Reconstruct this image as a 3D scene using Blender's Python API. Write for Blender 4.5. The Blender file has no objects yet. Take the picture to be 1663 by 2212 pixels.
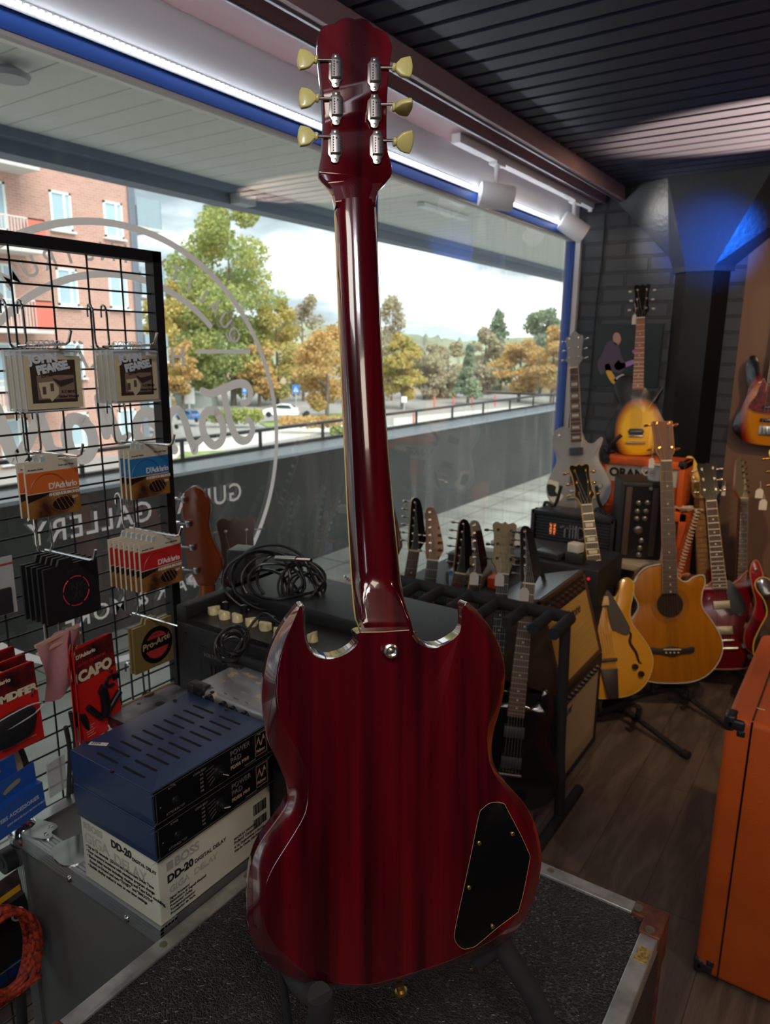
import bpy, bmesh, math, random
from mathutils import Vector, Matrix, noise as mnoise
random.seed(7)
S = bpy.context.scene
COL = S.collection
R = math.radians
# ------------------------------------------------------------------ camera
CAM_H = 1.6; FPX = 1550.0; CXP, CYP = 831.5, 1106.0
PITCH, ROLL, YAW = R(12.9), R(0.6), R(34.0)
FW = Vector((-math.sin(YAW)*math.cos(PITCH), math.cos(YAW)*math.cos(PITCH), -math.sin(PITCH)))
RT0 = Vector((math.cos(YAW), math.sin(YAW), 0)); UP0 = RT0.cross(FW)
RT = RT0*math.cos(ROLL)+UP0*math.sin(ROLL); UP = UP0*math.cos(ROLL)-RT0*math.sin(ROLL)
CAM = Vector((0, 0, CAM_H))
cd = bpy.data.cameras.new('camera'); cam = bpy.data.objects.new('camera', cd); COL.objects.link(cam)
cam.matrix_world = Matrix.Translation(CAM) @ Matrix((RT, UP, -FW)).transposed().to_4x4()
cd.sensor_fit = 'VERTICAL'; cd.sensor_height = 24.0; cd.lens = FPX/2212*24.0
cd.clip_start = 0.02; cd.clip_end = 2000
cd.dof.use_dof = True; cd.dof.focus_distance = 0.78; cd.dof.aperture_fstop = 6.6
S.camera = cam
S.view_settings.view_transform = 'Standard'; S.view_settings.look = 'None'
S.view_settings.gamma = 1; S.view_settings.use_curve_mapping = False
S.view_settings.exposure = 1.0
# ------------------------------------------------------------------ world: broken cloud over pale blue
wd = bpy.data.worlds.new('sky'); S.world = wd; wd.use_nodes = True
nt = wd.node_tree; N = nt.nodes; Lk = nt.links; N.clear()
out = N.new('ShaderNodeOutputWorld'); bg = N.new('ShaderNodeBackground'); bg.inputs[1].default_value = 1.25
tc = N.new('ShaderNodeTexCoord'); mp = N.new('ShaderNodeMapping'); mp.inputs['Scale'].default_value = (1, 1, 3.2)
n1 = N.new('ShaderNodeTexNoise'); n1.inputs['Scale'].default_value = 3.1; n1.inputs['Detail'].default_value = 5; n1.inputs['Roughness'].default_value = .55
cr = N.new('ShaderNodeValToRGB'); e = cr.color_ramp.elements
e[0].position = .40; e[0].color = (.23, .28, .31, 1); e[1].position = .58; e[1].color = (.95, 1.0, .97, 1)
e2 = cr.color_ramp.elements.new(.49); e2.color = (.40, .47, .50, 1)
Lk.new(tc.outputs['Generated'], mp.inputs[0]); Lk.new(mp.outputs[0], n1.inputs[0]); Lk.new(n1.outputs[0], cr.inputs[0])
Lk.new(cr.outputs[0], bg.inputs[0]); Lk.new(bg.outputs[0], out.inputs[0])
# ------------------------------------------------------------------ interior spots and added fill lights
def area(name, loc, target, sx, sy, power, col):
    l = bpy.data.lights.new(name, 'AREA'); l.shape = 'RECTANGLE'; l.size = sx; l.size_y = sy; l.energy = power; l.color = col
    o = bpy.data.objects.new(name, l); COL.objects.link(o); o.location = loc
    o.rotation_euler = (Vector(target)-Vector(loc)).to_track_quat('-Z', 'Y').to_euler(); return o
def spot(name, loc, target, power, col, ang, blend=.3, rad=.03):
    l = bpy.data.lights.new(name, 'SPOT'); l.energy = power; l.color = col; l.spot_size = R(ang); l.spot_blend = blend; l.shadow_soft_size = rad
    o = bpy.data.objects.new(name, l); COL.objects.link(o); o.location = loc
    o.rotation_euler = (Vector(target)-Vector(loc)).to_track_quat('-Z', 'Y').to_euler(); return o
spot('ceiling_warm_spot', (.75, 3.5, 1.75), (-.25, 3.53, 2.5), 900, (1, .68, .42), 33, .25)
spot('pillar_blue_spot', (-.30, 3.35, 1.75), (-.80, 4.28, 2.14), 170, (.01, .16, 1), 27, 1.0)
spot('guitar_wall_warm_spot', (.3, 2.6, 2.35), (-.35, 4.3, 1.2), 24, (1, .66, .38), 75, .8)
spot('stand_row_warm_spot', (.2, 1.9, 2.4), (-.6, 3.4, .5), 32, (1, .68, .38), 58, .8)
spot('case_warm_spot', (1.3, .9, 2.4), (.1, 1.6, .5), 15, (1, .72, .45), 80, .8)
area('room_fill_light', (1.2, -.8, 2.4), (.4, -.2, 0), .6, .6, 3.8, (1, .86, .7))  # fill light added out of view to lift the dim interior
area('neck_fill_light', (.35, -.25, 2.44), (-.5, .68, 1.85), .25, .25, 4.5, (1, .9, .95))  # unseen fill, added to brighten the red guitar's neck and headstock
area('front_fill_light', (-.2, -.5, 2.42), (-.4, .9, 1.0), .5, .5, 3.5, (1, .92, .84))  # added fill from behind the camera onto the guitar's back

sn = bpy.data.lights.new('overcast_sun', 'SUN'); sn.energy = 3.0; sn.angle = R(50); sn.color = (1, .97, .92); so = bpy.data.objects.new('overcast_sun', sn); COL.objects.link(so); so.rotation_euler = Vector((-.55, .25, -.8)).to_track_quat('-Z', 'Y').to_euler()
def W(px, py, ax, val):
    d = FW + RT*((px-CXP)/FPX) - UP*((py-CYP)/FPX)
    return CAM + d*((val-CAM[ax])/d[ax])
def PD(px, py, t):
    return CAM + (FW + RT*((px-CXP)/FPX) - UP*((py-CYP)/FPX))*t
# ------------------------------------------------------------------ materials
def lin(h):
    if not isinstance(h, str): return tuple(h)+(1,)
    c = [int(h[i:i+2], 16)/255 for i in (0, 2, 4)]
    return tuple(x/12.92 if x <= .04045 else ((x+.055)/1.055)**2.4 for x in c)+(1,)
MATS = {}
def mat(name, color='808080', rough=.5, metal=0., coat=0., var=0., vscale=8., bump=0., bscale=60., emit=0., spec=.5, alpha=1., stretch=(1, 1, 1), color2=None, trans=0.):
    if name in MATS: return MATS[name]
    m = bpy.data.materials.new(name); m.use_nodes = True; t = m.node_tree; b = t.nodes['Principled BSDF']
    c = lin(color); b.inputs['Base Color'].default_value = c; b.inputs['Roughness'].default_value = rough
    b.inputs['Metallic'].default_value = metal; b.inputs['Coat Weight'].default_value = coat; b.inputs['Coat Roughness'].default_value = .03
    b.inputs['Specular IOR Level'].default_value = spec; b.inputs['Alpha'].default_value = alpha
    b.inputs['Transmission Weight'].default_value = trans
    if emit: b.inputs['Emission Color'].default_value = c; b.inputs['Emission Strength'].default_value = emit
    if var or bump or color2:
        tcn = t.nodes.new('ShaderNodeTexCoord'); mpn = t.nodes.new('ShaderNodeMapping'); mpn.inputs['Scale'].default_value = stretch
        t.links.new(tcn.outputs['Object'], mpn.inputs[0])
    if var or color2:
        no = t.nodes.new('ShaderNodeTexNoise'); no.inputs['Scale'].default_value = vscale; no.inputs['Detail'].default_value = 5
        rp = t.nodes.new('ShaderNodeValToRGB'); k = rp.color_ramp.elements; k[0].position = .35; k[1].position = .65
        if color2: k[0].color = lin(color2); k[1].color = c
        else:
            k[0].color = tuple(max(0, x*(1-var)) for x in c[:3])+(1,); k[1].color = tuple(min(1, x*(1+var)) for x in c[:3])+(1,)
        t.links.new(mpn.outputs[0], no.inputs[0]); t.links.new(no.outputs[0], rp.inputs[0]); t.links.new(rp.outputs[0], b.inputs['Base Color'])
    if bump:
        nb = t.nodes.new('ShaderNodeTexNoise'); nb.inputs['Scale'].default_value = bscale; nb.inputs['Detail'].default_value = 3
        bp = t.nodes.new('ShaderNodeBump'); bp.inputs['Strength'].default_value = bump; bp.inputs['Distance'].default_value = .002
        t.links.new(mpn.outputs[0], nb.inputs[0]); t.links.new(nb.outputs[0], bp.inputs['Height']); t.links.new(bp.outputs[0], b.inputs['Normal'])
    MATS[name] = m; return m
# ------------------------------------------------------------------ mesh builder
def cat(pts, n=6, closed=True):
    P = [Vector(p) for p in pts]; L = len(P); o = []
    rng = range(L) if closed else range(L-1)
    for i in rng:
        g = (lambda k: P[k % L]) if closed else (lambda k: P[min(max(k, 0), L-1)])
        a, b, c, d = g(i-1), g(i), g(i+1), g(i+2)
        for k in range(n):
            t = k/n
            o.append(.5*((2*b)+(c-a)*t+(2*a-5*b+4*c-d)*t*t+(3*b-a-3*c+d)*t**3))
    if not closed: o.append(P[-1])
    return o
class MB:
    def __init__(s): s.v = []; s.f = []; s.M = Matrix()
    def add(s, vs, fs, flip=False):
        k = len(s.v); s.v += [s.M @ Vector(v) for v in vs]
        for f in fs: s.f.append([i+k for i in (reversed(f) if flip else f)])
        return s
    def box(s, c, d, rz=0, M=None, bev=0):
        x, y, z = d[0]/2, d[1]/2, d[2]/2; m = Matrix.Translation(Vector(c)) @ Matrix.Rotation(rz, 4, 'Z') @ (M or Matrix())
        if bev <= 0:
            vs = [m @ Vector((a*x, b*y, e_*z)) for e_ in (-1, 1) for a, b in ((-1, -1), (1, -1), (1, 1), (-1, 1))]
            return s.add(vs, [(3, 2, 1, 0), (4, 5, 6, 7), (0, 1, 5, 4), (1, 2, 6, 5), (2, 3, 7, 6), (3, 0, 4, 7)])
        bev = min(bev, x*.98, y*.98, z*.98); rings = []
        def rr(hx, hy, zz, r, n=4):
            o = []
            for cx, cy, a0 in ((hx-r, hy-r, 0), (-hx+r, hy-r, 90), (-hx+r, -hy+r, 180), (hx-r, -hy+r, 270)):
                for k in range(n+1): a = R(a0+90*k/n); o.append(Vector((cx+r*math.cos(a), cy+r*math.sin(a), zz)))
            return o
        for k in range(4):
            a = R(90*k/3); ins = bev*(1-math.sin(a)); rings.append(rr(x-ins, y-ins, -z+bev*(1-math.cos(a)), max(bev-ins, 1e-5)))
        rings += [[Vector((p.x, p.y, -p.z)) for p in r_] for r_ in reversed(rings)]
        return s.loft([[m @ p for p in r_] for r_ in rings], cap=True)
    def b2(s, p0, p1, bev=0):
        a, b = Vector(p0), Vector(p1); return s.box((a+b)/2, [abs(q) for q in (b-a)], bev=bev)
    def loft(s, rings, cap=True, closed=True):
        n = len(rings[0]); vs = [p for r_ in rings for p in r_]; fs = []
        for i in range(len(rings)-1):
            for j in range(n if closed else n-1):
                a, b = i*n+j, i*n+(j+1) % n; fs.append((a, b, b+n, a+n))
        if cap: fs.append(tuple(reversed(range(n)))); fs.append(tuple(range(len(vs)-n, len(vs))))
        return s.add(vs, fs)
    def cyl(s, p0, p1, r, seg=12, r2=None, cap=True):
        return s.tube([p0, p1], [r, r if r2 is None else r2], seg, cap)
    def tube(s, pts, r, seg=8, cap=True, closed=False):
        P = [Vector(p) for p in pts]; n = len(P); rings = []; up = None
        for i in range(n):
            if closed: t = P[(i+1) % n]-P[i-1]
            else: t = P[min(i+1, n-1)]-P[max(i-1, 0)]
            if t.length < 1e-9: t = Vector((0, 0, 1))
            t.normalize()
            if up is None: up = Vector((0, 0, 1)) if abs(t.z) < .9 else Vector((1, 0, 0))
            a = t.cross(up)
            if a.length < 1e-4: a = t.cross(Vector((0, 1, .3)))
            a.normalize(); b = a.cross(t).normalized(); up = b
            rr_ = r[i] if isinstance(r, (list, tuple)) else r
            rings.append([P[i]+(a*math.cos(2*math.pi*k/seg)+b*math.sin(2*math.pi*k/seg))*rr_ for k in range(seg)])
        if closed: rings.append(rings[0])
        return s.loft(rings, cap and not closed)
    def prism(s, poly, z0, z1, bev=0, inset=None):
        P = [Vector((p[0], p[1])) for p in poly]
        A = sum(P[i-1].x*P[i].y-P[i].x*P[i-1].y for i in range(len(P)))
        if A < 0: P.reverse()
        def ring(ins, z):
            o = []; n = len(P)
            for i in range(n):
                d = (P[(i+1) % n]-P[i-1])
                if d.length < 1e-9: d = Vector((1, 0))
                d.normalize(); nrm = Vector((-d.y, d.x)); q = P[i]+nrm*ins; o.append(Vector((q.x, q.y, z)))
            return o
        if bev <= 0: rings = [ring(0, z0), ring(0, z1)]
        else: rings = [ring(bev, z0), ring(bev*.3, z0+bev*.3), ring(0, z0+bev), ring(0, z1-bev), ring(bev*.3, z1-bev*.3), ring(bev, z1)]
        return s.loft(rings)
    def lathe(s, prof, M=None, seg=16):
        M = M or Matrix(); rings = [[M @ Vector((r_*math.cos(2*math.pi*k/seg), r_*math.sin(2*math.pi*k/seg), z)) for k in range(seg)] for r_, z in prof]
        return s.loft(rings)
    def quad(s, a, b, c, d): return s.add([a, b, c, d], [(0, 1, 2, 3)])
    def build(s, name, m, parent=None, label=None, smooth=True, kind=None, ang=40):
        me = bpy.data.meshes.new(name); me.from_pydata([tuple(v) for v in s.v], [], s.f); me.validate(); me.update()
        if smooth:
            for p in me.polygons: p.use_smooth = True
            try: me.set_sharp_from_angle(angle=R(ang))
            except Exception: pass
        me.materials.append(m); o = bpy.data.objects.new(name, me); COL.objects.link(o); par(o, parent)
        if label: o['label'] = label
        if kind: o['kind'] = kind
        return o
ROOTM = {}
def par(o, parent):
    if parent is not None:
        o.parent = parent; o.matrix_parent_inverse = ROOTM.get(parent.name, Matrix()).inverted()
def tag(o, label, cat_, group=None, kind=None):
    o['label'] = label; o['category'] = cat_
    if group: o['group'] = group
    if kind: o['kind'] = kind
    return o
def thing(name, label, cat_, loc=None, group=None):
    o = bpy.data.objects.new(name, None); COL.objects.link(o); o.empty_display_size = .05
    M = Matrix.Translation(Vector(loc)) if loc is not None else Matrix()
    o.matrix_world = M; ROOTM[o.name] = M; return tag(o, label, cat_, group)
def struct(name, mb, m, smooth=False, parent=None):
    o = mb.build(name, m, parent, smooth=smooth)
    if parent is None: o['kind'] = 'structure'
    return o
def dup(root, M, label=None, group=None, colored=None):
    r = root.copy(); COL.objects.link(r); r.matrix_world = M
    if label: r['label'] = label
    if group: r['group'] = group
    for ch in root.children:
        c = ch.copy(); COL.objects.link(c); c.parent = r
        for g in ch.children:
            d = g.copy(); COL.objects.link(d); d.parent = c
    return r
DG = bpy.context.evaluated_depsgraph_get
def text(name, s, m, parent, M, size, ext=.0003, align='LEFT', bold=0., space=1., mirror=False, shear=0.):
    cu = bpy.data.curves.new('t', 'FONT'); cu.body = s; cu.size = size; cu.extrude = ext; cu.align_x = align; cu.align_y = 'BOTTOM_BASELINE'
    cu.offset = bold; cu.space_character = space; cu.shear = shear; cu.resolution_u = 3
    o = bpy.data.objects.new('t', cu); COL.objects.link(o); bpy.context.view_layer.update()
    me = bpy.data.meshes.new_from_object(o.evaluated_get(DG())); bpy.data.objects.remove(o); bpy.data.curves.remove(cu)
    me.transform(M); me.materials.clear(); me.materials.append(m); me.name = name
    ob = bpy.data.objects.new(name, me); COL.objects.link(ob); par(ob, parent); return ob
def frame(o, x, y):
    """matrix with local x,y axes along world vectors, origin o"""
    x = Vector(x).normalized(); y = Vector(y); z = x.cross(y).normalized(); y = z.cross(x)
    m = Matrix((x, y, z)).transposed().to_4x4(); return Matrix.Translation(Vector(o)) @ m
# ================================================================== SETTING
XW = -1.6; YF = 4.4
m_floor = mat('grey_brown_wood_floor', '6b5d54', .42)
def wood_floor():
    t = m_floor.node_tree; b = t.nodes['Principled BSDF']; L = t.links.new
    tcn = t.nodes.new('ShaderNodeTexCoord'); mp_ = t.nodes.new('ShaderNodeMapping'); mp_.inputs['Scale'].default_value = (7, 1.1, 1)
    no = t.nodes.new('ShaderNodeTexNoise'); no.inputs['Scale'].default_value = 1.6; no.inputs['Detail'].default_value = 2; no.inputs['Distortion'].default_value = .6
    wv = t.nodes.new('ShaderNodeMath'); wv.operation = 'MULTIPLY'; wv.inputs[1].default_value = 26
    sn = t.nodes.new('ShaderNodeMath'); sn.operation = 'SINE'
    rp = t.nodes.new('ShaderNodeValToRGB'); k = rp.color_ramp.elements; k[0].position = .1; k[0].color = lin('62554c'); k[1].position = .95; k[1].color = lin('75675c')
    ad = t.nodes.new('ShaderNodeMapRange'); ad.inputs[1].default_value = -1
    L(tcn.outputs['Object'], mp_.inputs[0]); L(mp_.outputs[0], no.inputs[0]); L(no.outputs[0], wv.inputs[0]); L(wv.outputs[0], sn.inputs[0]); L(sn.outputs[0], ad.inputs[0]); L(ad.outputs[0], rp.inputs[0])
    br = t.nodes.new('ShaderNodeTexBrick'); br.inputs['Scale'].default_value = 1; br.inputs['Brick Width'].default_value = 1.3; br.inputs['Row Height'].default_value = .19; br.inputs['Mortar Size'].default_value = .0015
    br.inputs['Color1'].default_value = (1, 1, 1, 1); br.inputs['Color2'].default_value = (.78, .78, .78, 1); br.inputs['Mortar'].default_value = (.35, .35, .35, 1)
    rot = t.nodes.new('ShaderNodeMapping'); rot.inputs['Rotation'].default_value = (0, 0, R(90)); L(tcn.outputs['Object'], rot.inputs[0]); L(rot.outputs[0], br.inputs[0])
    mx = t.nodes.new('ShaderNodeMix'); mx.data_type = 'RGBA'; mx.blend_type = 'MULTIPLY'; mx.inputs[0].default_value = 1
    fine = t.nodes.new('ShaderNodeTexNoise'); fine.inputs['Scale'].default_value = 8; fine.inputs['Detail'].default_value = 6
    mpf = t.nodes.new('ShaderNodeMapping'); mpf.inputs['Scale'].default_value = (30, 2, 1); L(tcn.outputs['Object'], mpf.inputs[0]); L(mpf.outputs[0], fine.inputs[0])
    fr = t.nodes.new('ShaderNodeMapRange'); fr.inputs[3].default_value = .6; fr.inputs[4].default_value = 1.35; L(fine.outputs[0], fr.inputs[0])
    m2 = t.nodes.new('ShaderNodeMix'); m2.data_type = 'RGBA'; m2.blend_type = 'MULTIPLY'; m2.inputs[0].default_value = 1
    L(rp.outputs[0], mx.inputs[6]); L(br.outputs[0], mx.inputs[7]); L(mx.outputs[2], m2.inputs[6]); L(fr.outputs[0], m2.inputs[7]); L(m2.outputs[2], b.inputs['Base Color'])
wood_floor()
def brick_mat(name, c1, c2, mort, bw, bh, ms, plane='xz', bump=.6, rough=.6, spec=.5):
    m = mat(name, c1, rough, spec=spec); t = m.node_tree; b = t.nodes['Principled BSDF']; L = t.links.new
    tcn = t.nodes.new('ShaderNodeTexCoord'); sp = t.nodes.new('ShaderNodeSeparateXYZ'); cb = t.nodes.new('ShaderNodeCombineXYZ')
    L(tcn.outputs['Object'], sp.inputs[0]); L(sp.outputs['X' if plane == 'xz' else 'Y'], cb.inputs[0]); L(sp.outputs['Z'], cb.inputs[1])
    br = t.nodes.new('ShaderNodeTexBrick'); br.inputs['Scale'].default_value = 1; br.inputs['Brick Width'].default_value = bw; br.inputs['Row Height'].default_value = bh
    br.inputs['Mortar Size'].default_value = ms; br.inputs['Mortar Smooth'].default_value = .2
    br.inputs['Color1'].default_value = lin(c1); br.inputs['Color2'].default_value = lin(c2); br.inputs['Mortar'].default_value = lin(mort)
    L(cb.outputs[0], br.inputs[0]); L(br.outputs[0], b.inputs['Base Color'])
    bp = t.nodes.new('ShaderNodeBump'); bp.invert = True; bp.inputs['Strength'].default_value = bump; bp.inputs['Distance'].default_value = .01
    L(br.outputs['Fac'], bp.inputs['Height']); L(bp.outputs[0], b.inputs['Normal']); return m
m_brick = brick_mat('dark_painted_brick', '3d4046', '393c42', '2a2c30', .26, .085, .009, bump=.9, rough=.5)
m_black = mat('matte_black_paint', '1c1c1e', .6, bump=.15, bscale=40)
m_blackw = mat('dark_wall_paint', '2a2826', .7)
m_brownpanel = mat('brown_felt_wall_panel', '7d6250', .85, bump=.2, bscale=300)
m_slat = mat('dark_grey_ceiling_slat', '42465a', .55)
m_mauve = mat('mauve_painted_beam', 'a88a8c', .5)
m_white = mat('white_paint', 'e8e8e8', .5)
m_fascia = mat('white_fascia_panel', 'dfe4e8', .45)
m_blue = mat('blue_window_frame', '1b4fa8', .45)
m_alu = mat('grey_aluminium_trim', '9a9da3', .4, .6)

struct('floor', MB().b2((XW, -3.2, -.1), (3.2, YF, 0)), m_floor)
# slatted ceiling
c = MB(); y = -3.1
while y < YF-.03:
    c.b2((-1.33, y, 2.5), (3.2, y+.078, 2.525)); y += .104
c.b2((-1.62, -3.2, 2.56), (3.2, YF, 2.6)); struct('ceiling', c, m_slat)
# end joints of the slats are simply small caps
struct('trim_1', MB().b2((-1.36, -3.2, 2.43), (-1.33, YF-.02, 2.56)).b2((-1.44, -3.2, 2.475), (-1.36, YF-.02, 2.56)).b2((-1.592, -3.2, 2.43), (-1.44, YF-.02, 2.56)), m_mauve)
struct('trim_2', MB().b2((-1.365, -3.2, 2.424), (-1.356, YF-.02, 2.434)).b2((-1.452, -3.2, 2.424), (-1.444, YF-.02, 2.434)), m_alu)
struct('trim_3', MB().b2((-1.60, -3.2, 2.30), (-1.592, YF-.02, 2.56)), m_fascia)
# far wall: painted brick, then black, then brown felt to the right of the pillar
struct('wall_far', MB().b2((XW-.06, YF, -.05), (-.66, YF+.2, 2.6)), m_brick)
struct('wall_right_far', MB().b2((-.66, YF, -.05), (3.2, YF+.2, 2.22)), m_brownpanel)
struct('wall_far_header', MB().b2((-.66, YF-.06, 2.22), (3.2, YF+.2, 2.6)), m_black)
struct('wall_right', MB().b2((3.2, -3.2, -.05), (3.4, YF+.2, 2.6)), m_blackw)
struct('wall_back', MB().b2((XW, -3.4, -.05), (3.4, -3.2, 2.6)), m_blackw)
struct('wall_left', MB().b2((XW-.2, -3.4, -.05), (XW, -2.9, 2.56)).b2((XW-.12, -2.9, -.05), (XW, YF, .08)), m_blackw)
# unseen glowing slot, added for the bright strip reflected in the guitar
dl = MB().b2((.72, -3.19, .75), (.92, -3.185, 1.95)); o = struct('added_glow_slot', dl, mat('glow_slot_panel', 'e8f0ff', .4, emit=3.0))
fr_ = MB().b2((.68, -3.2, .70), (.72, -3.16, 2.0)).b2((.92, -3.2, .70), (.96, -3.16, 2.0)).b2((.68, -3.2, .66), (.96, -3.16, .70)).b2((.68, -3.2, 2.0), (.96, -3.16, 2.04))
struct('trim_4', fr_, m_black)  # frame around the added glowing slot
# window: glass panes, blue frame
def glass_mat():
    m = bpy.data.materials.new('window_glass'); m.use_nodes = True; t = m.node_tree; t.nodes.clear(); L = t.links.new; nn = t.nodes.new
    o = nn('ShaderNodeOutputMaterial'); tr = nn('ShaderNodeBsdfTransparent'); tr.inputs[0].default_value = (.93, .96, .95, 1)
    gl = nn('ShaderNodeBsdfGlossy'); gl.inputs['Roughness'].default_value = 0.0; gl.inputs[0].default_value = (1, 1, 1, 1)
    fz = nn('ShaderNodeFresnel'); fz.inputs[0].default_value = 2.1
    mx = nn('ShaderNodeMixShader'); L(fz.outputs[0], mx.inputs[0]); L(tr.outputs[0], mx.inputs[1]); L(gl.outputs[0], mx.inputs[2])
    df = nn('ShaderNodeBsdfTranslucent'); df.inputs[0].default_value = (.8, .85, .85, 1)
    dd = nn('ShaderNodeBsdfDiffuse'); dd.inputs[0].default_value = (.8, .85, .85, 1); a2 = nn('ShaderNodeMixShader'); a2.inputs[0].default_value = .35; L(df.outputs[0], a2.inputs[1]); L(dd.outputs[0], a2.inputs[2])
    tcn = nn('ShaderNodeTexCoord'); mp_ = nn('ShaderNodeMapping'); mp_.inputs['Scale'].default_value = (1, 14, 1.3); no = nn('ShaderNodeTexNoise'); no.inputs['Scale'].default_value = 1.0; no.inputs['Detail'].default_value = 6; no.inputs['Roughness'].default_value = .6
    L(tcn.outputs['Object'], mp_.inputs[0]); L(mp_.outputs[0], no.inputs[0])
    rp = nn('ShaderNodeMapRange'); rp.inputs[1].default_value = .50; rp.inputs[2].default_value = .80; rp.inputs[3].default_value = .07; rp.inputs[4].default_value = .42; L(no.outputs[0], rp.inputs[0])
    # dried run marks sit mostly on the second pane (y > 2.3) below eye height
    sp = nn('ShaderNodeSeparateXYZ'); L(tcn.outputs['Object'], sp.inputs[0])
    g1 = nn('ShaderNodeMapRange'); g1.inputs[1].default_value = 2.2; g1.inputs[2].default_value = 2.7; g1.inputs[3].default_value = .25; g1.inputs[4].default_value = 1; L(sp.outputs['Y'], g1.inputs[0])
    mu = nn('ShaderNodeMath'); mu.operation = 'MULTIPLY'; L(rp.outputs[0], mu.inputs[0]); L(g1.outputs[0], mu.inputs[1])
    m2 = nn('ShaderNodeMixShader'); L(mu.outputs[0], m2.inputs[0]); L(mx.outputs[0], m2.inputs[1]); L(a2.outputs[0], m2.inputs[2]); L(m2.outputs[0], o.inputs[0]); return m
m_glass = glass_mat()
g1 = MB().quad((XW-.02, -2.9, .08), (XW-.02, 2.27, .08), (XW-.02, 2.27, 2.26), (XW-.02, -2.9, 2.26)); struct('window_1', g1, m_glass)
g2 = MB().quad((XW-.02, 2.31, .08), (XW-.02, 4.36, .08), (XW-.02, 4.36, 2.26), (XW-.02, 2.31, 2.26)); struct('window_2', g2, m_glass)
struct('trim_5', MB().b2((XW-.05, -2.9, 2.235), (XW+.005, YF, 2.275)).b2((XW-.05, 2.275, .08), (XW, 2.305, 2.25)).b2((XW-.05, 4.335, .08), (XW, 4.365, 2.25)).b2((XW-.05, -2.9, .05), (XW, YF, .09)), m_blue)
struct('trim_6', MB().b2((XW-.05, 4.365, .08), (XW+.03, YF, 2.27)).b2((XW-.04, -2.9, 2.225), (XW-.0, YF, 2.236)), m_white)
# pillar: black octagonal shaft, flared head
pc = Vector((-.88, 4.50))
def octa(r, z, sx=1, off=(0, 0), sy=None): return [Vector((pc.x+off[0]+r*sx*math.cos(R(22.5+45*k)), pc.y+off[1]+r*(1 if sy is None else sy)*math.sin(R(22.5+45*k)), z)) for k in range(8)]
struct('wall_pillar', MB().loft([octa(.185, 0), octa(.185, 2.04)]), mat('gloss_black_pillar', '101011', .38, bump=.25, bscale=18))
struct('wall_pillar_head', MB().loft([octa(.20, 2.02), octa(.20, 2.05), octa(.66, 2.495, 1.0, (.06, 0), .42), octa(.66, 2.5, 1.0, (.06, 0), .42)]), mat('dark_textured_plaster', '2e3236', .42, bump=.9, bscale=45))
struct('baseboard_far', MB().b2((XW, YF-.02, 0), (-.66, YF, .07)).b2((-.66, YF-.02, 0), (3.2, YF, .07)), m_black)
# LED strip: profile with diodes along the window head
led = thing('led_strip', 'white LED light strip running along the head of the shop window', 'light strip', (-1.575, 2, 2.29))
MB().b2((-1.60, -.6, 2.276), (-1.589, YF-.04, 2.30)).build('housing', mat('strip_profile', '6f7278', .4), led, smooth=False)
m_led = mat('led_diode_light', 'f4f8ff', .4, emit=9)
ds = [(.55+.0167*k) for k in range(226)]
near = [y_ for y_ in ds if .68 < y_][:100]
for y_ in near: MB().b2((-1.589, y_-.0036, 2.284), (-1.580, y_+.0036, 2.293)).build('diode', m_led, led, smooth=False)
rest = MB()
for y_ in ds:
    if y_ not in near: rest.b2((-1.589, y_-.0036, 2.284), (-1.580, y_+.0036, 2.293))
rest.build('diode_row', m_led, led, smooth=False, kind='stuff')
#area('led_strip_light', (-1.545, 2.4, 2.27), (-1.75, 2.4, 2.6), 3.6, .02, 2.0, (.8, .88, 1)).rotation_euler = (R(90+60), 0, R(90))
# track with two spots
trk = thing('lighting_track', 'white lighting track rail fixed under the mauve beam', 'track', (-1.5, 3.5, 2.42))
MB().b2((-1.535, 2.72, 2.395), (-1.495, YF-.06, 2.43)).build('rail', m_white, trk, smooth=False)
MB().b2((-1.525, YF-.07, 2.38), (-1.505, YF-.055, 2.395)).build('end_cap', m_white, trk, smooth=False)
def track_spot(px, py, y_, aim, label):
    base = Vector((-1.515, y_, 2.395)); r_ = thing('track_spotlight', label, 'spotlight', base, 'track spotlights under the beam')
    MB().b2(base+Vector((-.02, -.045, -.012)), base+Vector((.02, .045, .002))).build('adapter', m_white, r_, smooth=False)
    MB().cyl(base, base+Vector((0, 0, -.085)), .012).build('stem', m_white, r_)
    c_ = base+Vector((0, 0, -.135)); a = Vector(aim).normalized(); M = frame(c_, a.cross(Vector((0, 0, 1))), Vector((0, 0, 1)).cross(a).cross(a)*-1)
    q = a.to_track_quat('Z', 'Y').to_matrix().to_4x4(); M = Matrix.Translation(c_) @ q
    MB().lathe([(.001, -.075), (.05, -.075), (.054, -.07), (.054, .075), (.048, .075), (.046, .05), (.001, .05)], M, 24).build('lamp_head', m_white, r_)
    MB().lathe([(.001, .052), (.044, .052), (.044, .060), (.001, .060)], M, 24).build('lens', mat('spot_lens', 'fff0d0', .2, emit=2.5), r_)
track_spot(0, 0, 3.10, (.75, .62, -.12), 'nearer white cylindrical spotlight on the window track')
track_spot(0, 0, 4.08, (.7, .45, -.5), 'farther white cylindrical spotlight on the window track, next to the brick wall')
spot('track_spot_light', (-1.40, 4.13, 2.2), (-1.15, 4.2, 2.2), 2.5, (1, .97, .92), 100, .6)
# hanging cable on brick wall
cb = cat([W(1308, 462, 1, 4.385), W(1300, 560, 1, 4.385), W(1290, 640, 1, 4.385), W(1283, 720, 1, 4.385), W(1272, 850, 1, 4.385), W(1262, 930, 1, 4.385), W(1240, 1060, 1, 4.385)], 6, False)
tag(MB().tube(cb, .004, 6).build('hanging_cable', m_black), 'thin black cable hanging down the dark brick wall', 'cable')
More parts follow.
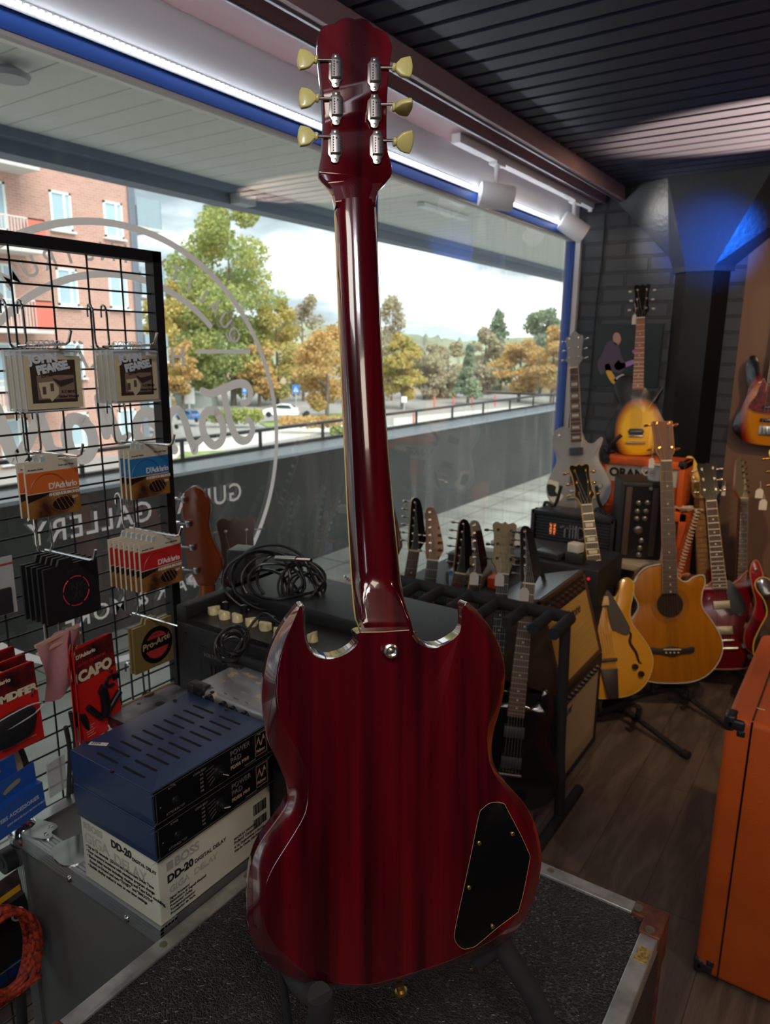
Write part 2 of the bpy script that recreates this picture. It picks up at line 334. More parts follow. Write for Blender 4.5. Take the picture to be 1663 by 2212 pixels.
# poster
pT, pB = W(1288, 700, 1, 4.39), W(1420, 838, 1, 4.39)
po = thing('poster', 'dark concert photo poster of a seated person playing a guitar, on the brick wall', 'poster', ((pT.x+pB.x)/2, 4.39, (pT.z+pB.z)/2))
MB().b2((pT.x, 4.385, pB.z), (pB.x, 4.398, pT.z)).build('sheet', mat('poster_dark_green', '0f1c1a', .4), po, smooth=False)
def pp(pts, c_, nm, r_=.4):
    P = [W(x_, y_, 1, 4.384) for x_, y_ in pts]; mb = MB(); Q = cat(P, 4)
    mb.add([(p.x, 4.3845, p.z) for p in Q]+[(p.x, 4.386, p.z) for p in Q], [tuple(range(len(Q)))]+[(i, (i+1) % len(Q), len(Q)+(i+1) % len(Q), len(Q)+i) for i in range(len(Q))]); mb.build(nm, mat('poster_'+c_, c_, r_), po, smooth=False)
pp([(1310, 742), (1322, 736), (1336, 748), (1342, 770), (1352, 790), (1338, 805), (1312, 800), (1298, 810), (1290, 785), (1300, 765)], '4d3b55', 'printed_shirt')
pp([(1324, 726), (1330, 718), (1338, 722), (1341, 734), (1335, 745), (1326, 742)], 'b08a78', 'printed_face')
pp([(1306, 790), (1316, 786), (1322, 804), (1332, 822), (1324, 829), (1312, 812)], 'd8a83a', 'printed_leg')
pp([(1326, 790), (1336, 778), (1344, 784), (1372, 776), (1374, 783), (1348, 795), (1334, 800)], 'a77fc0', 'printed_guitar')
pp([(1326, 820), (1344, 808), (1350, 816), (1336, 828)], 'b8b4c4', 'printed_highlight')
pp([(1366, 757), (1378, 756), (1380, 764), (1368, 763)], 'b060c8', 'printed_lamp')

# ------------------------------------------------------------------ outside: terrace
m_pave = mat('pale_terrace_paving', 'c0c3ba', .7, var=.18, vscale=3)
struct('floor_terrace', MB().b2((-3.5, -6, -.12), (XW-.1, 22, -.01)), m_pave)
jt = MB(); 
for k in range(0, 40): jt.b2((-3.5, -6+k*.6, -.0095), (XW-.1, -6+k*.6+.008, -.0085))
for k in range(1, 4): jt.b2((XW-.1-k*.5, -6, -.0095), (XW-.1-k*.5+.008, 22, -.0085))
struct('trim_7', jt, mat('paving_joint', '6d7068', .8))
struct('wall_terrace', MB().b2((-3.75, -6, -4), (-3.45, 22, .83)), mat('dark_concrete_parapet', '454745', .8, var=.2, vscale=2, bump=.3, bscale=30))
struct('trim_8', MB().b2((-3.78, -6, .83), (-3.42, 22, .85)), mat('pale_metal_coping', 'aeb6bd', .45, .2))
rail = thing('railing', 'dark steel railing along the terrace parapet outside the window', 'railing', (-3.74, 5, .85))
m_rail = mat('dark_railing_steel', '3c3a38', .5)
MB().b2((-3.77, -6, .985), (-3.72, 22, 1.005)).b2((-3.77, -6, .855), (-3.73, 22, .872)).build('handrail', m_rail, rail, smooth=False)
for k in range(-5, 24):
    y_ = 4.62+k*.735
    MB().b2((-3.752, y_-.012, .85), (-3.738, y_+.012, .99)).build('post', m_rail, rail, smooth=False)
MB().b2((-5.2, 10.6, .9), (-3.75, 10.66, .93)).b2((-3.8, 10.6, .4), (-3.74, 10.66, .93)).build('side_rail', m_rail, rail, smooth=False)
# soffit over the terrace, slats run away from the window
sf = MB(); y = -4
while y < 24:
    sf.b2((-4.05, y, 2.72), (XW-.05, y+.168, 2.74)); y += .175
sf.b2((-4.1, -4, 2.75), (XW-.05, 24, 2.8)); struct('ceiling_terrace', sf, mat('pale_soffit_board', 'c8cac5', .7))
struct('trim_9', MB().b2((-4.2, -4, 2.60), (-4.05, 24, 2.9)).b2((-4.05, -4, 2.67), (-3.98, 24, 2.72)), mat('blue_grey_fascia', '5d6a7a', .6))
struct('wall_outer_head', MB().b2((XW-.12, -4, 2.28), (XW-.06, 24, 2.8)), mat('grey_outer_wall', '777b7c', .7))
lampd = MB().lathe([(.001, .0), (.075, .0), (.085, .02), (.03, .05), (.001, .06)], Matrix.Translation(W(20, 172, 2, 2.66)), 20); tag(lampd.build('ceiling_light', mat('grey_lamp_body', '8b9499', .5)), 'round grey lamp under the terrace soffit, top left', 'lamp')
q = W(1290*0+525, 432, 0, -4.0); tag(MB().box(q, (.10, .16, .07)).build('floodlight', mat('grey_flood', '9aa0a2', .6)), 'small grey floodlight box fixed to the outer soffit edge', 'floodlight')
tl = W(960, 458, 2, 2.70); tag(MB().box(tl, (.07, .75, .03)).build('tube_light', mat('tube_light_body', 'd8dcdd', .5)), 'white tube light fitting on the terrace soffit right of the guitar', 'lamp')

# ------------------------------------------------------------------ outside: car park and landscape
GZ = -3.4
struct('floor_ground', MB().b2((-700, -200, GZ-.5), (-4.4, 700, GZ)), mat('asphalt', '92918d', .85, var=.12, vscale=.15))
def gnd(px, py, z=GZ): return W(px, py, 2, z)
def strip(name, px4, c_, dz, label, cat_):
    P = [gnd(*p) for p in px4]; mb = MB(); mb.add([(p.x, p.y, GZ+.004) for p in P]+[(p.x, p.y, GZ+dz) for p in P], [(0, 1, 2, 3), (4, 5, 6, 7), (0, 1, 5, 4), (1, 2, 6, 5), (2, 3, 7, 6), (3, 0, 4, 7)])
    o = mb.build(name, c_, smooth=False)
    if cat_: tag(o, label, cat_)
    else: o['kind'] = 'structure'
    return o
m_walk = mat('pale_pavement', 'c4c2bb', .85, var=.1, vscale=.3); m_grass = mat('roadside_grass', '7f9157', .9, var=.35, vscale=1.2); m_dirt = mat('dry_earth_bank', '8f8164', .9, var=.25, vscale=.4)
strip('floor_pavement', [(330, 975), (760, 905), (760, 925), (330, 1000)], m_walk, .05, '', None)
strip('floor_verge', [(395, 978), (520, 975), (480, 1000), (360, 1010)], m_grass, .06, '', None)
strip('floor_verge_far', [(560, 915), (770, 888), (780, 902), (590, 930)], m_grass, .06, '', None)
strip('floor_pavement_far', [(850, 905), (1230, 868), (1230, 880), (850, 925)], m_walk, .05, '', None)
# earth bank behind the car park
bk = MB(); a0, a1 = gnd(330, 880), gnd(780, 868)
a0 = Vector((-58, 50, GZ)); a1 = Vector((-40, 62, GZ))
rows = []
for i in range(9):
    t_ = i/8; rows.append([])
    for j in range(30):
        s_ = j/29; b0 = Vector((-95, 35, GZ)).lerp(Vector((-25, 85, GZ)), s_); dr = Vector((-.55, .83, 0))
        p = b0+dr*(t_*22); p.z = GZ-.02+math.sin(min(1, t_*1.3)*math.pi/2)*(2.3+.8*math.sin(j*.7))*(1 if i else 0); rows[-1].append(p)
bk.loft(rows, cap=False, closed=False); o = bk.build('floor_bank', m_dirt); o['kind'] = 'structure'
# brick apartment block: facade plane x = -29
bl = thing('apartment_building', 'pink brick apartment block with balconies, beyond the window at left', 'building', (-32, 12, GZ))
XB = -29.0; yc = 22.2
m_bb = brick_mat('pink_brick', 'bd9484', 'b08678', 'c8ab9e', .30, .10, .012, 'yz', .1, .85)
MB().b2((XB-11, -12, GZ), (XB, yc, 12)).build('wall', m_bb, bl, smooth=False)
MB().b2((XB-11, yc, GZ), (XB+.02, yc+.25, 12)).build('gable_trim', mat('grey_gable', '6f7680', .7), bl, smooth=False)
m_wf = mat('pale_window_frame', 'dfe8e6', .5); m_wg = mat('pane_glass', 'a9c2cc', .08, spec=1)
def bwin(y0, y1, z0, z1):
    f = MB().b2((XB-.05, y0, z0), (XB+.06, y1, z0+.09)).b2((XB-.05, y0, z1-.09), (XB+.06, y1, z1)).b2((XB-.05, y0, z0), (XB+.06, y0+.09, z1)).b2((XB-.05, y1-.09, z0), (XB+.06, y1, z1)).b2((XB-.05, y0+(y1-y0)*.62, z0), (XB+.05, y0+(y1-y0)*.62+.1, z1)).b2((XB-.02, y0-.1, z0-.09), (XB+.16, y1+.1, z0-.02)).build('window', m_wf, bl, smooth=False)
    MB().b2((XB+.0, y0+.08, z0+.08), (XB+.02, y1-.08, z1-.08)).build('pane', m_wg, f, smooth=False)
for kz in range(5):
    z0 = 6.25-3.0*(kz-1) if kz else 9.25
    z0 = 9.2-3.02*kz
    for y0 in (18.25, 20.75):
        if z0 > -3: bwin(y0, y0+.95, z0+.05, z0+1.55)
    bwin(15.2, 16.4, z0-.3, z0+1.5)
    bwin(9.5, 10.8, z0-.3, z0+1.5)
m_bal = mat('balcony_pale_concrete', 'c9c9c4', .7); m_red = mat('balcony_red_panel', 'c96f5f', .6); m_slatw = mat('balcony_white_bars', 'd6cfc9', .6)
for kz in range(4):
    zb = 8.2-3.02*kz
    b_ = MB().b2((XB, 11.5, zb-.15), (XB+1.4, 17.1, zb)).build('balcony', m_bal, bl, smooth=False)
    MB().b2((XB+.05, 17.0, zb), (XB+1.4, 17.05, zb+1.1)).b2((XB+1.38, 16.4, zb), (XB+1.42, 17.1, zb+1.1)).build('side_panel', m_red, b_, smooth=False)
    mb = MB().b2((XB+1.38, 11.5, zb+1.05), (XB+1.42, 17.1, zb+1.1))
    for j in range(40): mb.b2((XB+1.385, 11.5+j*.125, zb), (XB+1.41, 11.53+j*.125, zb+1.08))
    mb.build('balustrade', m_slatw, b_, smooth=False)
# glazed corner balconies on the gable
for kz in range(4):
    zb = 6.9-3.02*kz
    g_ = MB().b2((XB-1.8, yc+.25, zb-.12), (XB+.1, yc+1.6, zb)).build('corner_balcony', m_bal, bl, smooth=False)
    MB().b2((XB+.06, yc+.27, zb), (XB+.1, yc+1.6, zb+1.25)).b2((XB-1.8, yc+1.56, zb), (XB+.1, yc+1.6, zb+1.25)).build('glass_rail', mat('balcony_glass', '93a5ad', .1), g_, smooth=False)
MB().lathe([(.0, 0), (.12, 0), (.12, .25), (0, .25)], Matrix.Translation(Vector((XB, 19.9, 5.75))) @ Matrix.Rotation(R(90), 4, 'Y')).build('wall_vent', mat('vent_pink', 'c9a59a', .6), bl)
MB().b2((XB-.02, yc-.16, GZ), (XB+.1, yc-.04, 12)).build('downpipe', mat('grey_downpipe', '6f7680', .5), bl)

# ---- trees: trunk + foliage of leaf cards clustered in blobs
def leaf_mat(name, cols):
    m = bpy.data.materials.new(name); m.use_nodes = True; t = m.node_tree; b = t.nodes['Principled BSDF']; b.inputs['Roughness'].default_value = .7
    at = t.nodes.new('ShaderNodeObjectInfo'); g = t.nodes.new('ShaderNodeNewGeometry'); rp = t.nodes.new('ShaderNodeValToRGB'); rp.color_ramp.interpolation = 'LINEAR'
    el = rp.color_ramp.elements
    while len(el) < len(cols): el.new(.5)
    for i, c_ in enumerate(cols): el[i].position = i/(len(cols)-1); el[i].color = lin(c_)
    n_ = t.nodes.new('ShaderNodeTexNoise'); n_.inputs['Scale'].default_value = .35; n_.inputs['Detail'].default_value = 3; tcn = t.nodes.new('ShaderNodeTexCoord')
    t.links.new(tcn.outputs['Object'], n_.inputs[0]); a = t.nodes.new('ShaderNodeMath'); a.operation = 'MULTIPLY_ADD'; a.inputs[1].default_value = .45
    s_ = t.nodes.new('ShaderNodeMath'); s_.operation = 'MULTIPLY_ADD'; s_.inputs[1].default_value = 2.0; s_.inputs[2].default_value = -.72
    t.links.new(n_.outputs[0], s_.inputs[0]); t.links.new(g.outputs['Random Per Island'], a.inputs[0]); t.links.new(s_.outputs[0], a.inputs[2]); t.links.new(a.outputs[0], rp.inputs[0]); t.links.new(rp.outputs[0], b.inputs['Base Color'])
    tl_ = t.nodes.new('ShaderNodeBsdfTranslucent'); t.links.new(rp.outputs[0], tl_.inputs[0]); mx = t.nodes.new('ShaderNodeMixShader'); mx.inputs[0].default_value = .4
    t.links.new(b.outputs[0], mx.inputs[1]); t.links.new(tl_.outputs[0], mx.inputs[2]); t.links.new(mx.outputs[0], t.nodes['Material Output'].inputs[0]); return m
LM = {'green': leaf_mat('leaves_green', ['76875c', '97a566', 'b1b86c', 'c6bb6c']), 'yellow': leaf_mat('leaves_yellow', ['98a066', 'b5ab62', 'c8b468', 'd2c484']),
      'orange': leaf_mat('leaves_orange', ['a89a68', 'c4a66a', 'cfac6c', 'd2bd88']), 'pine': leaf_mat('leaves_pine', ['73877a', '85987e', '98a788', 'a6b28c']),
      'bare': leaf_mat('leaves_sparse', ['a59f90', 'b4aa92', 'bab28e', 'a9aa8e'])}
m_trunk = mat('tree_bark', '6f655a', .9, var=.3, vscale=6)
def foliage(cx, cy, zc, blobs, n, ls, seed):
    rd = random.Random(seed); vs = []; fs = []
    for i in range(n):
        b = rd.choice(blobs); d = Vector((rd.gauss(0, 1), rd.gauss(0, 1), rd.gauss(0, 1))).normalized()*(rd.random()**.45)
        p = Vector((cx+b[0]+d.x*b[3], cy+b[1]+d.y*b[3], zc+b[2]+d.z*b[4]))
        u = Vector((rd.gauss(0, 1), rd.gauss(0, 1), rd.gauss(0, 1))).normalized(); v = u.orthogonal().normalized(); k = len(vs); s_ = ls*(.6+rd.random()*.8)
        vs += [p-u*s_, p+v*s_*.7, p+u*s_, p-v*s_*.7]; fs.append((k, k+1, k+2, k+3))
    return vs, fs
def tree(px, py, dist_z, hpx, wpx, kind, label, n=2600, name='tree', group='autumn trees beyond the car park', ls=None, depth=None, seed=None, shape='round', trunk=True):
    """base pixel (px,py); depth t along the view axis; crown height / width in pixels"""
    seed = seed if seed is not None else int(px*7+py)
    rd = random.Random(seed); base = PD(px, py, depth); k = depth/FPX; H = hpx*k; Wd = wpx*k; zb = base.z
    r_ = thing(name, label, 'tree', base, group)
    ls = ls or depth*.0021; n = int(n*2.3)
    blobs = []
    nb = 22
    for i in range(nb):
        f = i/(nb-1); 
        if shape == 'cone': wd_ = Wd*.5*(1-f*.85); off = wd_*.3
        elif shape == 'tall': wd_ = Wd*.5*(.55+.45*math.sin(f*math.pi)); off = wd_*.55
        else: wd_ = Wd*.5*(.5+.5*math.sin(min(1, f*1.05)*math.pi)); off = wd_*.6
        a = rd.random()*6.28
        blobs.append((math.cos(a)*off, math.sin(a)*off, H*(.16+.76*f)+rd.uniform(-.03, .03)*H, max(wd_*.50, Wd*.10), H*.075))
    vs, fs = foliage(base.x, base.y, zb, blobs, n, ls, seed)
    MB().add(vs, fs).build('foliage', LM[kind], r_, smooth=False)
    if trunk:
        mb = MB(); mb.tube([(base.x, base.y, GZ-.3 if zb > GZ else zb-.3), (base.x+Wd*.01, base.y, zb+H*.3), (base.x, base.y, zb+H*.85)], [Wd*.022+.06, Wd*.016+.05, .03], 7)
        for b in blobs[1:10]:
            mb.tube([(base.x, base.y, zb+b[2]*.7), (base.x+b[0]*.6, base.y+b[1]*.6, zb+b[2]*.95), (base.x+b[0]*1.3, base.y+b[1]*1.3, zb+b[2]*1.05)], [Wd*.008+.03, .03, .015], 5)
        mb.build('trunk', m_trunk, r_)
    return r_
# px, base py, depth, height px, width px
tree(505, 890, 0, 445, 250, 'green', 'tallest broad tree with green and yellow crown, left of the red guitar neck', 9000, depth=62)
tree(420, 885, 0, 330, 190, 'green', 'dense green tree just left of the tallest tree', 5200, depth=66)
tree(365, 890, 0, 270, 130, 'yellow', 'yellow-green tree beside the metal grid panel', 3400, depth=60)
tree(395, 870, 0, 130, 90, 'orange', 'small orange-leaved tree under the decal lettering', 1500, depth=57)
tree(600, 885, 0, 230, 140, 'yellow', 'yellow tree right of the tallest tree', 3000, depth=64)
tree(560, 868, 0, 120, 120, 'orange', 'low golden bush-like tree behind the white car', 1800, depth=61)
tree(655, 880, 0, 240, 120, 'bare', 'thin half-bare tree close to the red guitar neck', 1500, depth=68)
tree(706, 905, 0, 200, 150, 'orange', 'orange street tree with slim trunk just left of the guitar neck', 2600, depth=52)
tree(760, 880, 0, 190, 120, 'yellow', 'yellow tree directly behind the guitar neck', 1800, depth=66)
tree(845, 880, 0, 245, 70, 'bare', 'tall wispy birch right of the guitar neck', 1200, depth=70, shape='tall')
tree(868, 872, 0, 145, 110, 'yellow', 'rounded yellow birch right of the guitar neck', 3000, depth=60)
tree(915, 872, 0, 130, 110, 'bare', 'grey brown thicket tree beside the yellow birch', 1800, depth=72)
tree(965, 872, 0, 130, 120, 'bare', 'faded brown tree over the orange bollards', 2000, depth=75)
tree(1010, 868, 0, 120, 90, 'pine', 'dark green spruce in the middle of the right pane', 2200, depth=66, shape='cone')
tree(1045, 865, 0, 155, 90, 'bare', 'pale tree in front of the tall pines', 1700, depth=80)
tree(1080, 862, 0, 185, 80, 'pine', 'tall pine with narrow top, nearer of two pines', 1900, depth=85, shape='tall')
tree(1165, 860, 0, 195, 110, 'pine', 'tall pine with wide top near the right window edge', 2400, depth=82, shape='tall')
tree(1120, 862, 0, 130, 130, 'orange', 'orange autumn tree between the two pines', 2800, depth=70)
tree(1190, 860, 0, 150, 110, 'orange', 'bright orange tree at the right edge of the window', 2600, depth=66)
tree(1230, 860, 0, 90, 80, 'yellow', 'low golden tree in the far corner of the window', 1500, depth=55)
# distant forest ridge and far hill
def ridge(y0, pts, depth, c_, name, wob):
    mb = MB(); top = []; bot = []; back = []
    for i in range(61):
        f = i/60*(len(pts)-1); j = min(int(f), len(pts)-2); u = f-j
        px = pts[j][0]*(1-u)+pts[j+1][0]*u; py = pts[j][1]*(1-u)+pts[j+1][1]*u+mnoise.noise((i*.9, depth, 0))*wob
        p = PD(px, py, depth); top.append(p); q_ = PD(px, y0, depth*.8); bot.append(q_); back.append(PD(px, y0+5, depth*1.3))
    mb.loft([bot, top, back], cap=False, closed=False); o = mb.build(name, c_); o['kind'] = 'structure'; return o
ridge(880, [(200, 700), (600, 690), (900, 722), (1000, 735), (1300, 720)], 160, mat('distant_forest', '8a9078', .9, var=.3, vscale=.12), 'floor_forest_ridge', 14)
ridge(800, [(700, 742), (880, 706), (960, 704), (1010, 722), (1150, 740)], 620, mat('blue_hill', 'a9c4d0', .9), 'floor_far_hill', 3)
# bushes
def bush(px, py, depth, w, h, kind, label, n=500):
    b = PD(px, py, depth); k = depth/FPX; blobs = [((i-2)*w*k*.2, 0, h*k*.4, w*k*.2, h*k*.5) for i in range(5)]
    u = RT0; blobs = [(u.x*(i-2)*w*k*.2, u.y*(i-2)*w*k*.2, h*k*.4, w*k*.16, h*k*.5) for i in range(5)]
    vs, fs = foliage(b.x, b.y, b.z, blobs, n, depth*.0022, int(px)); tag(MB().add(vs, fs).build('bush', LM[kind], smooth=False), label, 'bush', 'bushes around the car park')
bush(508, 912, 45, 110, 36, 'green', 'long low bush in front of the white car', 1500)
bush(672, 922, 42, 130, 28, 'orange', 'low rusty hedge under the street tree', 1200)
bush(735, 950, 20, 40, 34, 'green', 'small green shrub against the railing by the guitar neck', 500)
bush(905, 945, 20, 50, 26, 'green', 'small green plant right of the grey car', 500)
bush(330, 890, 55, 90, 40, 'orange', 'reddish bush behind the grid panel', 700)
# cars
def car(px, py, depth, wpx, hd, c_, label, view='side', L=4.2):
    """generic hatchback; hd = heading angle of the nose relative to the view's right axis"""
    b = PD(px, py, depth); k = wpx*depth/FPX/ (4.2*abs(math.cos(hd))+1.8*abs(math.sin(hd)))
    r_ = thing('car', label, 'car', (0, 0, 0), 'cars in the car park'); M0 = Matrix()
    prof = [(-2.1, .35), (-2.08, .75), (-1.95, .98), (-1.6, 1.12), (-1.15, 1.42), (-.2, 1.50), (.35, 1.42), (1.05, 1.02), (1.75, .88), (2.05, .7), (2.1, .38), (1.75, .28), (-1.75, .28)]
    C_ = cat([(x_, z_, 0) for x_, z_ in prof], 4)
    mb = MB(); rings = []
    for yy, ins in ((-.86, .10), (-.84, .03), (-.7, 0), (.7, 0), (.84, .03), (.86, .10)):
        rings.append([Vector((p.x*(1-ins*.25), yy*(1 if p.y < 1.0 else .82), p.y-(ins*.6 if p.y > .5 else 0))) for p in C_])
    mb.loft(rings).build('body', mat('car_paint_'+c_, c_, .25, coat=.6), r_)
    gl = mat('car_glass', '2c3a42', .1)
    for s_ in (-1, 1):
        MB().add([(x_, s_*.80, z_) for x_, z_ in ((-1.35, 1.02), (-1.1, 1.36), (-.2, 1.43), (.3, 1.36), (.85, 1.02))]+[(x_, s_*.74, z_) for x_, z_ in ((-1.35, 1.02), (-1.1, 1.36), (-.2, 1.43), (.3, 1.36), (.85, 1.02))], [(0, 1, 2, 3, 4), (5, 6, 7, 8, 9), (0, 1, 6, 5), (1, 2, 7, 6), (2, 3, 8, 7), (3, 4, 9, 8), (4, 0, 5, 9)]).build('side_window', gl, r_, smooth=False)
        for wx in (-2.9, 1.3): MB().cyl((wx, s_*.68, .32), (wx, s_*.88, .32), .33, 18).build('wheel', mat('tyre', '202224', .7), r_)
        MB().box((-2.04, s_*.66, .82), (.12, .26, .16)).build('tail_light', mat('tail_light_red', 'd0303c', .3), r_)
    MB().add([(-1.66, -.6, 1.12), (-1.66, .6, 1.12), (-1.25, .55, 1.42), (-1.25, -.55, 1.42), (-1.60, -.6, 1.08), (-1.60, .6, 1.08), (-1.2, .55, 1.38), (-1.2, -.55, 1.38)], [(0, 1, 2, 3), (4, 5, 6, 7), (0, 1, 5, 4), (1, 2, 6, 5), (2, 3, 7, 6), (3, 0, 4, 7)]).build('rear_window', gl, r_, smooth=False)
    ax = (RT0*math.cos(hd)+Vector((-RT0.y, RT0.x, 0))*math.sin(hd)); r_.matrix_world = Matrix.Translation(b) @ Matrix.Rotation(math.atan2(ax.y, ax.x), 4, 'Z') @ Matrix.Scale(k, 4)
    return r_
car(607, 900, 48, 78, R(180), 'f0f3f4', 'white hatchback parked beyond the ring decal', L=4.2)
car(408, 908, 46, 66, R(140), '3f74a8', 'blue car parked left of the white hatchback')
car(340, 925, 42, 70, R(150), 'a83440', 'red car mostly hidden behind the grid panel')
car(852, 945, 23, 62, R(62), '9fb0b8', 'silver grey car right behind the guitar neck, near the railing')
# signs, bollards, hut
def sign(px, py, depth, w, h, c_, label, foot, sym=None):
    b = PD(px, py, depth); k = depth/FPX; r_ = thing('road_sign', label, 'sign', PD(px, foot, depth))
    M = frame(b, RT0, (0, 0, 1)); mb = MB(); mb.M = M; mb.box((0, 0, 0), (w*k, h*k, .04)).build('plate', c_, r_, smooth=False)
    MB().cyl(PD(px, foot, depth), b-Vector((0, 0, h*k*.4)), .04, 6).build('pole', mat('pole_grey', '9aa0a2', .5), r_)
    if sym:
        mb = MB(); mb.M = M @ Matrix.Translation(Vector((0, 0, .03))) @ Matrix.Scale(k*w/18, 4)
        mb.prism([(-6.5, -6), (6.5, -6), (0, 6.5)], 0, .3).build('white_triangle', mat('sign_white', 'f0f0f0', .5), r_, smooth=False)
        mb = MB(); mb.M = M @ Matrix.Translation(Vector((0, 0, .05))) @ Matrix.Scale(k*w/18, 4)
        mb.prism([(-.8, 3.2), (.8, 3.2), (1.2, 0), (2.4, -4.5), (1.2, -4.5), (0, -1.5), (-1.4, -4.5), (-2.6, -4.5), (-1, 0)], 0, .3).build('walking_figure', mat('sign_blue', '2f7fd0', .5), r_, smooth=False)
m_sb = mat('sign_blue', '2f7fd0', .5)
sign(639, 841, 50, 15, 18, m_sb, 'blue square pedestrian crossing sign by the street tree', 905, True)
sign(528, 842, 48, 10, 18, m_sb, 'blue square sign seen through the script lettering', 890, True)
sign(873, 863, 45, 12, 13, mat('sign_white', 'f0f0f0', .5), 'small white sign on a post beyond the railing', 900)
for i, (bx, by) in enumerate(((938, 880), (979, 882), (1019, 880), (1069, 878), (893, 915))):
    b = PD(bx, by, 42); o = MB().cyl(b, b+Vector((0, 0, .62)), .055, 8).build('bollard', mat('orange_bollard', 'd0685a', .6)); tag(o, ['leftmost far orange bollard beyond the railing', 'second far orange bollard from the left beyond the railing', 'third far orange bollard from the left beyond the railing', 'rightmost far orange bollard, behind a railing post', 'nearer orange bollard lower down beside the grey car'][i], 'bollard', 'orange bollards in the car park')
b = PD(425, 868, 60); tag(MB().box(b, (3.0, 2.2, 1.5), rz=YAW).box(b+Vector((0, 0, .8)), (3.2, 2.4, .1), rz=YAW).build('container', mat('grey_green_container', '8b9690', .7)), 'grey green container standing behind the blue car', 'container')
b = PD(408, 855, 58); tag(MB().box(b, (.1, .9, 1.3), rz=YAW+R(90)).box(b-Vector((0, 0, 1)), (.1, .1, 1), rz=YAW).build('notice_board', mat('notice_white', 'd8dcd8', .6)), 'white notice board left of the container', 'sign')
# ================================================================== BLACK LEATHERETTE CASE (the guitar stands on it)
m_leather = mat('black_leatherette', '2b2b2d', .38, spec=.45)
def leather():
    t = m_leather.node_tree; b = t.nodes['Principled BSDF']; L = t.links.new; nn = t.nodes.new
    tcn = nn('ShaderNodeTexCoord'); no = nn('ShaderNodeTexNoise'); no.inputs['Scale'].default_value = 9; no.inputs['Detail'].default_value = 2
    ad = nn('ShaderNodeVectorMath'); ad.operation = 'MULTIPLY_ADD'; ad.inputs[1].default_value = (.012, .012, .012); L(no.outputs['Color'], ad.inputs[0]); L(tcn.outputs['Object'], ad.inputs[2])
    vo = nn('ShaderNodeTexVoronoi'); vo.feature = 'DISTANCE_TO_EDGE'; vo.inputs['Scale'].default_value = 240; L(ad.outputs[0], vo.inputs['Vector'])
    mr = nn('ShaderNodeMapRange'); mr.inputs[2].default_value = .22; L(vo.outputs['Distance'], mr.inputs[0])
    bp = nn('ShaderNodeBump'); bp.inputs['Strength'].default_value = 1.0; bp.inputs['Distance'].default_value = .0014; L(mr.outputs[0], bp.inputs['Height']); L(bp.outputs[0], b.inputs['Normal'])
    rp = nn('ShaderNodeValToRGB'); rp.color_ramp.elements[0].color = lin('524c48'); rp.color_ramp.elements[1].color = lin('232325'); rp.color_ramp.elements[1].position = .5; L(mr.outputs[0], rp.inputs[0]); L(rp.outputs[0], b.inputs['Base Color'])
leather()
m_rim = mat('scratched_aluminium_edging', 'b9bab4', .42, .75, var=.25, vscale=30, stretch=(1, 1, 1))
m_rust = mat('rusty_brown_corner', '6a4030', .55, .4, var=.3, vscale=60)
m_rivet = mat('worn_rivet', '8f8874', .4, .8)
ZL = .75; LX0, LX1, LY1, LY0 = -.765, -.160, 1.030, .30
case = thing('flight_case', 'black leather-grained case with scratched metal edging that the red guitar stands on', 'case', (-.46, .66, 0))
MB().b2((LX0+.012, LY0+.012, .02), (LX1-.012, LY1-.012, ZL-.004)).build('body', m_leather, case, smooth=False)
ew = .026
MB().b2((LX0, LY0, ZL-.03), (LX0+ew, LY1, ZL), bev=.002).build('edging', m_rim, case)
MB().b2((LX1-ew, LY0, ZL-.03), (LX1, LY1, ZL), bev=.002).build('edging', m_rim, case)
MB().b2((LX0, LY1-ew, ZL-.03), (LX1, LY1, ZL+.0005), bev=.002).build('edging', m_rim, case)
MB().b2((LX1-.016, LY1-.016, .02), (LX1, LY1, ZL-.04), bev=.003).build('edging', m_rust, case, label='rusty brown vertical edging')
cn = MB().b2((LX1-.048, LY1-.029, ZL-.02), (LX1+.003, LY1+.003, ZL+.003), bev=.003).b2((LX1-.029, LY1-.06, ZL-.02), (LX1+.003, LY1+.003, ZL+.0032), bev=.003).b2((LX1-.024, LY1-.04, ZL-.075), (LX1+.0034, LY1+.0034, ZL+.002), bev=.006)
cn = cn.build('corner', m_rust, case, label='rusty brown corner cap')
for p in ((LX1-.040, LY1-.015), (LX1-.014, LY1-.050)): MB().lathe([(.001, 0), (.0075, 0), (.007, .0018), (.001, .0026)], Matrix.Translation((p[0], p[1], ZL+.003)), 14).build('rivet', m_rivet, cn)
cn2 = MB().b2((LX0-.003, .34, ZL-.03), (LX0+.03, .395, ZL+.003), bev=.004).build('corner', m_rust, case, label='brown corner cap at the near left')
MB().lathe([(.001, 0), (.0075, 0), (.007, .002), (.001, .0026)], Matrix.Translation((LX0+.012, .375, ZL+.003)), 14).build('rivet', mat('pale_rivet', 'cfc8b6', .4, .5), cn2)
for p in ((-.345, LY1-.012), (LX0+.013, .72), (LX0+.013, .55)): MB().lathe([(.001, 0), (.006, 0), (.0055, .0015), (.001, .002)], Matrix.Translation((p[0], p[1], ZL)), 14).build('rivet', m_rivet, case)
pa = W(1388, 2062, 2, ZL+.0008); MB().b2((pa.x-.009, pa.y-.014, ZL), (pa.x+.009, pa.y+.014, ZL+.0012)).build('sticker_remnant', mat('brass_sticker_remnant', 'b59a5a', .4, .5, var=.5, vscale=200), case)
MB().b2((LX1-.03, LY0, .05), (LX1-.001, LY1-.03, ZL-.032)).build('side_panel', m_leather, case, smooth=False)
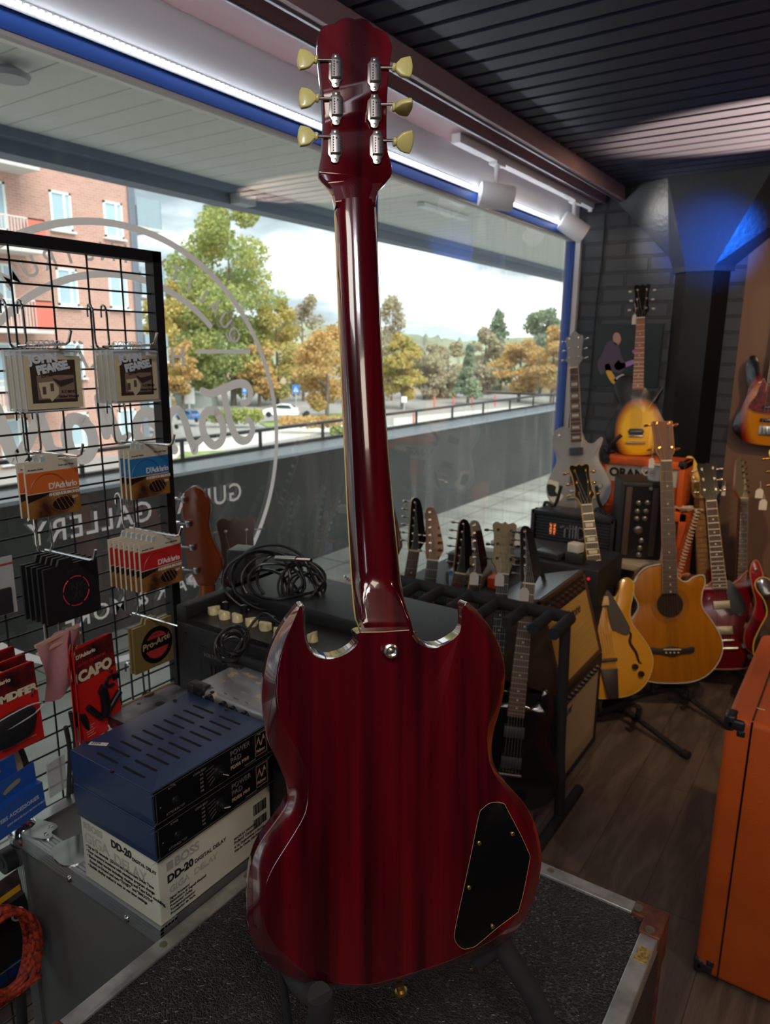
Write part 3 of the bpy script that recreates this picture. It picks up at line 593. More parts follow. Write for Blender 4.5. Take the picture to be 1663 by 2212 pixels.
# ================================================================== GREY FLIGHT CASE
ZG = .758; GX0, GX1, GY0, GY1 = -1.175, -.770, .560, 1.42
m_grey = mat('grey_laminate', '5e605e', .38, spec=.4); m_al2 = mat('brushed_aluminium_profile', 'b4b8ba', .32, .85)
g = thing('flight_case', 'grey flight case with ribbed aluminium edges under the boxes and amplifiers', 'case', (-.97, .99, 0))
MB().b2((GX0+.006, GY0+.006, .03), (GX1-.004, GY1-.006, ZG-.004)).build('panel', m_grey, g, smooth=False)
e1 = MB(); 
for k in range(5): e1.b2((GX0+.02, GY0+.002+k*.0062, ZG-.004), (GX1, GY0+.0066+k*.0062, ZG+.0012)); e1.b2((GX0+.02, GY0-.001, ZG-.0046-k*.0062), (GX1, GY0+.006, ZG-.0002-k*.0062))
e1.b2((GX0, GY0, ZG-.031), (GX1, GY0+.032, ZG)); e1.build('edge_profile', m_al2, g, smooth=False)
e2 = MB()
for k in range(4): e2.b2((GX0+.0065*k, GY0-.0005, .03), (GX0+.0045+.0065*k, GY0+.004, ZG-.03))
e2.b2((GX0, GY0, .03), (GX0+.028, GY0+.03, ZG-.03)); e2.build('edge_profile', m_al2, g, smooth=False)
MB().b2((GX0, GY0, ZG-.03), (GX0+.028, GY1, ZG+.001)).build('edge_profile', m_al2, g, smooth=False)
for x_, z_ in ((-1.0, ZG-.022), (-.85, ZG-.022), (GX0+.022, .52), (GX0+.02, .30)):
    MB().lathe([(.001, 0), (.0062, 0), (.005, .002), (.001, .003)], Matrix.Translation((x_, GY0-.001, z_)) @ Matrix.Rotation(R(90), 4, 'X'), 14).build('rivet', mat('chrome', 'd8dadc', .12, 1), g)
m_chrome = MATS['chrome']
# ball corner: rounded chrome with three lobes
bc = MB(); bc.lathe([(.001, .026), (.012, .024), (.021, .016), (.026, 0), (.024, -.014), (.018, -.022), (.001, -.024)], Matrix.Translation((GX0+.014, GY0+.014, ZG-.012)), 20)
bc.prism(cat([(GX0+.0, GY0+.0, 0), (GX0+.05, GY0+.004, 0), (GX0+.082, GY0+.014, 0), (GX0+.086, GY0+.026, 0), (GX0+.074, GY0+.032, 0), (GX0+.072, GY0+.044, 0), (GX0+.058, GY0+.048, 0), (GX0+.03, GY0+.04, 0), (GX0+.004, GY0+.03, 0)], 4), ZG+.001, ZG+.004)
bc = bc.build('ball_corner', m_chrome, g, ang=60)
for p in ((GX0+.072, GY0+.022), (GX0+.06, GY0+.038)): MB().lathe([(.001, 0), (.005, 0), (.0035, .0015), (.0015, .0006)], Matrix.Translation((p[0], p[1], ZG+.004)), 12).build('rivet', m_al2, bc)
MB().cyl((GX0-.005, GY0-.022, ZG-.062), (GX0-.005, GY0+.012, ZG-.062), .021, 20).cyl((GX0-.005, GY0-.023, ZG-.062), (GX0-.005, GY0-.020, ZG-.062), .009, 16).build('rubber_foot', mat('black_rubber', '26282a', .6), g)
hg = MB().b2((GX0+.03, .70, ZG), (GX0+.075, .78, ZG+.003)).cyl((GX0+.028, .70, ZG+.003), (GX0+.028, .78, ZG+.003), .004, 8).build('hinge', m_chrome, g)
for p in ((GX0+.055, .72), (GX0+.055, .76)): MB().lathe([(.001, 0), (.006, 0), (.004, .002), (.001, .002)], Matrix.Translation((p[0], p[1], ZG+.003)), 12).build('rivet', m_al2, hg)
lp_ = W(150, 1835, 2, ZG)
MB().prism(cat([(lp_.x-.02, lp_.y-.02, 0), (lp_.x+.03, lp_.y-.03, 0), (lp_.x+.05, lp_.y+.0, 0), (lp_.x+.04, lp_.y+.05, 0), (lp_.x-.0, lp_.y+.05, 0), (lp_.x-.022, lp_.y+.02, 0)], 4), ZG-.001, ZG+.003).build('plate', m_chrome, g)

# ================================================================== THE RED GUITAR, seen from behind
GA = R(12)
gz = (FW*math.cos(GA)-RT*math.sin(GA)).normalized()     # towards the guitar's front
gv = UP; gu = gv.cross(gz)*-1; gu = (RT*math.cos(GA)+FW*math.sin(GA)).normalized()
GO = PD(831, 1700, .755)
def G(px, py, z=0.):
    d = FW + RT*((px-CXP)/FPX) - UP*((py-CYP)/FPX); o = GO+gz*z
    return CAM + d*((o-CAM).dot(gz)/d.dot(gz))
m_cherry = mat('cherry_red_lacquer', '5a0410', .14, coat=1., spec=.6)
def cherry():
    t = m_cherry.node_tree; b = t.nodes['Principled BSDF']; L = t.links.new; nn = t.nodes.new
    tcn = nn('ShaderNodeTexCoord'); mp_ = nn('ShaderNodeMapping'); fr = Matrix((gu, gv, gz))
    dt = nn('ShaderNodeVectorMath'); dt.operation = 'DOT_PRODUCT'; dt.inputs[1].default_value = gu[:]
    dv = nn('ShaderNodeVectorMath'); dv.operation = 'DOT_PRODUCT'; dv.inputs[1].default_value = gv[:]
    gm = nn('ShaderNodeNewGeometry'); L(gm.outputs['Position'], dt.inputs[0]); L(gm.outputs['Position'], dv.inputs[0])
    cb_ = nn('ShaderNodeCombineXYZ'); mu = nn('ShaderNodeMath'); mu.operation = 'MULTIPLY'; mu.inputs[1].default_value = 34; mv = nn('ShaderNodeMath'); mv.operation = 'MULTIPLY'; mv.inputs[1].default_value = 1.5
    L(dt.outputs['Value'], mu.inputs[0]); L(dv.outputs['Value'], mv.inputs[0]); L(mu.outputs[0], cb_.inputs[0]); L(mv.outputs[0], cb_.inputs[1])
    no = nn('ShaderNodeTexNoise'); no.inputs['Scale'].default_value = 1; no.inputs['Detail'].default_value = 3; L(cb_.outputs[0], no.inputs[0])
    rp = nn('ShaderNodeValToRGB'); k = rp.color_ramp.elements; k[0].position = .38; k[0].color = lin('30040b'); k[1].position = .62; k[1].color = lin('5e0814'); L(no.outputs[0], rp.inputs[0]); L(rp.outputs[0], b.inputs['Base Color'])
cherry()
hero = thing('electric_guitar', 'cherry red double-horned electric guitar seen from behind, large in the foreground', 'guitar', G(850, 2130, .02))
# outline pairs: (outer px, outer py, inner px, inner py)
OP = [(775, 1362, 779, 1366), (769, 1385, 773, 1390), (745, 1407, 747, 1413), (712, 1417, 711, 1424), (685, 1410, 680, 1417), (667, 1391, 662, 1396), (660, 1360, 654, 1362), (659, 1328, 652, 1330),
      (657, 1308, 651, 1314), (648, 1304, 648, 1310), (633, 1319, 640, 1328), (605, 1358, 622, 1371), (580, 1412, 603, 1430), (567, 1475, 597, 1490), (567, 1540, 602, 1535), (578, 1600, 622, 1585), (600, 1648, 645, 1625), (617, 1690, 662, 1668), (621, 1718, 666, 1707),
      (612, 1748, 660, 1755), (588, 1783, 640, 1795), (562, 1819, 612, 1840), (543, 1860, 588, 1878), (534, 1912, 573, 1915), (532, 1966, 567, 1968), (539, 2015, 575, 2013), (556, 2053, 597, 2048), (585, 2086, 625, 2072), (625, 2111, 655, 2098), (670, 2127, 690, 2116), (735, 2135, 742, 2127), (800, 2135, 800, 2128), (845, 2125, 842, 2118), (895, 2111, 890, 2103), (958, 2091, 951, 2083),
      (1023, 2066, 1013, 2057), (1084, 2036, 1072, 2024), (1125, 1999, 1109, 1988), (1152, 1947, 1132, 1938), (1166, 1892, 1145, 1887), (1169, 1841, 1148, 1841), (1157, 1784, 1135, 1792), (1132, 1735, 1112, 1746), (1093, 1691, 1083, 1697), (1069, 1655, 1062, 1660),
      (1062, 1622, 1053, 1622), (1066, 1581, 1052, 1575), (1083, 1520, 1060, 1516), (1091, 1463, 1068, 1462), (1084, 1414, 1063, 1420), (1064, 1364, 1046, 1375), (1033, 1322, 1022, 1333), (1017, 1307, 1011, 1316), (1007, 1300, 1004, 1308), (1003, 1312, 998, 1316), (1004, 1340, 998, 1344), (995, 1365, 990, 1371), (962, 1387, 960, 1393), (934, 1393, 932, 1400), (909, 1383, 903, 1390), (896, 1368, 890, 1374), (884, 1362, 880, 1367)]
def gpts(pts, z, n=4):
    sm = []
    P = [Vector((p[0], p[1], 0)) for p in pts]; keep = cat(P, n)
    return [G(p.x, p.y, z) for p in keep]
outer = [(a, b) for a, b, c_, d_ in OP]; inner = [(c_, d_) for a, b, c_, d_ in OP]
mid = [((a*.7+c_*.3), (b*.7+d_*.3)) for a, b, c_, d_ in OP]; mid2 = [((a*.3+c_*.7), (b*.3+d_*.7)) for a, b, c_, d_ in OP]
inn2 = [(c_+(850-c_)*.010, d_+(1750-d_)*.008) for a, b, c_, d_ in OP]
mA = [((a*.10+c_*.90), (b*.10+d_*.90)) for a, b, c_, d_ in OP]; mB = [((a*.93+c_*.07), (b*.93+d_*.07)) for a, b, c_, d_ in OP]
rings = [gpts(inn2, 0), gpts(inner, .0001), gpts(mA, .0012), gpts(mB, .0115), gpts(outer, .0135)]
o12 = rings[-1]; rings.append([p+gz*.0012 for p in o12]); rings.append([p+gz*.020 for p in o12]); rings.append([p+gz*.0225 for p in o12])
cen = G(850, 1750, .03); rings.append([p+gz*.0235+(cen-p).normalized()*.0015 for p in o12])
hb = MB(); hb.loft(rings); hb = hb.build('body', m_cherry, hero, ang=50)
# neck: D section, rows of (py, left px, right px)
NK = [(440, 725, 809), (470, 724, 811), (520, 726.5, 812.5), (600, 729.5, 815.5), (720, 734, 821), (850, 739.5, 828), (980, 745.5, 837), (1100, 751, 848), (1200, 757, 857.5), (1260, 761, 864), (1300, 764, 871), (1335, 768, 878), (1362, 779, 884)]
NZ = .030
def neck_section(py, l, r_, depth, flat=0.):
    o = []; n = 16; a = G(l, py, NZ); b = G(r_, py, NZ); m_ = (a+b)/2; h = (b-a)/2
    for k in range(n+1):
        th = math.pi*k/n; cx = -math.cos(th); sy = math.sin(th)
        if flat: sy = min(1, sy*1.0+flat*sy)
        o.append(m_+h*cx-gz*(depth*(sy**.8)))
    return o
def nd(py):
    if py < 1240: return .0165+.0025*(py-440)/800
    return .019
nrows = []
for i in range(len(NK)-1):
    for k in range(4):
        t_ = k/4; py = NK[i][0]*(1-t_)+NK[i+1][0]*t_; nrows.append((py, NK[i][1]*(1-t_)+NK[i+1][1]*t_, NK[i][2]*(1-t_)+NK[i+1][2]*t_))
nrows.append(NK[-1])
nk = MB(); R_ = []
for py, l, r_ in nrows:
    d = nd(py)
    if py > 1255: f = (py-1255)/107; d = .019+.010*min(1, f*1.3)
    R_.append(neck_section(py, l, r_, d, 0 if py < 1255 else (py-1255)/50))
nk.loft(R_); nk.build('neck', m_cherry, hero, ang=60)
# heel block behind the joint
hl = MB(); a = [G(782, 1316, .002), G(874, 1316, .004), G(884, 1362, .0006), G(779, 1366, .0006)]
hl.loft([[G(786, 1330, .008), G(873, 1328, .008), G(876, 1328, .028), G(770, 1330, .028)], [G(781, 1345, .002), G(880, 1343, .002), G(882, 1343, .028), G(774, 1345, .028)], [G(779, 1367, .0001), G(884, 1363, .0001), G(884, 1363, .028), G(779, 1367, .028)]]); hl.build('heel', m_cherry, hero, ang=30)
MB().tube([G(779, 1366, -.0004), G(830, 1365, -.0004), G(884, 1361, -.0004)], .0006, 6).build('heel_seam', mat('pale_wood_seam', 'c09a6a', .5), hero)
# fretboard with binding
FB = MB(); fb = []
for py, l, r_ in nrows[1:]: fb.append([G(l, py, NZ), G(r_, py, NZ), G(r_, py, NZ)+gz*.0055, G(l, py, NZ)+gz*.0055])
FB.loft(fb); FB.build('fretboard', mat('dark_rosewood', '3a2420', .5), hero, smooth=False)
bd = MB(); bd.tube([G(l-.3, py, NZ+.0015) for py, l, r_ in nrows[1:]], .0011, 6).tube([G(r_+.3, py, NZ+.0015) for py, l, r_ in nrows[1:]], .0011, 6)
bd.build('binding', mat('aged_cream_binding', 'c9b36a', .4), hero)
# headstock: flat plate tilted back (towards the camera at the top)
def hz(py): return NZ-.004+(440-py)*.0000 - max(0, (400-py))*.00004
HP = [(723, 450), (718, 424), (708, 406), (690, 386), (686.5, 374), (693, 337), (697, 277), (695, 216), (690, 168), (684, 118), (683, 95), (689, 76), (696, 64.5), (707, 61), (720, 59), (728, 53), (736, 48.5), (744, 46.2), (752, 46), (760, 47.5), (766, 49.5), (773, 47.5), (782, 47.2), (790, 50.5), (796, 56), (806, 65.5), (819, 71), (831, 76), (839, 91), (844, 106), (843.5, 121), (837, 168), (833, 240), (833, 313), (838.5, 345), (844.5, 370), (843, 383), (833, 396), (824, 405), (813, 422), (809, 450)]
hp = [Vector((x_, y_, 0)) for x_, y_ in HP]
hp2 = cat(hp, 3, closed=False)
def hring(ins, dz):
    c_ = Vector((765, 240, 0)); o = []
    for p in hp2:
        d = (c_-p); d.z = 0; q = p+d.normalized()*ins; o.append(G(q.x, q.y, hz(p.y)+0)+gz*dz)
    return o
hk = MB(); rr_ = hring(0, 0); back = hring(0, 0)
hk.loft([[p-gz*.0072 + (G(765, 240, hz(240))-p).normalized()*.0015 for p in rr_], [p-gz*.0055 for p in rr_], [p+gz*.0065 for p in rr_], [p+gz*.0078+(G(765, 240, hz(240))-p).normalized()*.001 for p in rr_]])
hk.build('headstock', m_cherry, hero, ang=50)
# volute: smooth swelling from headstock into neck
vl = MB(); VR = []
for py, l, r_, d in ((372, 712, 820, .0060), (395, 712, 822, .0080), (415, 716, 817, .0105), (435, 721, 811, .0135), (455, 724, 810, .0160), (475, 725, 811, .0166)):
    VR.append(neck_section(py, l, r_, d+(0 if py > 430 else .004)))
vl.loft(VR); vl.build('volute', m_cherry, hero, ang=60)
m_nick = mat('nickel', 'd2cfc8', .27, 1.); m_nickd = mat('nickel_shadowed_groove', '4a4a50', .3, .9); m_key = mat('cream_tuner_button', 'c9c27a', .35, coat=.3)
def px_frame(px, py, z, ang=0.):
    o = G(px, py, z); k = (G(px+1, py, z)-o).length
    u = (G(px+1, py, z)-o).normalized(); v = (G(px, py-1, z)-o).normalized(); w = v.cross(u)*-1  # w = u x v -> towards camera
    w = u.cross(v); return Matrix.Translation(o) @ Matrix((u, v, w)).transposed().to_4x4() @ Matrix.Rotation(ang, 4, 'Z') @ Matrix.Scale(k, 4)
# face towards camera is -gz = +w
TZ = lambda py: hz(py)-.0072
TN = [(725, 152, -1, 664, 132, 0), (726, 233, -1, 667, 215, 0), (723.5, 315, -1, 665, 297, 0), (808.5, 160, 1, 867, 149, 0), (809, 239, 1, 867, 228, 1), (814, 317, 1, 869, 306, .45)]
for tx, ty, sd, bx, by, edge in TN:
    M = px_frame(tx, ty, TZ(ty))
    tn = MB(); tn.M = M
    out_ = [(-3, 37), (3, 37), (8, 33), (9, 27), (15, 20), (15, -18), (9, -27), (8, -34), (4, -37), (-4, -37), (-8, -34), (-9, -27), (-15, -18), (-15, 20), (-9, 27), (-8, 33)]
    tn.prism(out_, 0, 2.2, bev=.6); tn = tn.build('tuning_machine', m_nick, hero, ang=35)
    hs = MB(); hs.M = M; hs.prism([(-10.5, -19), (12.5, -19), (12.5, 20), (-10.5, 20)], 2, 9.5, bev=2.2); hs.build('gear_housing', m_nick, tn, ang=35)
    pl = MB(); pl.M = M
    for gx in (-4.6, 9.0):
        for gy in range(6): pl.box((gx, -14+gy*5.6, 9.6), (2.4, 3.6, .5))
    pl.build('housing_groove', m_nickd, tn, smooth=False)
    hd_ = MB(); hd_.M = M; hd_.lathe([(0.01, 9.3), (1.9, 9.3), (1.9, 9.8), (0.01, 9.8)], Matrix.Translation((2.0, 12, 0)), 12); hd_.build('oil_hole', mat('dark_hole', '18181a', .6), tn)
    for sy in (30, -31):
        sc = MB(); sc.M = M; sc.lathe([(.01, 2), (3.6, 2), (3.2, 3.6), (.01, 4.2)], Matrix.Translation((0, sy, 0)), 12); sc.box((0, sy, 4.1), (4.2, .9, .4)); sc.build('screw', m_nick, tn)
    Mb = px_frame(bx, by, TZ(by)+.0)
    sh = MB(); p0 = M @ Vector((sd*8, (ty-by)*.96, 4.5)); p1 = Mb @ Vector((-sd*18, 0, 4.5)); sh.tube([p0, p1], .0016, 10)
    sh.tube([p1, Mb @ Vector((-sd*17, 0, 4.5))], .0016, 10); sh.build('shaft', m_nick, tn)
    kb = MB(); kb.M = Mb @ Matrix.Rotation(edge*R(78), 4, 'X') if edge else Mb
    kb.lathe([(.01, -4), (5.0, -4), (8.5, -2.5), (9, 0), (8.5, 2.5), (5.5, 4), (.01, 4)], Matrix.Translation((-sd*17.5, 0, 4.5)) @ Matrix.Rotation(R(90), 4, 'Y'), 18)
    half = [(-14.5, 5.5), (-10, 11), (-4, 17), (4, 20), (17, 22), (21, 14), (23, 0)]
    pr = half+[(x_, -y_) for x_, y_ in reversed(half[:-1])]; pr = [(x_*sd, y_) for x_, y_ in pr]
    kb.prism(pr, -1.5, 10.5, bev=3.2); kb.build('tuner_button', m_key, tn, ang=50)
MB().box((0, 0, 0), (1, 1, 1))
sp_ = MB(); sp_.M = px_frame(841, 1403, 0); sp_.lathe([(.01, 0), (9, 0), (8, 8), (13, 12), (16, 16), (15, 20), (11, 22), (9, 20.5), (.01, 20.5)], None, 24)
sb = sp_.build('strap_button', m_nick, hero)
x_ = MB(); x_.M = px_frame(841, 1403, 0); x_.lathe([(.01, 20), (5.5, 20), (5, 22.5), (.01, 23.5)], None, 16); x_ = x_.build('screw', m_nick, sb)
x2 = MB(); x2.M = px_frame(841, 1403, 0); x2.box((0, 0, 23.4), (6, 1.1, .6)).box((0, 0, 23.4), (1.1, 6, .6)); x2.build('screw_slot', mat('dark_hole', '18181a', .6), sb)
CPt = [(1035, 1760), (1043, 1747), (1055, 1737), (1068, 1733.5), (1081, 1734), (1090, 1738), (1096, 1750), (1125, 1805), (1140, 1838), (1144, 1848), (1143, 1862), (1132, 1920), (1121, 1963), (1115, 1973), (1075, 2003), (1030, 2041), (1016, 2047), (1002, 2049.5), (991, 2043), (984, 2033), (982, 2017), (990, 1975), (1003, 1915), (1020, 1835)]
cp = MB(); Q = cat([Vector((a, b, 0)) for a, b in CPt], 3); cp.loft([[G(p.x, p.y, -.0003) for p in Q], [G(p.x, p.y, -.0016) for p in Q], [G(p.x+(1060-p.x)*.008, p.y+(1890-p.y)*.008, -.0021) for p in Q]])
cpo = cp.build('control_cover', mat('gloss_black_plastic', '0c0c0d', .22), hero, ang=50)
MB().tube([G(p.x, p.y, -.0006) for p in Q], .0005, 5, closed=True).build('cavity_edge', mat('pale_wood_seam', 'c09a6a', .5), cpo)
for x_, y_ in ((1107, 1801), (1035, 1821), (1013, 1917), (1064, 2001)):
    s_ = MB(); s_.M = px_frame(x_, y_, -.002); s_.lathe([(.01, 0), (4.6, 0), (4.4, 1.5), (2, 3), (.01, 3)], None, 14); s_.box((0, 0, 3), (5, .9, .5)).box((0, 0, 3), (.9, 5, .5)); s_.build('screw', mat('antique_brass', 'b09258', .25, .9), cpo)
eb = MB(); eb.cyl(G(863, 2126, .018), G(866, 2141, .018), .0045, 12).cyl(G(866, 2139, .018), G(867, 2145, .018), .007, 12); eb.build('end_button', mat('antique_brass', 'b09258', .25, .9), hero)
# serial number stamped faintly in the headstock back
k_ = (G(766, 100, TZ(95))-G(765, 100, TZ(95))).length
text('stamped_lettering', '2 0 1 9 5', m_cherry, hero, px_frame(745, 97, TZ(97)+.0001) , 13, ext=.25)
# front hardware hidden from here but there: strings and pickups on the other face
fz = .0355
for y_ in (1470, 1600): 
    f_ = MB(); c_ = G(833, y_, fz+.002); mm = Matrix.Translation(c_) @ Matrix((gu, gv, gz)).transposed().to_4x4(); f_.M = mm; f_.box((0, 0, 0), (.07, .038, .012), bev=.002); f_.build('pickup', m_nick, hero)
# -------------------------------------------------- stand
m_foam = mat('black_foam_tube', '242426', .8, bump=.3, bscale=200); m_steel = mat('dark_steel_tube', '5a5c60', .3, .8)
def CP_(px, py, z): return W(px, py, 2, z)
st = thing('guitar_stand', 'black A-frame guitar stand holding the red guitar on the leather case', 'guitar stand', (-.36, .6, ZL))
base_r = CP_(1235, 2330, ZL+.012)
p_top = G(1082, 2038, .045)
MB().tube([p_top+UP*.02-gz*.0, p_top, (p_top*.55+base_r*.45)+Vector((0, 0, .012)), base_r], .0125, 14).build('leg', m_foam, st)
a_ = G(684, 2140, .02); b_ = CP_(672, 2370, ZL+.012)
MB().tube([G(690, 2148, -.012), G(694, 2175, -.010), b_], .0135, 14).build('leg', m_foam, st)
c_ = G(600, 2040, .06); MB().tube([c_, CP_(640, 2330, ZL+.006)], .0045, 10).build('strut', m_steel, st)
MB().tube([G(690, 2150, -.014), G(672, 2146, .012), G(640, 2110, .042), G(628, 2085, .06)], .0125, 12).build('cradle_arm', m_foam, st)
MB().tube([G(1030, 2074, .06), G(1060, 2052, .052), G(1084, 2034, .045)], .011, 12).build('cradle_arm', m_foam, st)
# ================================================================== GENERIC GUITARS (local: x right, y up the neck from the body's bottom, z to the front; metres)
def burst_mat(name, c_in, c_mid, c_out, cx, cy, rx, ry, coat=.8, rough=.2):
    m = mat(name, c_in, rough, coat=coat); t = m.node_tree; b = t.nodes['Principled BSDF']; L = t.links.new; nn = t.nodes.new
    tcn = nn('ShaderNodeTexCoord'); mp_ = nn('ShaderNodeMapping'); mp_.inputs['Location'].default_value = (-cx/rx, -cy/ry, 0); mp_.inputs['Scale'].default_value = (1/rx, 1/ry, 0)
    ln = nn('ShaderNodeVectorMath'); ln.operation = 'LENGTH'; rp = nn('ShaderNodeValToRGB'); k = rp.color_ramp.elements
    k[0].position = .55; k[0].color = lin(c_in); k[1].position = .86; k[1].color = lin(c_out); e3 = k.new(.74); e3.color = lin(c_mid)
    L(tcn.outputs['Object'], mp_.inputs[0]); L(mp_.outputs[0], ln.inputs[0]); L(ln.outputs['Value'], rp.inputs[0]); L(rp.outputs[0], b.inputs['Base Color']); return m
BODY = {
 'single': ([(0, .004), (.08, .010), (.135, .045), (.163, .10), (.160, .155), (.132, .215), (.108, .265), (.108, .31), (.126, .355), (.128, .378), (.112, .372), (.09, .352), (.06, .352), (.036, .378), (.028, .41), (0, .43), (-.028, .436), (-.06, .447), (-.10, .436), (-.124, .40), (-.122, .35), (-.106, .30), (-.108, .26), (-.132, .215), (-.160, .155), (-.163, .10), (-.135, .045), (-.08, .010)], .05, .40),
 'semi': ([(0, .0), (.09, .008), (.155, .04), (.20, .105), (.198, .17), (.165, .235), (.135, .29), (.14, .345), (.165, .395), (.160, .43), (.125, .44), (.085, .405), (.05, .385), (.03, .40), (0, .41), (-.03, .40), (-.05, .385), (-.085, .405), (-.125, .44), (-.160, .43), (-.165, .395), (-.14, .345), (-.135, .29), (-.165, .235), (-.198, .17), (-.20, .105), (-.155, .04), (-.09, .008)], .045, .395),
 'acoustic': ([(0, 0), (.09, .008), (.155, .045), (.198, .11), (.2, .175), (.165, .245), (.128, .305), (.13, .36), (.143, .40), (.135, .43), (.10, .425), (.065, .405), (.035, .425), (.03, .47), (0, .478), (-.05, .476), (-.10, .46), (-.14, .41), (-.142, .36), (-.125, .305), (-.165, .245), (-.2, .175), (-.198, .11), (-.155, .045), (-.09, .008)], .10, .465),
 'arch': ([(0, 0), (.08, .008), (.14, .045), (.178, .11), (.18, .17), (.15, .235), (.12, .29), (.122, .345), (.142, .405), (.150, .45), (.128, .472), (.10, .462), (.092, .432), (.07, .40), (.04, .40), (.03, .44), (0, .455), (-.05, .46), (-.10, .445), (-.128, .40), (-.13, .35), (-.118, .29), (-.15, .235), (-.18, .17), (-.178, .11), (-.14, .045), (-.08, .008)], .07, .44),
 'double': ([(0, 0), (.09, .006), (.145, .04), (.165, .10), (.15, .165), (.122, .22), (.118, .27), (.128, .32), (.122, .37), (.10, .40), (.085, .392), (.08, .36), (.055, .335), (.03, .34), (0, .345), (-.03, .34), (-.055, .335), (-.085, .365), (-.10, .41), (-.115, .44), (-.135, .43), (-.142, .38), (-.128, .31), (-.115, .25), (-.128, .19), (-.155, .12), (-.15, .055), (-.09, .008)], .045, .335),
 'bass': ([(0, 0), (.09, .004), (.15, .04), (.172, .10), (.15, .17), (.118, .225), (.115, .275), (.128, .32), (.12, .36), (.095, .365), (.08, .345), (.05, .325), (.03, .33), (0, .335), (-.03, .33), (-.055, .34), (-.075, .39), (-.085, .44), (-.105, .475), (-.135, .468), (-.145, .42), (-.135, .35), (-.12, .285), (-.135, .215), (-.165, .14), (-.168, .07), (-.10, .012)], .045, .325),
}
HEAD = {
 'three': [(-.0215, 0), (-.030, .028), (-.042, .045), (-.036, .075), (-.037, .14), (-.043, .178), (-.030, .190), (-.012, .184), (0, .192), (.012, .184), (.030, .190), (.043, .178), (.037, .14), (.036, .075), (.042, .045), (.030, .028), (.0215, 0)],
 'square': [(-.0215, 0), (-.025, .02), (-.036, .04), (-.040, .17), (.040, .17), (.036, .04), (.025, .02), (.0215, 0)],
 'crown': [(-.0215, 0), (-.030, .025), (-.043, .05), (-.036, .08), (-.045, .165), (-.025, .18), (0, .205), (.025, .18), (.045, .165), (.036, .08), (.043, .05), (.030, .025), (.0215, 0)],
 'inline': [(-.0215, 0), (-.027, .02), (-.030, .05), (-.035, .12), (-.040, .19), (-.022, .205), (.000, .188), (.022, .12), (.040, .05), (.032, .025), (.0215, 0)],
 'inline_r': [(.0215, 0), (.027, .02), (.030, .05), (.035, .12), (.040, .19), (.022, .205), (.000, .188), (-.022, .12), (-.040, .05), (-.032, .025), (-.0215, 0)],
 'swoop_m': [(.0215, 0), (.028, .02), (.034, .05), (.030, .12), (.026, .18), (.012, .205), (-.008, .21), (-.026, .19), (-.03, .165), (-.022, .13), (-.03, .09), (-.042, .06), (-.036, .03), (-.0215, 0)],
 'swoop': [(-.0215, 0), (-.028, .02), (-.034, .05), (-.030, .12), (-.026, .18), (-.012, .205), (.008, .21), (.026, .19), (.03, .165), (.022, .13), (.03, .09), (.042, .06), (.036, .03), (.0215, 0)],
}
def hexm(h, **k): return mat('finish_'+h+('' if not k else '_'+'_'.join(f'{a}{b}' for a, b in k.items())), h, **({'rough': .22, 'coat': .6} | k))
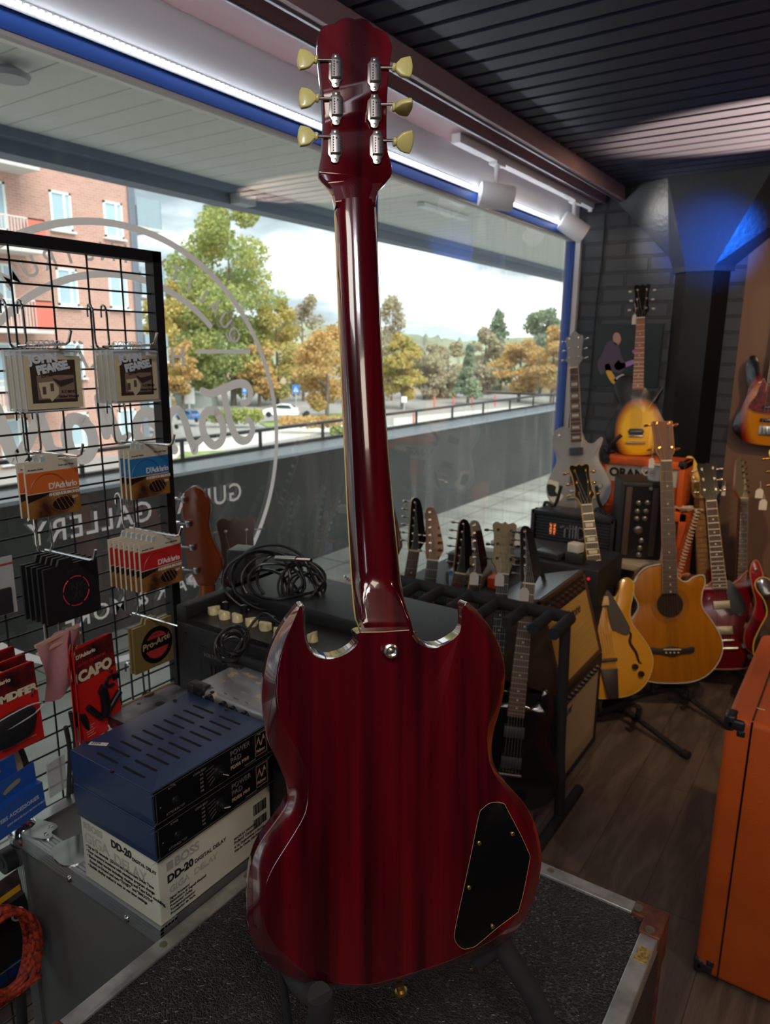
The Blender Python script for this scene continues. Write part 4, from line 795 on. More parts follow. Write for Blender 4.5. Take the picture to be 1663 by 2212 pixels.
def make_guitar(s):
    """s: dict of options. returns root at identity (built in local space)"""
    r_ = thing('acoustic_guitar' if s['body'] == 'acoustic' else ('bass_guitar' if s['body'] == 'bass' else 'electric_guitar'), s['label'], s.get('cat', 'guitar'), None, s.get('group'))
    out_, dp, ny = BODY[s['body']]; dp = s.get('depth', dp); bm = s['mat']; nm = s.get('neckmat', hexm('7a4a30')); tm = s.get('metal', m_nick)
    Q = cat([(x_, y_, 0) for x_, y_ in out_], 4)
    if s.get('flip'): Q = [Vector((-p.x, p.y, 0)) for p in Q]
    sc = s.get('scale', .64 if s['body'] != 'bass' else .86)   # nut to bridge
    by = s.get('bridge_y', {'single': .11, 'semi': .13, 'acoustic': .135, 'arch': .15, 'double': .11, 'bass': .08}[s['body']]); nut = by+sc; fbz = .012
    if s.get('has_body', True):
        side = s.get('side', bm)
        MB().prism([(p.x, p.y) for p in Q], -dp, -.0005, bev=.006 if s['body'] not in ('acoustic', 'arch') else .002).build('body', side, r_, ang=50)
        # slightly carved top
        tp = MB(); c_ = Vector((0, .17, 0)); rings = [[Vector((p.x, p.y, -.002)) for p in Q], [Vector((p.x+(c_-p).x*.03, p.y+(c_-p).y*.03, .0)) for p in Q]]
        if s['body'] in ('single', 'arch'): rings += [[Vector((p.x+(c_-p).x*.25, p.y+(c_-p).y*.25, .005)) for p in Q], [Vector((p.x+(c_-p).x*.6, p.y+(c_-p).y*.6, .008)) for p in Q]]
        tp.loft(rings).build('top', bm, r_, ang=50)
        tz = .008 if s['body'] in ('single', 'arch') else .001
        if s.get('bind'): MB().tube([Vector((p.x, p.y, -.0015)) for p in Q], .0028, 6, closed=True).build('binding', s['bind'], r_)
        if s.get('worn'):   # bare patch on the lower left edge
            wp = cat([(-.150, .175, 0), (-.125, .168, 0), (-.095, .155, 0), (-.070, .115, 0), (-.085, .072, 0), (-.115, .055, 0), (-.140, .060, 0), (-.158, .10, 0), (-.164, .14, 0)], 4)
            MB().prism([(p.x, p.y) for p in wp], .002, .0062).build('worn_patch', mat('bare_cream_primer', 'ddd6c0', .5), r_)
            wp = cat([(-.160, .15, 0), (-.135, .150, 0), (-.112, .135, 0), (-.118, .115, 0), (-.105, .09, 0), (-.128, .085, 0), (-.152, .09, 0), (-.160, .12, 0)], 2)
            MB().prism([(p.x, p.y) for p in wp], .003, .0075).build('bare_patch', mat('bare_black', '151515', .6), r_)
        if s['body'] == 'acoustic':
            mb = MB(); mb.lathe([(.001, 0), (.052, 0), (.052, .001), (.001, .001)], Matrix.Translation((0, .315, .0006)), 36); mb.build('sound_hole', mat('sound_hole_dark', '2a1a10', .9), r_)
            mb = MB()
            for r0 in (.054, .060, .067, .074): mb.tube([(math.cos(a*math.pi/18)*r0, .315+math.sin(a*math.pi/18)*r0, .0012) for a in range(36)], .0009, 4, closed=True)
            mb.build('rosette', mat('rosette_brown', '8a5f38', .5), r_)
            mb = MB(); mb.prism(cat([(-.085, by+.012, 0), (-.045, by+.006, 0), (0, by+.014, 0), (.045, by+.006, 0), (.085, by+.012, 0), (.085, by-.012, 0), (.04, by-.018, 0), (0, by-.028, 0), (-.04, by-.018, 0), (-.085, by-.012, 0)], 3), .001, .010, bev=.002); mb.build('bridge', mat('ebony', '2a2523', .5), r_)
            MB().box((0, by+.002, .012), (.068, .004, .005)).build('saddle', mat('bone', 'd9d0b4', .4), r_)
            mb = MB(); [mb.lathe([(.001, 0), (.0035, 0), (.003, .004), (.001, .005)], Matrix.Translation((-.024+k*.016, by-.011, .010)), 10) for k in range(4)]; mb.build('bridge_pins', mat('bone', 'd9d0b4', .4), r_)
        else:
            if s['body'] in ('semi', 'arch'):
                for sd in ((-1, 1) if s['body'] == 'semi' else (1, -1)):
                    F_ = [(sd*.094, .265, 0), (sd*.108, .245, 0), (sd*.100, .21, 0), (sd*.118, .17, 0), (sd*.124, .135, 0), (sd*.135, .125, 0)]
                    mb = MB(); mb.tube([Vector(p)+Vector((0, 0, tz-.002)) for p in cat(F_, 5, closed=False)], [.002+.0045*math.sin(math.pi*k/(5*5)) for k in range(26)], 6); mb.build('sound_slot', mat('sound_hole_dark', '2a1a10', .9), r_)
            if s.get('guard'):
                gp_ = {'semi': [(.030, .395), (.064, .375), (.10, .29), (.092, .255), (.075, .235), (.048, .25), (.030, .25)],
                       'arch': [(.03, .42), (.055, .40), (.100, .29), (.105, .262), (.09, .243), (.05, .262), (.032, .28)],
                       'bass': [(-.05, .355), (-.062, .33), (-.075, .27), (-.105, .215), (-.098, .19), (-.06, .175), (.0, .17), (.06, .165), (.10, .18), (.10, .24), (.075, .30), (.07, .33), (.03, .325), (-.03, .325)],
                       'double': [(-.055, .34), (-.085, .38), (-.095, .30), (-.08, .22), (-.05, .16), (.05, .13), (.11, .10), (.12, .14), (.09, .22), (.095, .30), (.07, .345), (.03, .33), (-.03, .33)]}[s['body']]
                P_ = cat([(x_, y_, 0) for x_, y_ in gp_], 4); mb = MB(); mb.prism([(p.x, p.y) for p in P_], tz+.004, tz+.007); mb.build('pickguard', s['guard'], r_, ang=30)
                if s['body'] == 'bass': MB().tube([Vector((p.x, p.y, tz+.0055)) for p in P_], .0014, 5, closed=True).build('guard_edge', mat('guard_edge_white', 'd9cfc0', .5), r_)
            for pk in s.get('pickups', ()):
                y_, ty = pk; c_ = s.get('pkmat', tm)
                if ty == 'hb': mb = MB().box((0, y_, tz+.009), (.070, .038, .010), bev=.002)
                elif ty == 'p90': mb = MB(); mb.prism([(-.043, 0+y_), (-.034, .016+y_), (.034, .016+y_), (.043, y_), (.034, y_-.016), (-.034, y_-.016)], tz, tz+.010, bev=.002)
                else: mb = MB().box((0, y_, tz+.006), (.085, .018, .008), bev=.003)
                p_ = mb.build('pickup', c_, r_)
                if ty != 'hb':
                    mb = MB(); [mb.cyl((-.026+k*.0104, y_, tz+.009), (-.026+k*.0104, y_, tz+.0112), .0024, 8) for k in range(6)]; mb.build('pole_screws', m_nick, p_)
            if s['body'] == 'arch':
                MB().box((0, by, tz+.008), (.075, .012, .012), bev=.003).build('bridge', mat('ebony', '2a2523', .5), r_)
                MB().prism([(-.022, .0), (.022, .0), (.030, .075), (.034, .115), (-.034, .115), (-.030, .075)], tz+.006, tz+.012, bev=.003).build('tailpiece', mat('ebony', '2a2523', .5), r_)
            elif s['body'] == 'bass': 
                b_ = MB().box((0, by, tz+.006), (.078, .05, .008), bev=.001).build('bridge', tm, r_); mb = MB(); [mb.cyl((-.028+k*.0187, by-.015, tz+.011), (-.028+k*.0187, by+.012, tz+.011), .006, 10) for k in range(4)]; mb.build('saddles', tm, b_)
            else:
                MB().box((0, by, tz+.008), (.078, .010, .010), bev=.003).build('bridge', tm, r_)
                if s['body'] in ('single', 'semi'): MB().tube([(-.05, by-.036, tz+.010), (.05, by-.036, tz+.010)], .0065, 12).build('tailpiece', tm, r_)
            for i, (kx, ky) in enumerate(s.get('knobs', ())):
                MB().lathe([(.001, 0), (.0125, 0), (.0115, .013), (.010, .015), (.001, .015)], Matrix.Translation((kx, ky, tz-.002)), 16).build('knob', s.get('knobmat', hexm('26221c')), r_)
            if s.get('horn_button'): MB().lathe([(.001, 0), (.006, 0), (.004, .006), (.008, .009), (.001, .010)], Matrix.Translation(s['horn_button']), 12).build('strap_button', tm, r_)
    nb = .056 if s['body'] != 'bass' else .060; nt_ = .043
    y0 = s.get('neck_from', ny-.02)
    def hw(y_): return (nt_+(nb-nt_)*(nut-y_)/(nut-ny))/2
    rows = []
    for k in range(9):
        y_ = y0+(nut-y0)*k/8; h = hw(y_); rows.append([Vector((-math.cos(math.pi*j/10)*h, y_, fbz-.006-(.019*math.sin(math.pi*j/10)**.8))) for j in range(11)])
    MB().loft(rows).build('neck', nm, r_, ang=60)
    fy = s.get('fb_end', ny-.035 if s['body'] != 'acoustic' else ny-.105)
    fbm = s.get('fbmat', mat('rosewood', '4a3026', .55))
    f_ = MB().loft([[Vector((-hw(fy), fy, fbz-.006)), Vector((hw(fy), fy, fbz-.006)), Vector((hw(fy), fy, fbz)), Vector((-hw(fy), fy, fbz))], [Vector((-hw(nut), nut, fbz-.006)), Vector((hw(nut), nut, fbz-.006)), Vector((hw(nut), nut, fbz)), Vector((-hw(nut), nut, fbz))]]).build('fretboard', fbm, r_, smooth=False)
    mb = MB()
    for k in range(1, 23):
        y_ = nut-sc*(1-2**(-k/12))
        if y_ > fy+.003: mb.box((0, y_, fbz+.0005), (hw(y_)*2, .0022, .0016))
    mb.build('frets', mat('fret_metal', 'b8b2a4', .3, .9), f_, smooth=False)
    if s.get('inlay', 'dot'):
        mb = MB()
        for k in (3, 5, 7, 9, 12, 15, 17, 19, 21):
            y_ = nut-sc*(1-(2**(-k/12)+2**(-(k-1)/12))/2)
            if y_ < fy+.006: continue
            fl = sc*(2**(-(k-1)/12)-2**(-k/12))
            if s.get('inlay', 'dot') == 'dot': mb.lathe([(.001, 0), (.0036, 0), (.0036, .0006), (.001, .0006)], Matrix.Translation((0, y_, fbz)), 10)
            else: mb.box((0, y_, fbz+.0003), (hw(y_)*1.35, fl*.55, .0008))
        if mb.v: mb.build('inlays', mat('pearl_inlay', 'cfc8b4', .35), f_, smooth=False)
    if s.get('nbind'): MB().tube([(-hw(fy), fy, fbz-.003), (-hw(nut), nut, fbz-.003)], .0026, 6).tube([(hw(fy), fy, fbz-.003), (hw(nut), nut, fbz-.003)], .0022, 6).build('neck_binding', s['nbind'], r_)
    MB().box((0, nut+.001, fbz+.0005), (.043, .005, .008)).build('nut', mat('bone', 'd9d0b4', .4), r_, smooth=False)
    # headstock, tilted back
    ht = HEAD[s['head']]; TM = Matrix.Translation((0, nut, fbz-.002)) @ Matrix.Rotation(R(-s.get('htilt', 11)), 4, 'X')
    hq = cat([(x_, y_, 0) for x_, y_ in ht], 3, closed=False) if s['head'] != 'square' else [Vector((x_, y_, 0)) for x_, y_ in ht]
    hsc = s.get('hscale', 1)
    hq = [Vector((p.x*(1+(hsc-1)*min(1, p.y/.04)), p.y*hsc, 0)) for p in hq]
    mb = MB(); mb.M = TM; mb.prism([(p.x, p.y) for p in hq], -.015, -.0012, bev=.001); h_ = mb.build('headstock', s.get('headback', nm), r_, ang=40)
    mb = MB(); mb.M = TM; mb.prism([(p.x, p.y) for p in hq], -.0012, .0002); mb.build('headstock_face', s.get('headface', hexm('121212')), h_, smooth=False)
    if s.get('hbind'): mb = MB(); mb.M = TM; mb.tube([Vector((p.x, p.y, -.001)) for p in hq], .0018, 5); mb.build('headstock_binding', s['hbind'], h_)
    six = s['head'] in ('inline', 'inline_r', 'swoop', 'swoop_m'); nT = s.get('tuners', 4 if s['body'] == 'bass' else 6); pos = []
    if six:
        sd = -1 if s['head'] in ('inline', 'swoop') else 1; sd = s.get('tside', sd)
        for k in range(nT): pos.append((sd*(.013+.0025*k*(1 if s['head'] != 'swoop' else .2)), .035+k*(.15/(nT-1) if nT > 1 else 0), sd))
    else:
        n2 = nT//2
        for k in range(n2):
            for sd in (-1, 1): pos.append((sd*.024, .055+k*(.105/max(1, n2-1)), sd))
    bt = s.get('button', tm)
    for x_, y_, sd in pos:
        x_, y_ = x_*hsc, y_*hsc; ed = max([abs(p.x) for p in hq if abs(p.y-y_) < .03*hsc and p.x*sd > 0] or [.035])
        mb = MB(); mb.M = TM; mb.lathe([(.001, 0), (.0058, 0), (.0052, .0025), (.003, .003), (.003, .012), (.001, .012)], Matrix.Translation((x_, y_, 0)), 10); mb.cyl((x_, y_, -.020), (sd*(ed+.014), y_, -.020), .0024, 6); mb.box((x_, y_, -.019), (.014, .018, .010), bev=.003)
        t_ = mb.build('tuning_peg', tm, h_); 
        mb = MB(); mb.M = TM; mb.box((sd*(ed+.020), y_, -.020), (.017, .009 if nT > 4 else .004, .015 if nT > 4 else .024), bev=.004); 
        mb.build('tuning_button', bt, h_)
    if s.get('strings', True):
        ns = 4 if s['body'] == 'bass' else 6; mb = MB()
        for k in range(ns):
            f = (k-(ns-1)/2)/(ns-1); P_ = [(f*.052, by-.002 if s['body'] != 'arch' else .11, .022 if s['body'] != 'acoustic' else .014), (f*.035, nut, fbz+.003)]
            pk = sorted(pos, key=lambda q: q[1])[k] if k < len(pos) else pos[-1]
            P_.append(TM @ Vector((pk[0]*hsc, pk[1]*hsc, .006))); mb.tube(P_, .00055 if ns == 6 else .0011, 4, cap=False)
        mb.build('strings', mat('string_steel', 'a09a90', .35, .9), r_)
    if s.get('logo'):
        text('head_lettering', s['logo'][0], s['logo'][1], r_, TM @ Matrix.Translation((0, s['logo'][2], .0004)), s['logo'][3], align='CENTER')
    r_['len_'] = nut+hsc*(.19 if s['head'] != 'crown' else .205)*.98
    return r_
def place(r_, B, T, facing, yaw=0, scale=None):
    B, T = Vector(B), Vector(T); y = (T-B); L_ = y.length; y.normalize(); L0 = r_['len_']; del r_['len_']
    s_ = L_/L0 if scale is None else scale
    z = Vector(facing).normalized(); x = y.cross(z).normalized(); z = x.cross(y)
    r_.matrix_world = Matrix.Translation(B) @ Matrix((x, y, z)).transposed().to_4x4() @ Matrix.Scale(s_, 4); return r_
def fdir(deg): return Vector((math.sin(R(deg)), -math.cos(R(deg)), 0))   # 0 = faces -Y, + turns towards +X
m_cream = mat('cream_binding', 'd8cda8', .4); m_gold = mat('gold_plate', 'c79a45', .25, 1.); m_blk = hexm('111112')
GR = 'guitars on stands at the back'
def std(label, pts, foam=True):
    """tubular floor stand: pts = list of polylines"""
    r_ = thing('guitar_stand', label, 'guitar stand', pts[0][0])
    for i, (nm, pl, rad) in enumerate([(p[0], p[1], p[2]) for p in pts[1]]): MB().tube(cat(pl, 4, False) if len(pl) > 2 else pl, rad, 10).build(nm, m_foam, r_)
    return r_
# 1 grey single-cut near the window corner
g1_ = make_guitar(dict(label='matte grey single-cutaway electric guitar with a worn black and cream patch, by the window edge', body='single', mat=mat('satin_grey', '8f8f90', .35), bind=mat('grey_binding', 'a8a6a2', .4), neckmat=mat('satin_grey', '8f8f90', .35), inlay='block', nbind=m_cream, pickups=((.17, 'hb'), (.315, 'hb')), pkmat=mat('black_pickup', '2c2c30', .4), knobs=((.115, .13), (.085, .075)), knobmat=m_nick, worn=True, head='crown', headface=mat('satin_grey_face', '8a8786', .4), metal=m_nick, hscale=1.0, group=GR, horn_button=(-.085, .405, .004)))
Bg = W(1250, 1106, 1, 3.60); Tg = W(1238, 712, 1, 3.76); place(g1_, Bg, Tg, fdir(8))
# 2 sunburst single-cut, one pickup, against brick wall
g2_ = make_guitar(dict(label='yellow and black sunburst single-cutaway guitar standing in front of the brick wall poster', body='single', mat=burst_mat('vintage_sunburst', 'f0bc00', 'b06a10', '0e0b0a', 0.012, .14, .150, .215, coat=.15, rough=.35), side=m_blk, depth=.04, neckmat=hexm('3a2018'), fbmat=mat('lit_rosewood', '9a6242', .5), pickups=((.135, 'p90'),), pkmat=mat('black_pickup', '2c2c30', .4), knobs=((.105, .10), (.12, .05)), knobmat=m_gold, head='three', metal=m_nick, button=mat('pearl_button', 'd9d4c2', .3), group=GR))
Bg = W(1372, 985, 1, 3.84); Tg = W(1387, 612, 1, 3.93); place(g2_, Bg, Tg, fdir(12))
# 3 blond archtop leaning on its stand
g3_ = make_guitar(dict(label='honey blond archtop guitar with black tailpiece and finger rest on a floor stand', body='arch', mat=hexm('c98f28', rough=.25), side=hexm('b98a3a'), bind=mat('amber_binding', 'c9a860', .4), neckmat=hexm('b98f4a'), fbmat=mat('ebony_board', '2a2624', .4), inlay='block', nbind=mat('yellow_binding', 'c9a545', .4), guard=mat('ebony', '2a2523', .5), pickups=((.385, 'hb'),), pkmat=mat('wood_cover', 'c0a070', .4), knobs=((.105, .115), (.125, .085)), knobmat=m_blk, head='three', hbind=mat('yellow_binding', 'c9a545', .4), metal=m_gold, group=GR))
Bg = W(1322, 1508, 1, 2.86); Tg = W(1253, 1000, 1, 3.16); place(g3_, Bg, Tg, fdir(34))
# 4 acoustic bass with natural top
g4_ = make_guitar(dict(label='large natural-top cutaway acoustic bass guitar with black bridge, on a low stand', body='acoustic', mat=mat('spruce_top', 'a8690f', .3, coat=.5, var=.12, vscale=3, stretch=(14, 1, 1)), side=hexm('5a3018'), bind=mat('white_binding', 'c9c2b0', .4), neckmat=hexm('5a3a22'), fbmat=mat('dark_walnut_board', '57453a', .5), inlay='dot', nbind=mat('brown_edge', '9a7a4a', .4), head='square', headface=hexm('5a2a1a', rough=.55, coat=0), hbind=mat('brown_edge', '9a7a4a', .4), tuners=4, metal=m_gold, scale=.76, group=GR, cat='acoustic guitar'))
Bg = W(1452, 1476, 1, 3.18); Tg = W(1434, 898, 1, 3.42); place(g4_, Bg, Tg, fdir(32))
# 5 cherry semi hollow
g5_ = make_guitar(dict(label='cherry red double-cutaway semi-hollow guitar with cream binding and black pickguard, beside the acoustic', body='semi', mat=hexm('6a0c14'), bind=mat('amber_binding2', 'b98a58', .4), neckmat=hexm('5a1612'), fbmat=mat('rosewood', '4a3026', .55), inlay='dot', nbind=mat('amber_binding', 'c9a860', .4), guard=m_blk, pickups=((.175, 'hb'), (.29, 'hb')), pkmat=mat('aged_nickel_cover', 'a39a80', .35, .7), knobs=((.115, .13), (.075, .105), (.135, .085), (.095, .055)), knobmat=m_nick, head='three', metal=m_nick, group=GR))
Bg = W(1572, 1446, 1, 3.55); Tg = W(1527, 998, 1, 3.80); place(g5_, Bg, Tg, fdir(18))
# 6 maple neck behind, with yellow headstock
g6_ = make_guitar(dict(label='guitar with yellow headstock and plain maple neck standing behind the cherry semi-hollow', body='double', mat=hexm('2c1a12'), neckmat=hexm('b08448'), fbmat=mat('maple_board', 'b08850', .4), head='inline', headface=hexm('d8b850'), metal=m_nick, pickups=((.15, 's'),), group=GR))
Bg = W(1525, 1420, 1, 3.80); Tg = W(1504, 990, 1, 3.98); place(g6_, Bg, Tg, fdir(30))
# 7 dark neck with tilted headstock, red body
g7_ = make_guitar(dict(label='red-bodied guitar with rosewood fretboard and thin slanted headstock, behind the cherry semi-hollow at right', body='double', mat=hexm('8e0f14'), neckmat=hexm('8a5038'), fbmat=mat('rosewood', '4a3026', .55), head='inline_r', headface=hexm('6a6550'), headback=hexm('a06040'), metal=mat('dark_gold', '7a6a40', .3, .9), pickups=((.15, 's'), (.25, 's')), group=GR, htilt=16))
Bg = W(1590, 1420, 1, 3.86); Tg = W(1606, 990, 1, 4.04); place(g7_, Bg, Tg, fdir(50))
# 8 bright red double cut at the right edge, 9 brown semi hollow
g8_ = make_guitar(dict(label='bright red cream-edged double-cutaway guitar cut off by the right edge of the picture', body='double', mat=hexm('a8121c'), bind=mat('amber_binding2', 'b98a58', .4), neckmat=hexm('b08448'), head='inline', metal=m_nick, pickups=((.15, 's'), (.25, 's')), guard=mat('black_pickup', '2c2c30', .4), group=GR, horn_button=(-.12, .40, .002)))
Bg = W(1690, 1430, 1, 3.62); Tg = W(1706, 970, 1, 3.82); place(g8_, Bg, Tg, fdir(20))
g9_ = make_guitar(dict(label='walnut brown semi-hollow guitar with yellow binding and pearl headstock, at the right edge', body='semi', mat=burst_mat('walnut_burst', '5a3a12', '4a2c0e', '2a1a0c', 0, .2, .2, .3), bind=mat('yellow_binding', 'c9a545', .4), neckmat=hexm('5a3a22'), fbmat=mat('ebony_board', '2a2624', .4), inlay='block', nbind=m_cream, head='three', headface=mat('pearl_face', 'c9c9a4', .3), hbind=mat('yellow_binding', 'c9a545', .4), metal=m_gold, pickups=((.175, 'hb'), (.29, 'hb')), group=GR, hscale=1.15))
Bg = W(1755, 1475, 1, 3.30); Tg = W(1690, 965, 1, 3.52); place(g9_, Bg, Tg, fdir(14))
# 10 bass on the brown wall
g10 = make_guitar(dict(label='worn three-tone sunburst bass guitar with tortoiseshell pickguard hanging on the brown wall', body='bass', mat=burst_mat('worn_sunburst', 'd88a1a', '8e2412', '140a08', 0, .17, .17, .30), side=hexm('201008'), neckmat=hexm('b08448'), fbmat=mat('rosewood_red', '6a2c22', .5), inlay='block', nbind=m_cream, guard=mat('tortoiseshell', '6e1a12', .3, var=.7, vscale=60), pickups=((.135, 's'), (.205, 's')), pkmat=m_blk, head='inline', metal=m_nick, group='guitars hanging on the brown wall', cat='bass guitar'))
Bg = W(1652, 962, 1, 4.30); Tg = W(1730, 420, 1, 4.36); place(g10, Bg, Tg, fdir(4), scale=.98)
# 11.. rack guitars: T pixel, B pixel, facing angle
RG = 'guitars leaning on the multi-guitar rack'
def rg(label, T, B, yT, yB, face, sc=.98, **k):
    k = dict(dict(body='double', neckmat=hexm('7a5a38'), metal=m_nick, mat=m_blk, pickups=((.15, 'hb'), (.25, 'hb')), pkmat=mat('black_pickup', '2c2c30', .4), group=RG, label=label), **k)
    r_ = make_guitar(k); a_, b_ = W(*T, 1, yT), W(*B, 1, yB); L_ = r_['len_']*sc; b_ = a_+(b_-a_).normalized()*L_; place(r_, b_, a_, fdir(face)); return r_
rg('rack guitar whose brown headstock peeks out just right of the red neck', (857, 1098), (800, 1640), 2.24, 2.02, 55, head='inline', headface=hexm('5a2a1c'), neckmat=hexm('a8865a'))
rg('rack guitar with black pointed headstock and pale maple neck, second from left', (910, 1087), (812, 1680), 2.28, 2.06, 52, head='inline', headface=hexm('15130f'), neckmat=hexm('b89e78'), htilt=4)
rg('rack guitar with orange-brown headstock and black neck edge', (945, 1106), (880, 1690), 2.30, 2.08, 40, head='inline', headface=hexm('6e3418'), neckmat=hexm('1d1d20'), fbmat=mat('ebony_board', '2a2624', .4))
rg('rack guitar with slanted maple-edged black headstock and brown neck', (1014, 1134), (888, 1700), 2.30, 2.10, 48, head='inline', headface=hexm('14120f'), neckmat=hexm('9a7242'), htilt=3)
rg('rack guitar with thin yellow-lined neck and reddish brown headstock', (1042, 1135), (960, 1710), 2.34, 2.10, 42, head='inline', headface=hexm('3a1c14'), neckmat=hexm('5a3018'), nbind=mat('yellow_line', 'c9a52c', .4), fbmat=mat('ebony_board', '2a2624', .4))
rg('rack guitar with pale ash headstock and black tuners', (1094, 1128), (1048, 1725), 2.28, 2.04, 34, head='three', headface=hexm('9a8a62', coat=0, rough=.6), neckmat=hexm('1d1d22'), metal=mat('black_tuner', '1a1a1c', .3, .6), fbmat=mat('ebony_board', '2a2624', .4))
rg('black guitar with long worn rosewood neck at the right end of the rack', (1152, 1145), (1088, 1800), 2.24, 1.92, 30, head='inline', headface=hexm('1c1210'), neckmat=hexm('1d1d20'), fbmat=mat('worn_rosewood', '5e4334', .5), metal=mat('smoked_nickel', '8a8480', .3, .9))
# guitars behind the black amplifier on the left
b1 = make_guitar(dict(label='amber brown bass headstock with four chrome tuners seen from behind, beside the grid panel', body='bass', mat=hexm('3a1a10'), neckmat=hexm('8a4218'), head='swoop_m', tside=1, headface=hexm('5a2a12'), headback=hexm('74300e'), metal=m_chrome, hscale=1.35, strings=True, group='guitars by the window behind the black amplifier', cat='bass guitar'))
_t = W(440, 1066, 1, 1.25); place(b1, (_t.x+.03, 1.19, .07), _t, Vector((-.35, .94, 0)))
b2_ = make_guitar(dict(label='dark mahogany headstock with butterfly tuners and pale edge, partly behind the cable coil', body='bass', mat=hexm('2a1410'), neckmat=hexm('a8845a'), head='three', headface=hexm('3a1c14'), headback=hexm('b8925e'), tuners=4, metal=mat('smoked_nickel', '8a8480', .3, .9), hscale=1.35, group='guitars by the window behind the black amplifier', cat='bass guitar'))
_t = W(505, 1122, 1, 1.40); place(b2_, (_t.x+.13, 1.36, .01), _t, fdir(40))
# ------------------------------------------------------------------ rack and stands
yb = 2.14; rk = thing('guitar_rack', 'black multi-guitar rack with foam-covered pegs', 'rack', (-1.1, 2.1, 0))
zb_ = W(1230, 1335, 1, yb).z; x1 = W(1235, 1335, 1, yb).x
MB().tube([(XW+.12, yb, zb_), (x1, yb, zb_)], .021, 14).build('top_bar', m_foam, rk)
for px in (905, 955, 1015, 1075, 1135, 1190, 1232):
    p = W(px, 1255+(px-900)*.243, 1, yb); MB().tube([(p.x, yb, zb_), (p.x-.0, yb-.15, zb_-.005)], .019, 12).build('peg', m_foam, rk)
MB().tube([(x1-.02, yb, zb_), (x1-.005, yb-.01, .3), (x1, yb+.02, .03)], .018, 12).build('upright', m_foam, rk)
MB().tube([(x1, yb-.30, .02), (x1, yb+.22, .02)], .018, 12).build('foot', m_foam, rk)
MB().tube([(XW+.12, yb-.22, .16), (x1, yb-.22, .16)], .018, 12).tube([(XW+.12, yb-.06, .16), (x1, yb-.06, .16)], .018, 12).build('bottom_bars', m_foam, rk)
MB().tube([(XW+.12, yb, zb_), (XW+.12, yb+.02, .03)], .018, 12).build('upright', m_foam, rk)
def stand(label, c_, arms, zc, wid=.13, facing=0):
    r_ = thing('guitar_stand', label, 'guitar stand', (c_[0], c_[1], 0)); u = Vector((math.cos(R(facing)), math.sin(R(facing)), 0)); v = Vector((-u.y, u.x, 0)); C_ = Vector((c_[0], c_[1], 0))
    for a in (-1, 0, 1):
        e_ = C_+(u*a*.26-v*(.20 if a else -.22)); e_.z = .015
        MB().tube([C_+Vector((0, 0, zc*.6 if zc*.6 > .07 else .07)), e_], .012, 10).tube([e_, e_+(e_-C_).normalized()*.03], .017, 10).build('leg', m_foam, r_)
    MB().tube([C_+Vector((0, 0, .05)), C_+v*.03+Vector((0, 0, zc+.10))], .012, 10).build('column', m_foam, r_)
    for a in (-1, 1):
        p = C_+u*a*wid*.6; MB().tube(cat([C_+Vector((0, 0, zc-.02)), p+Vector((0, 0, zc-.02)), p-v*.12+Vector((0, 0, zc-.01)), p-v*.135+Vector((0, 0, zc+.045))], 4, False), .010, 10).build('cradle_arm', m_foam, r_)
    return r_
q = W(1330, 1500, 1, 2.90); stand('black folding stand under the blond archtop', (q.x, 2.99), None, .10, facing=12)
q = W(1450, 1476, 1, 3.30); stand('low black stand holding the acoustic bass', (q.x, 3.32), None, .09, facing=10)
q = W(1562, 1440, 1, 3.7); stand('low black stand under the cherry semi-hollow', (q.x, 3.70), None, .12, facing=10)
# tall stand with forked arms holding grey guitar
def fork(label, pts):
    r_ = thing('guitar_stand', label, 'guitar stand', pts[0][1][0])
    for nm, pl, rad in pts: MB().tube(cat(pl, 4, False), rad, 10).build(nm, m_foam, r_)
yy = 3.58
fork('black raised cradle stand holding the grey guitar', [('arm', [W(1171, 1120, 1, yy-.1), W(1178, 1085, 1, yy-.08), W(1198, 1092, 1, yy-.12), W(1212, 1050, 1, yy-.14)], .009), ('arm', [W(1310, 1125, 1, yy-.1), W(1300, 1098, 1, yy-.08), W(1292, 1080, 1, yy-.12), W(1288, 1050, 1, yy-.14)], .009),
    ('grip', [W(1160, 1102, 1, yy), W(1172, 1124, 1, yy-.12)], .018), ('grip', [W(1290, 1102, 1, yy), W(1312, 1130, 1, yy-.12)], .018), ('cross_bar', [W(1165, 1110, 1, yy), W(1230, 1118, 1, yy+.02), W(1300, 1112, 1, yy)], .012)])
yy = 3.80
fork('black stand arm under the sunburst guitar', [('arm', [W(1310, 995, 1, yy-.05), W(1318, 965, 1, yy-.12), W(1330, 950, 1, yy-.15), W(1342, 940, 1, yy-.15)], .010), ('grip', [W(1300, 975, 1, yy-.05), W(1310, 995, 1, yy-.12)], .02), ('base', [W(1306, 985, 1, yy), W(1350, 1000, 1, yy)], .012)])
# price tags
TG = 'white paper price tags on strings'
def ptag(px, py, hx, hy, y_, label, w=.028, h=.042):
    p = W(px, py, 1, y_); a = W(hx, hy, 1, y_+.0); r_ = thing('price_tag', label, 'price tag', p, TG)
    mb = MB(); mb.M = frame(p, fdir(20).cross(Vector((0, 0, 1)))*-1, (0, 0, 1)); mb.prism([(-w/2, -h/2), (w/2, -h/2), (w/2, h*.25), (w*.22, h/2), (-w*.22, h/2), (-w/2, h*.25)], -.0004, .0004); mb.build('card', mat('paper_tag', 'cfcac2', .7), r_, smooth=False)
    MB().tube([p+Vector((0, 0, h*.42)), (p+a)/2+Vector((.003, 0, h*.2)), a], .0012, 5).build('string', mat('tag_string', 'bdb6a8', .8), r_)
ptag(1024, 1250, 1026, 1208, 1.98, 'white price tag hanging beside the maple-edged rack headstock')
ptag(1079, 1252, 1080, 1206, 1.96, 'white price tag left of the pale ash headstock')
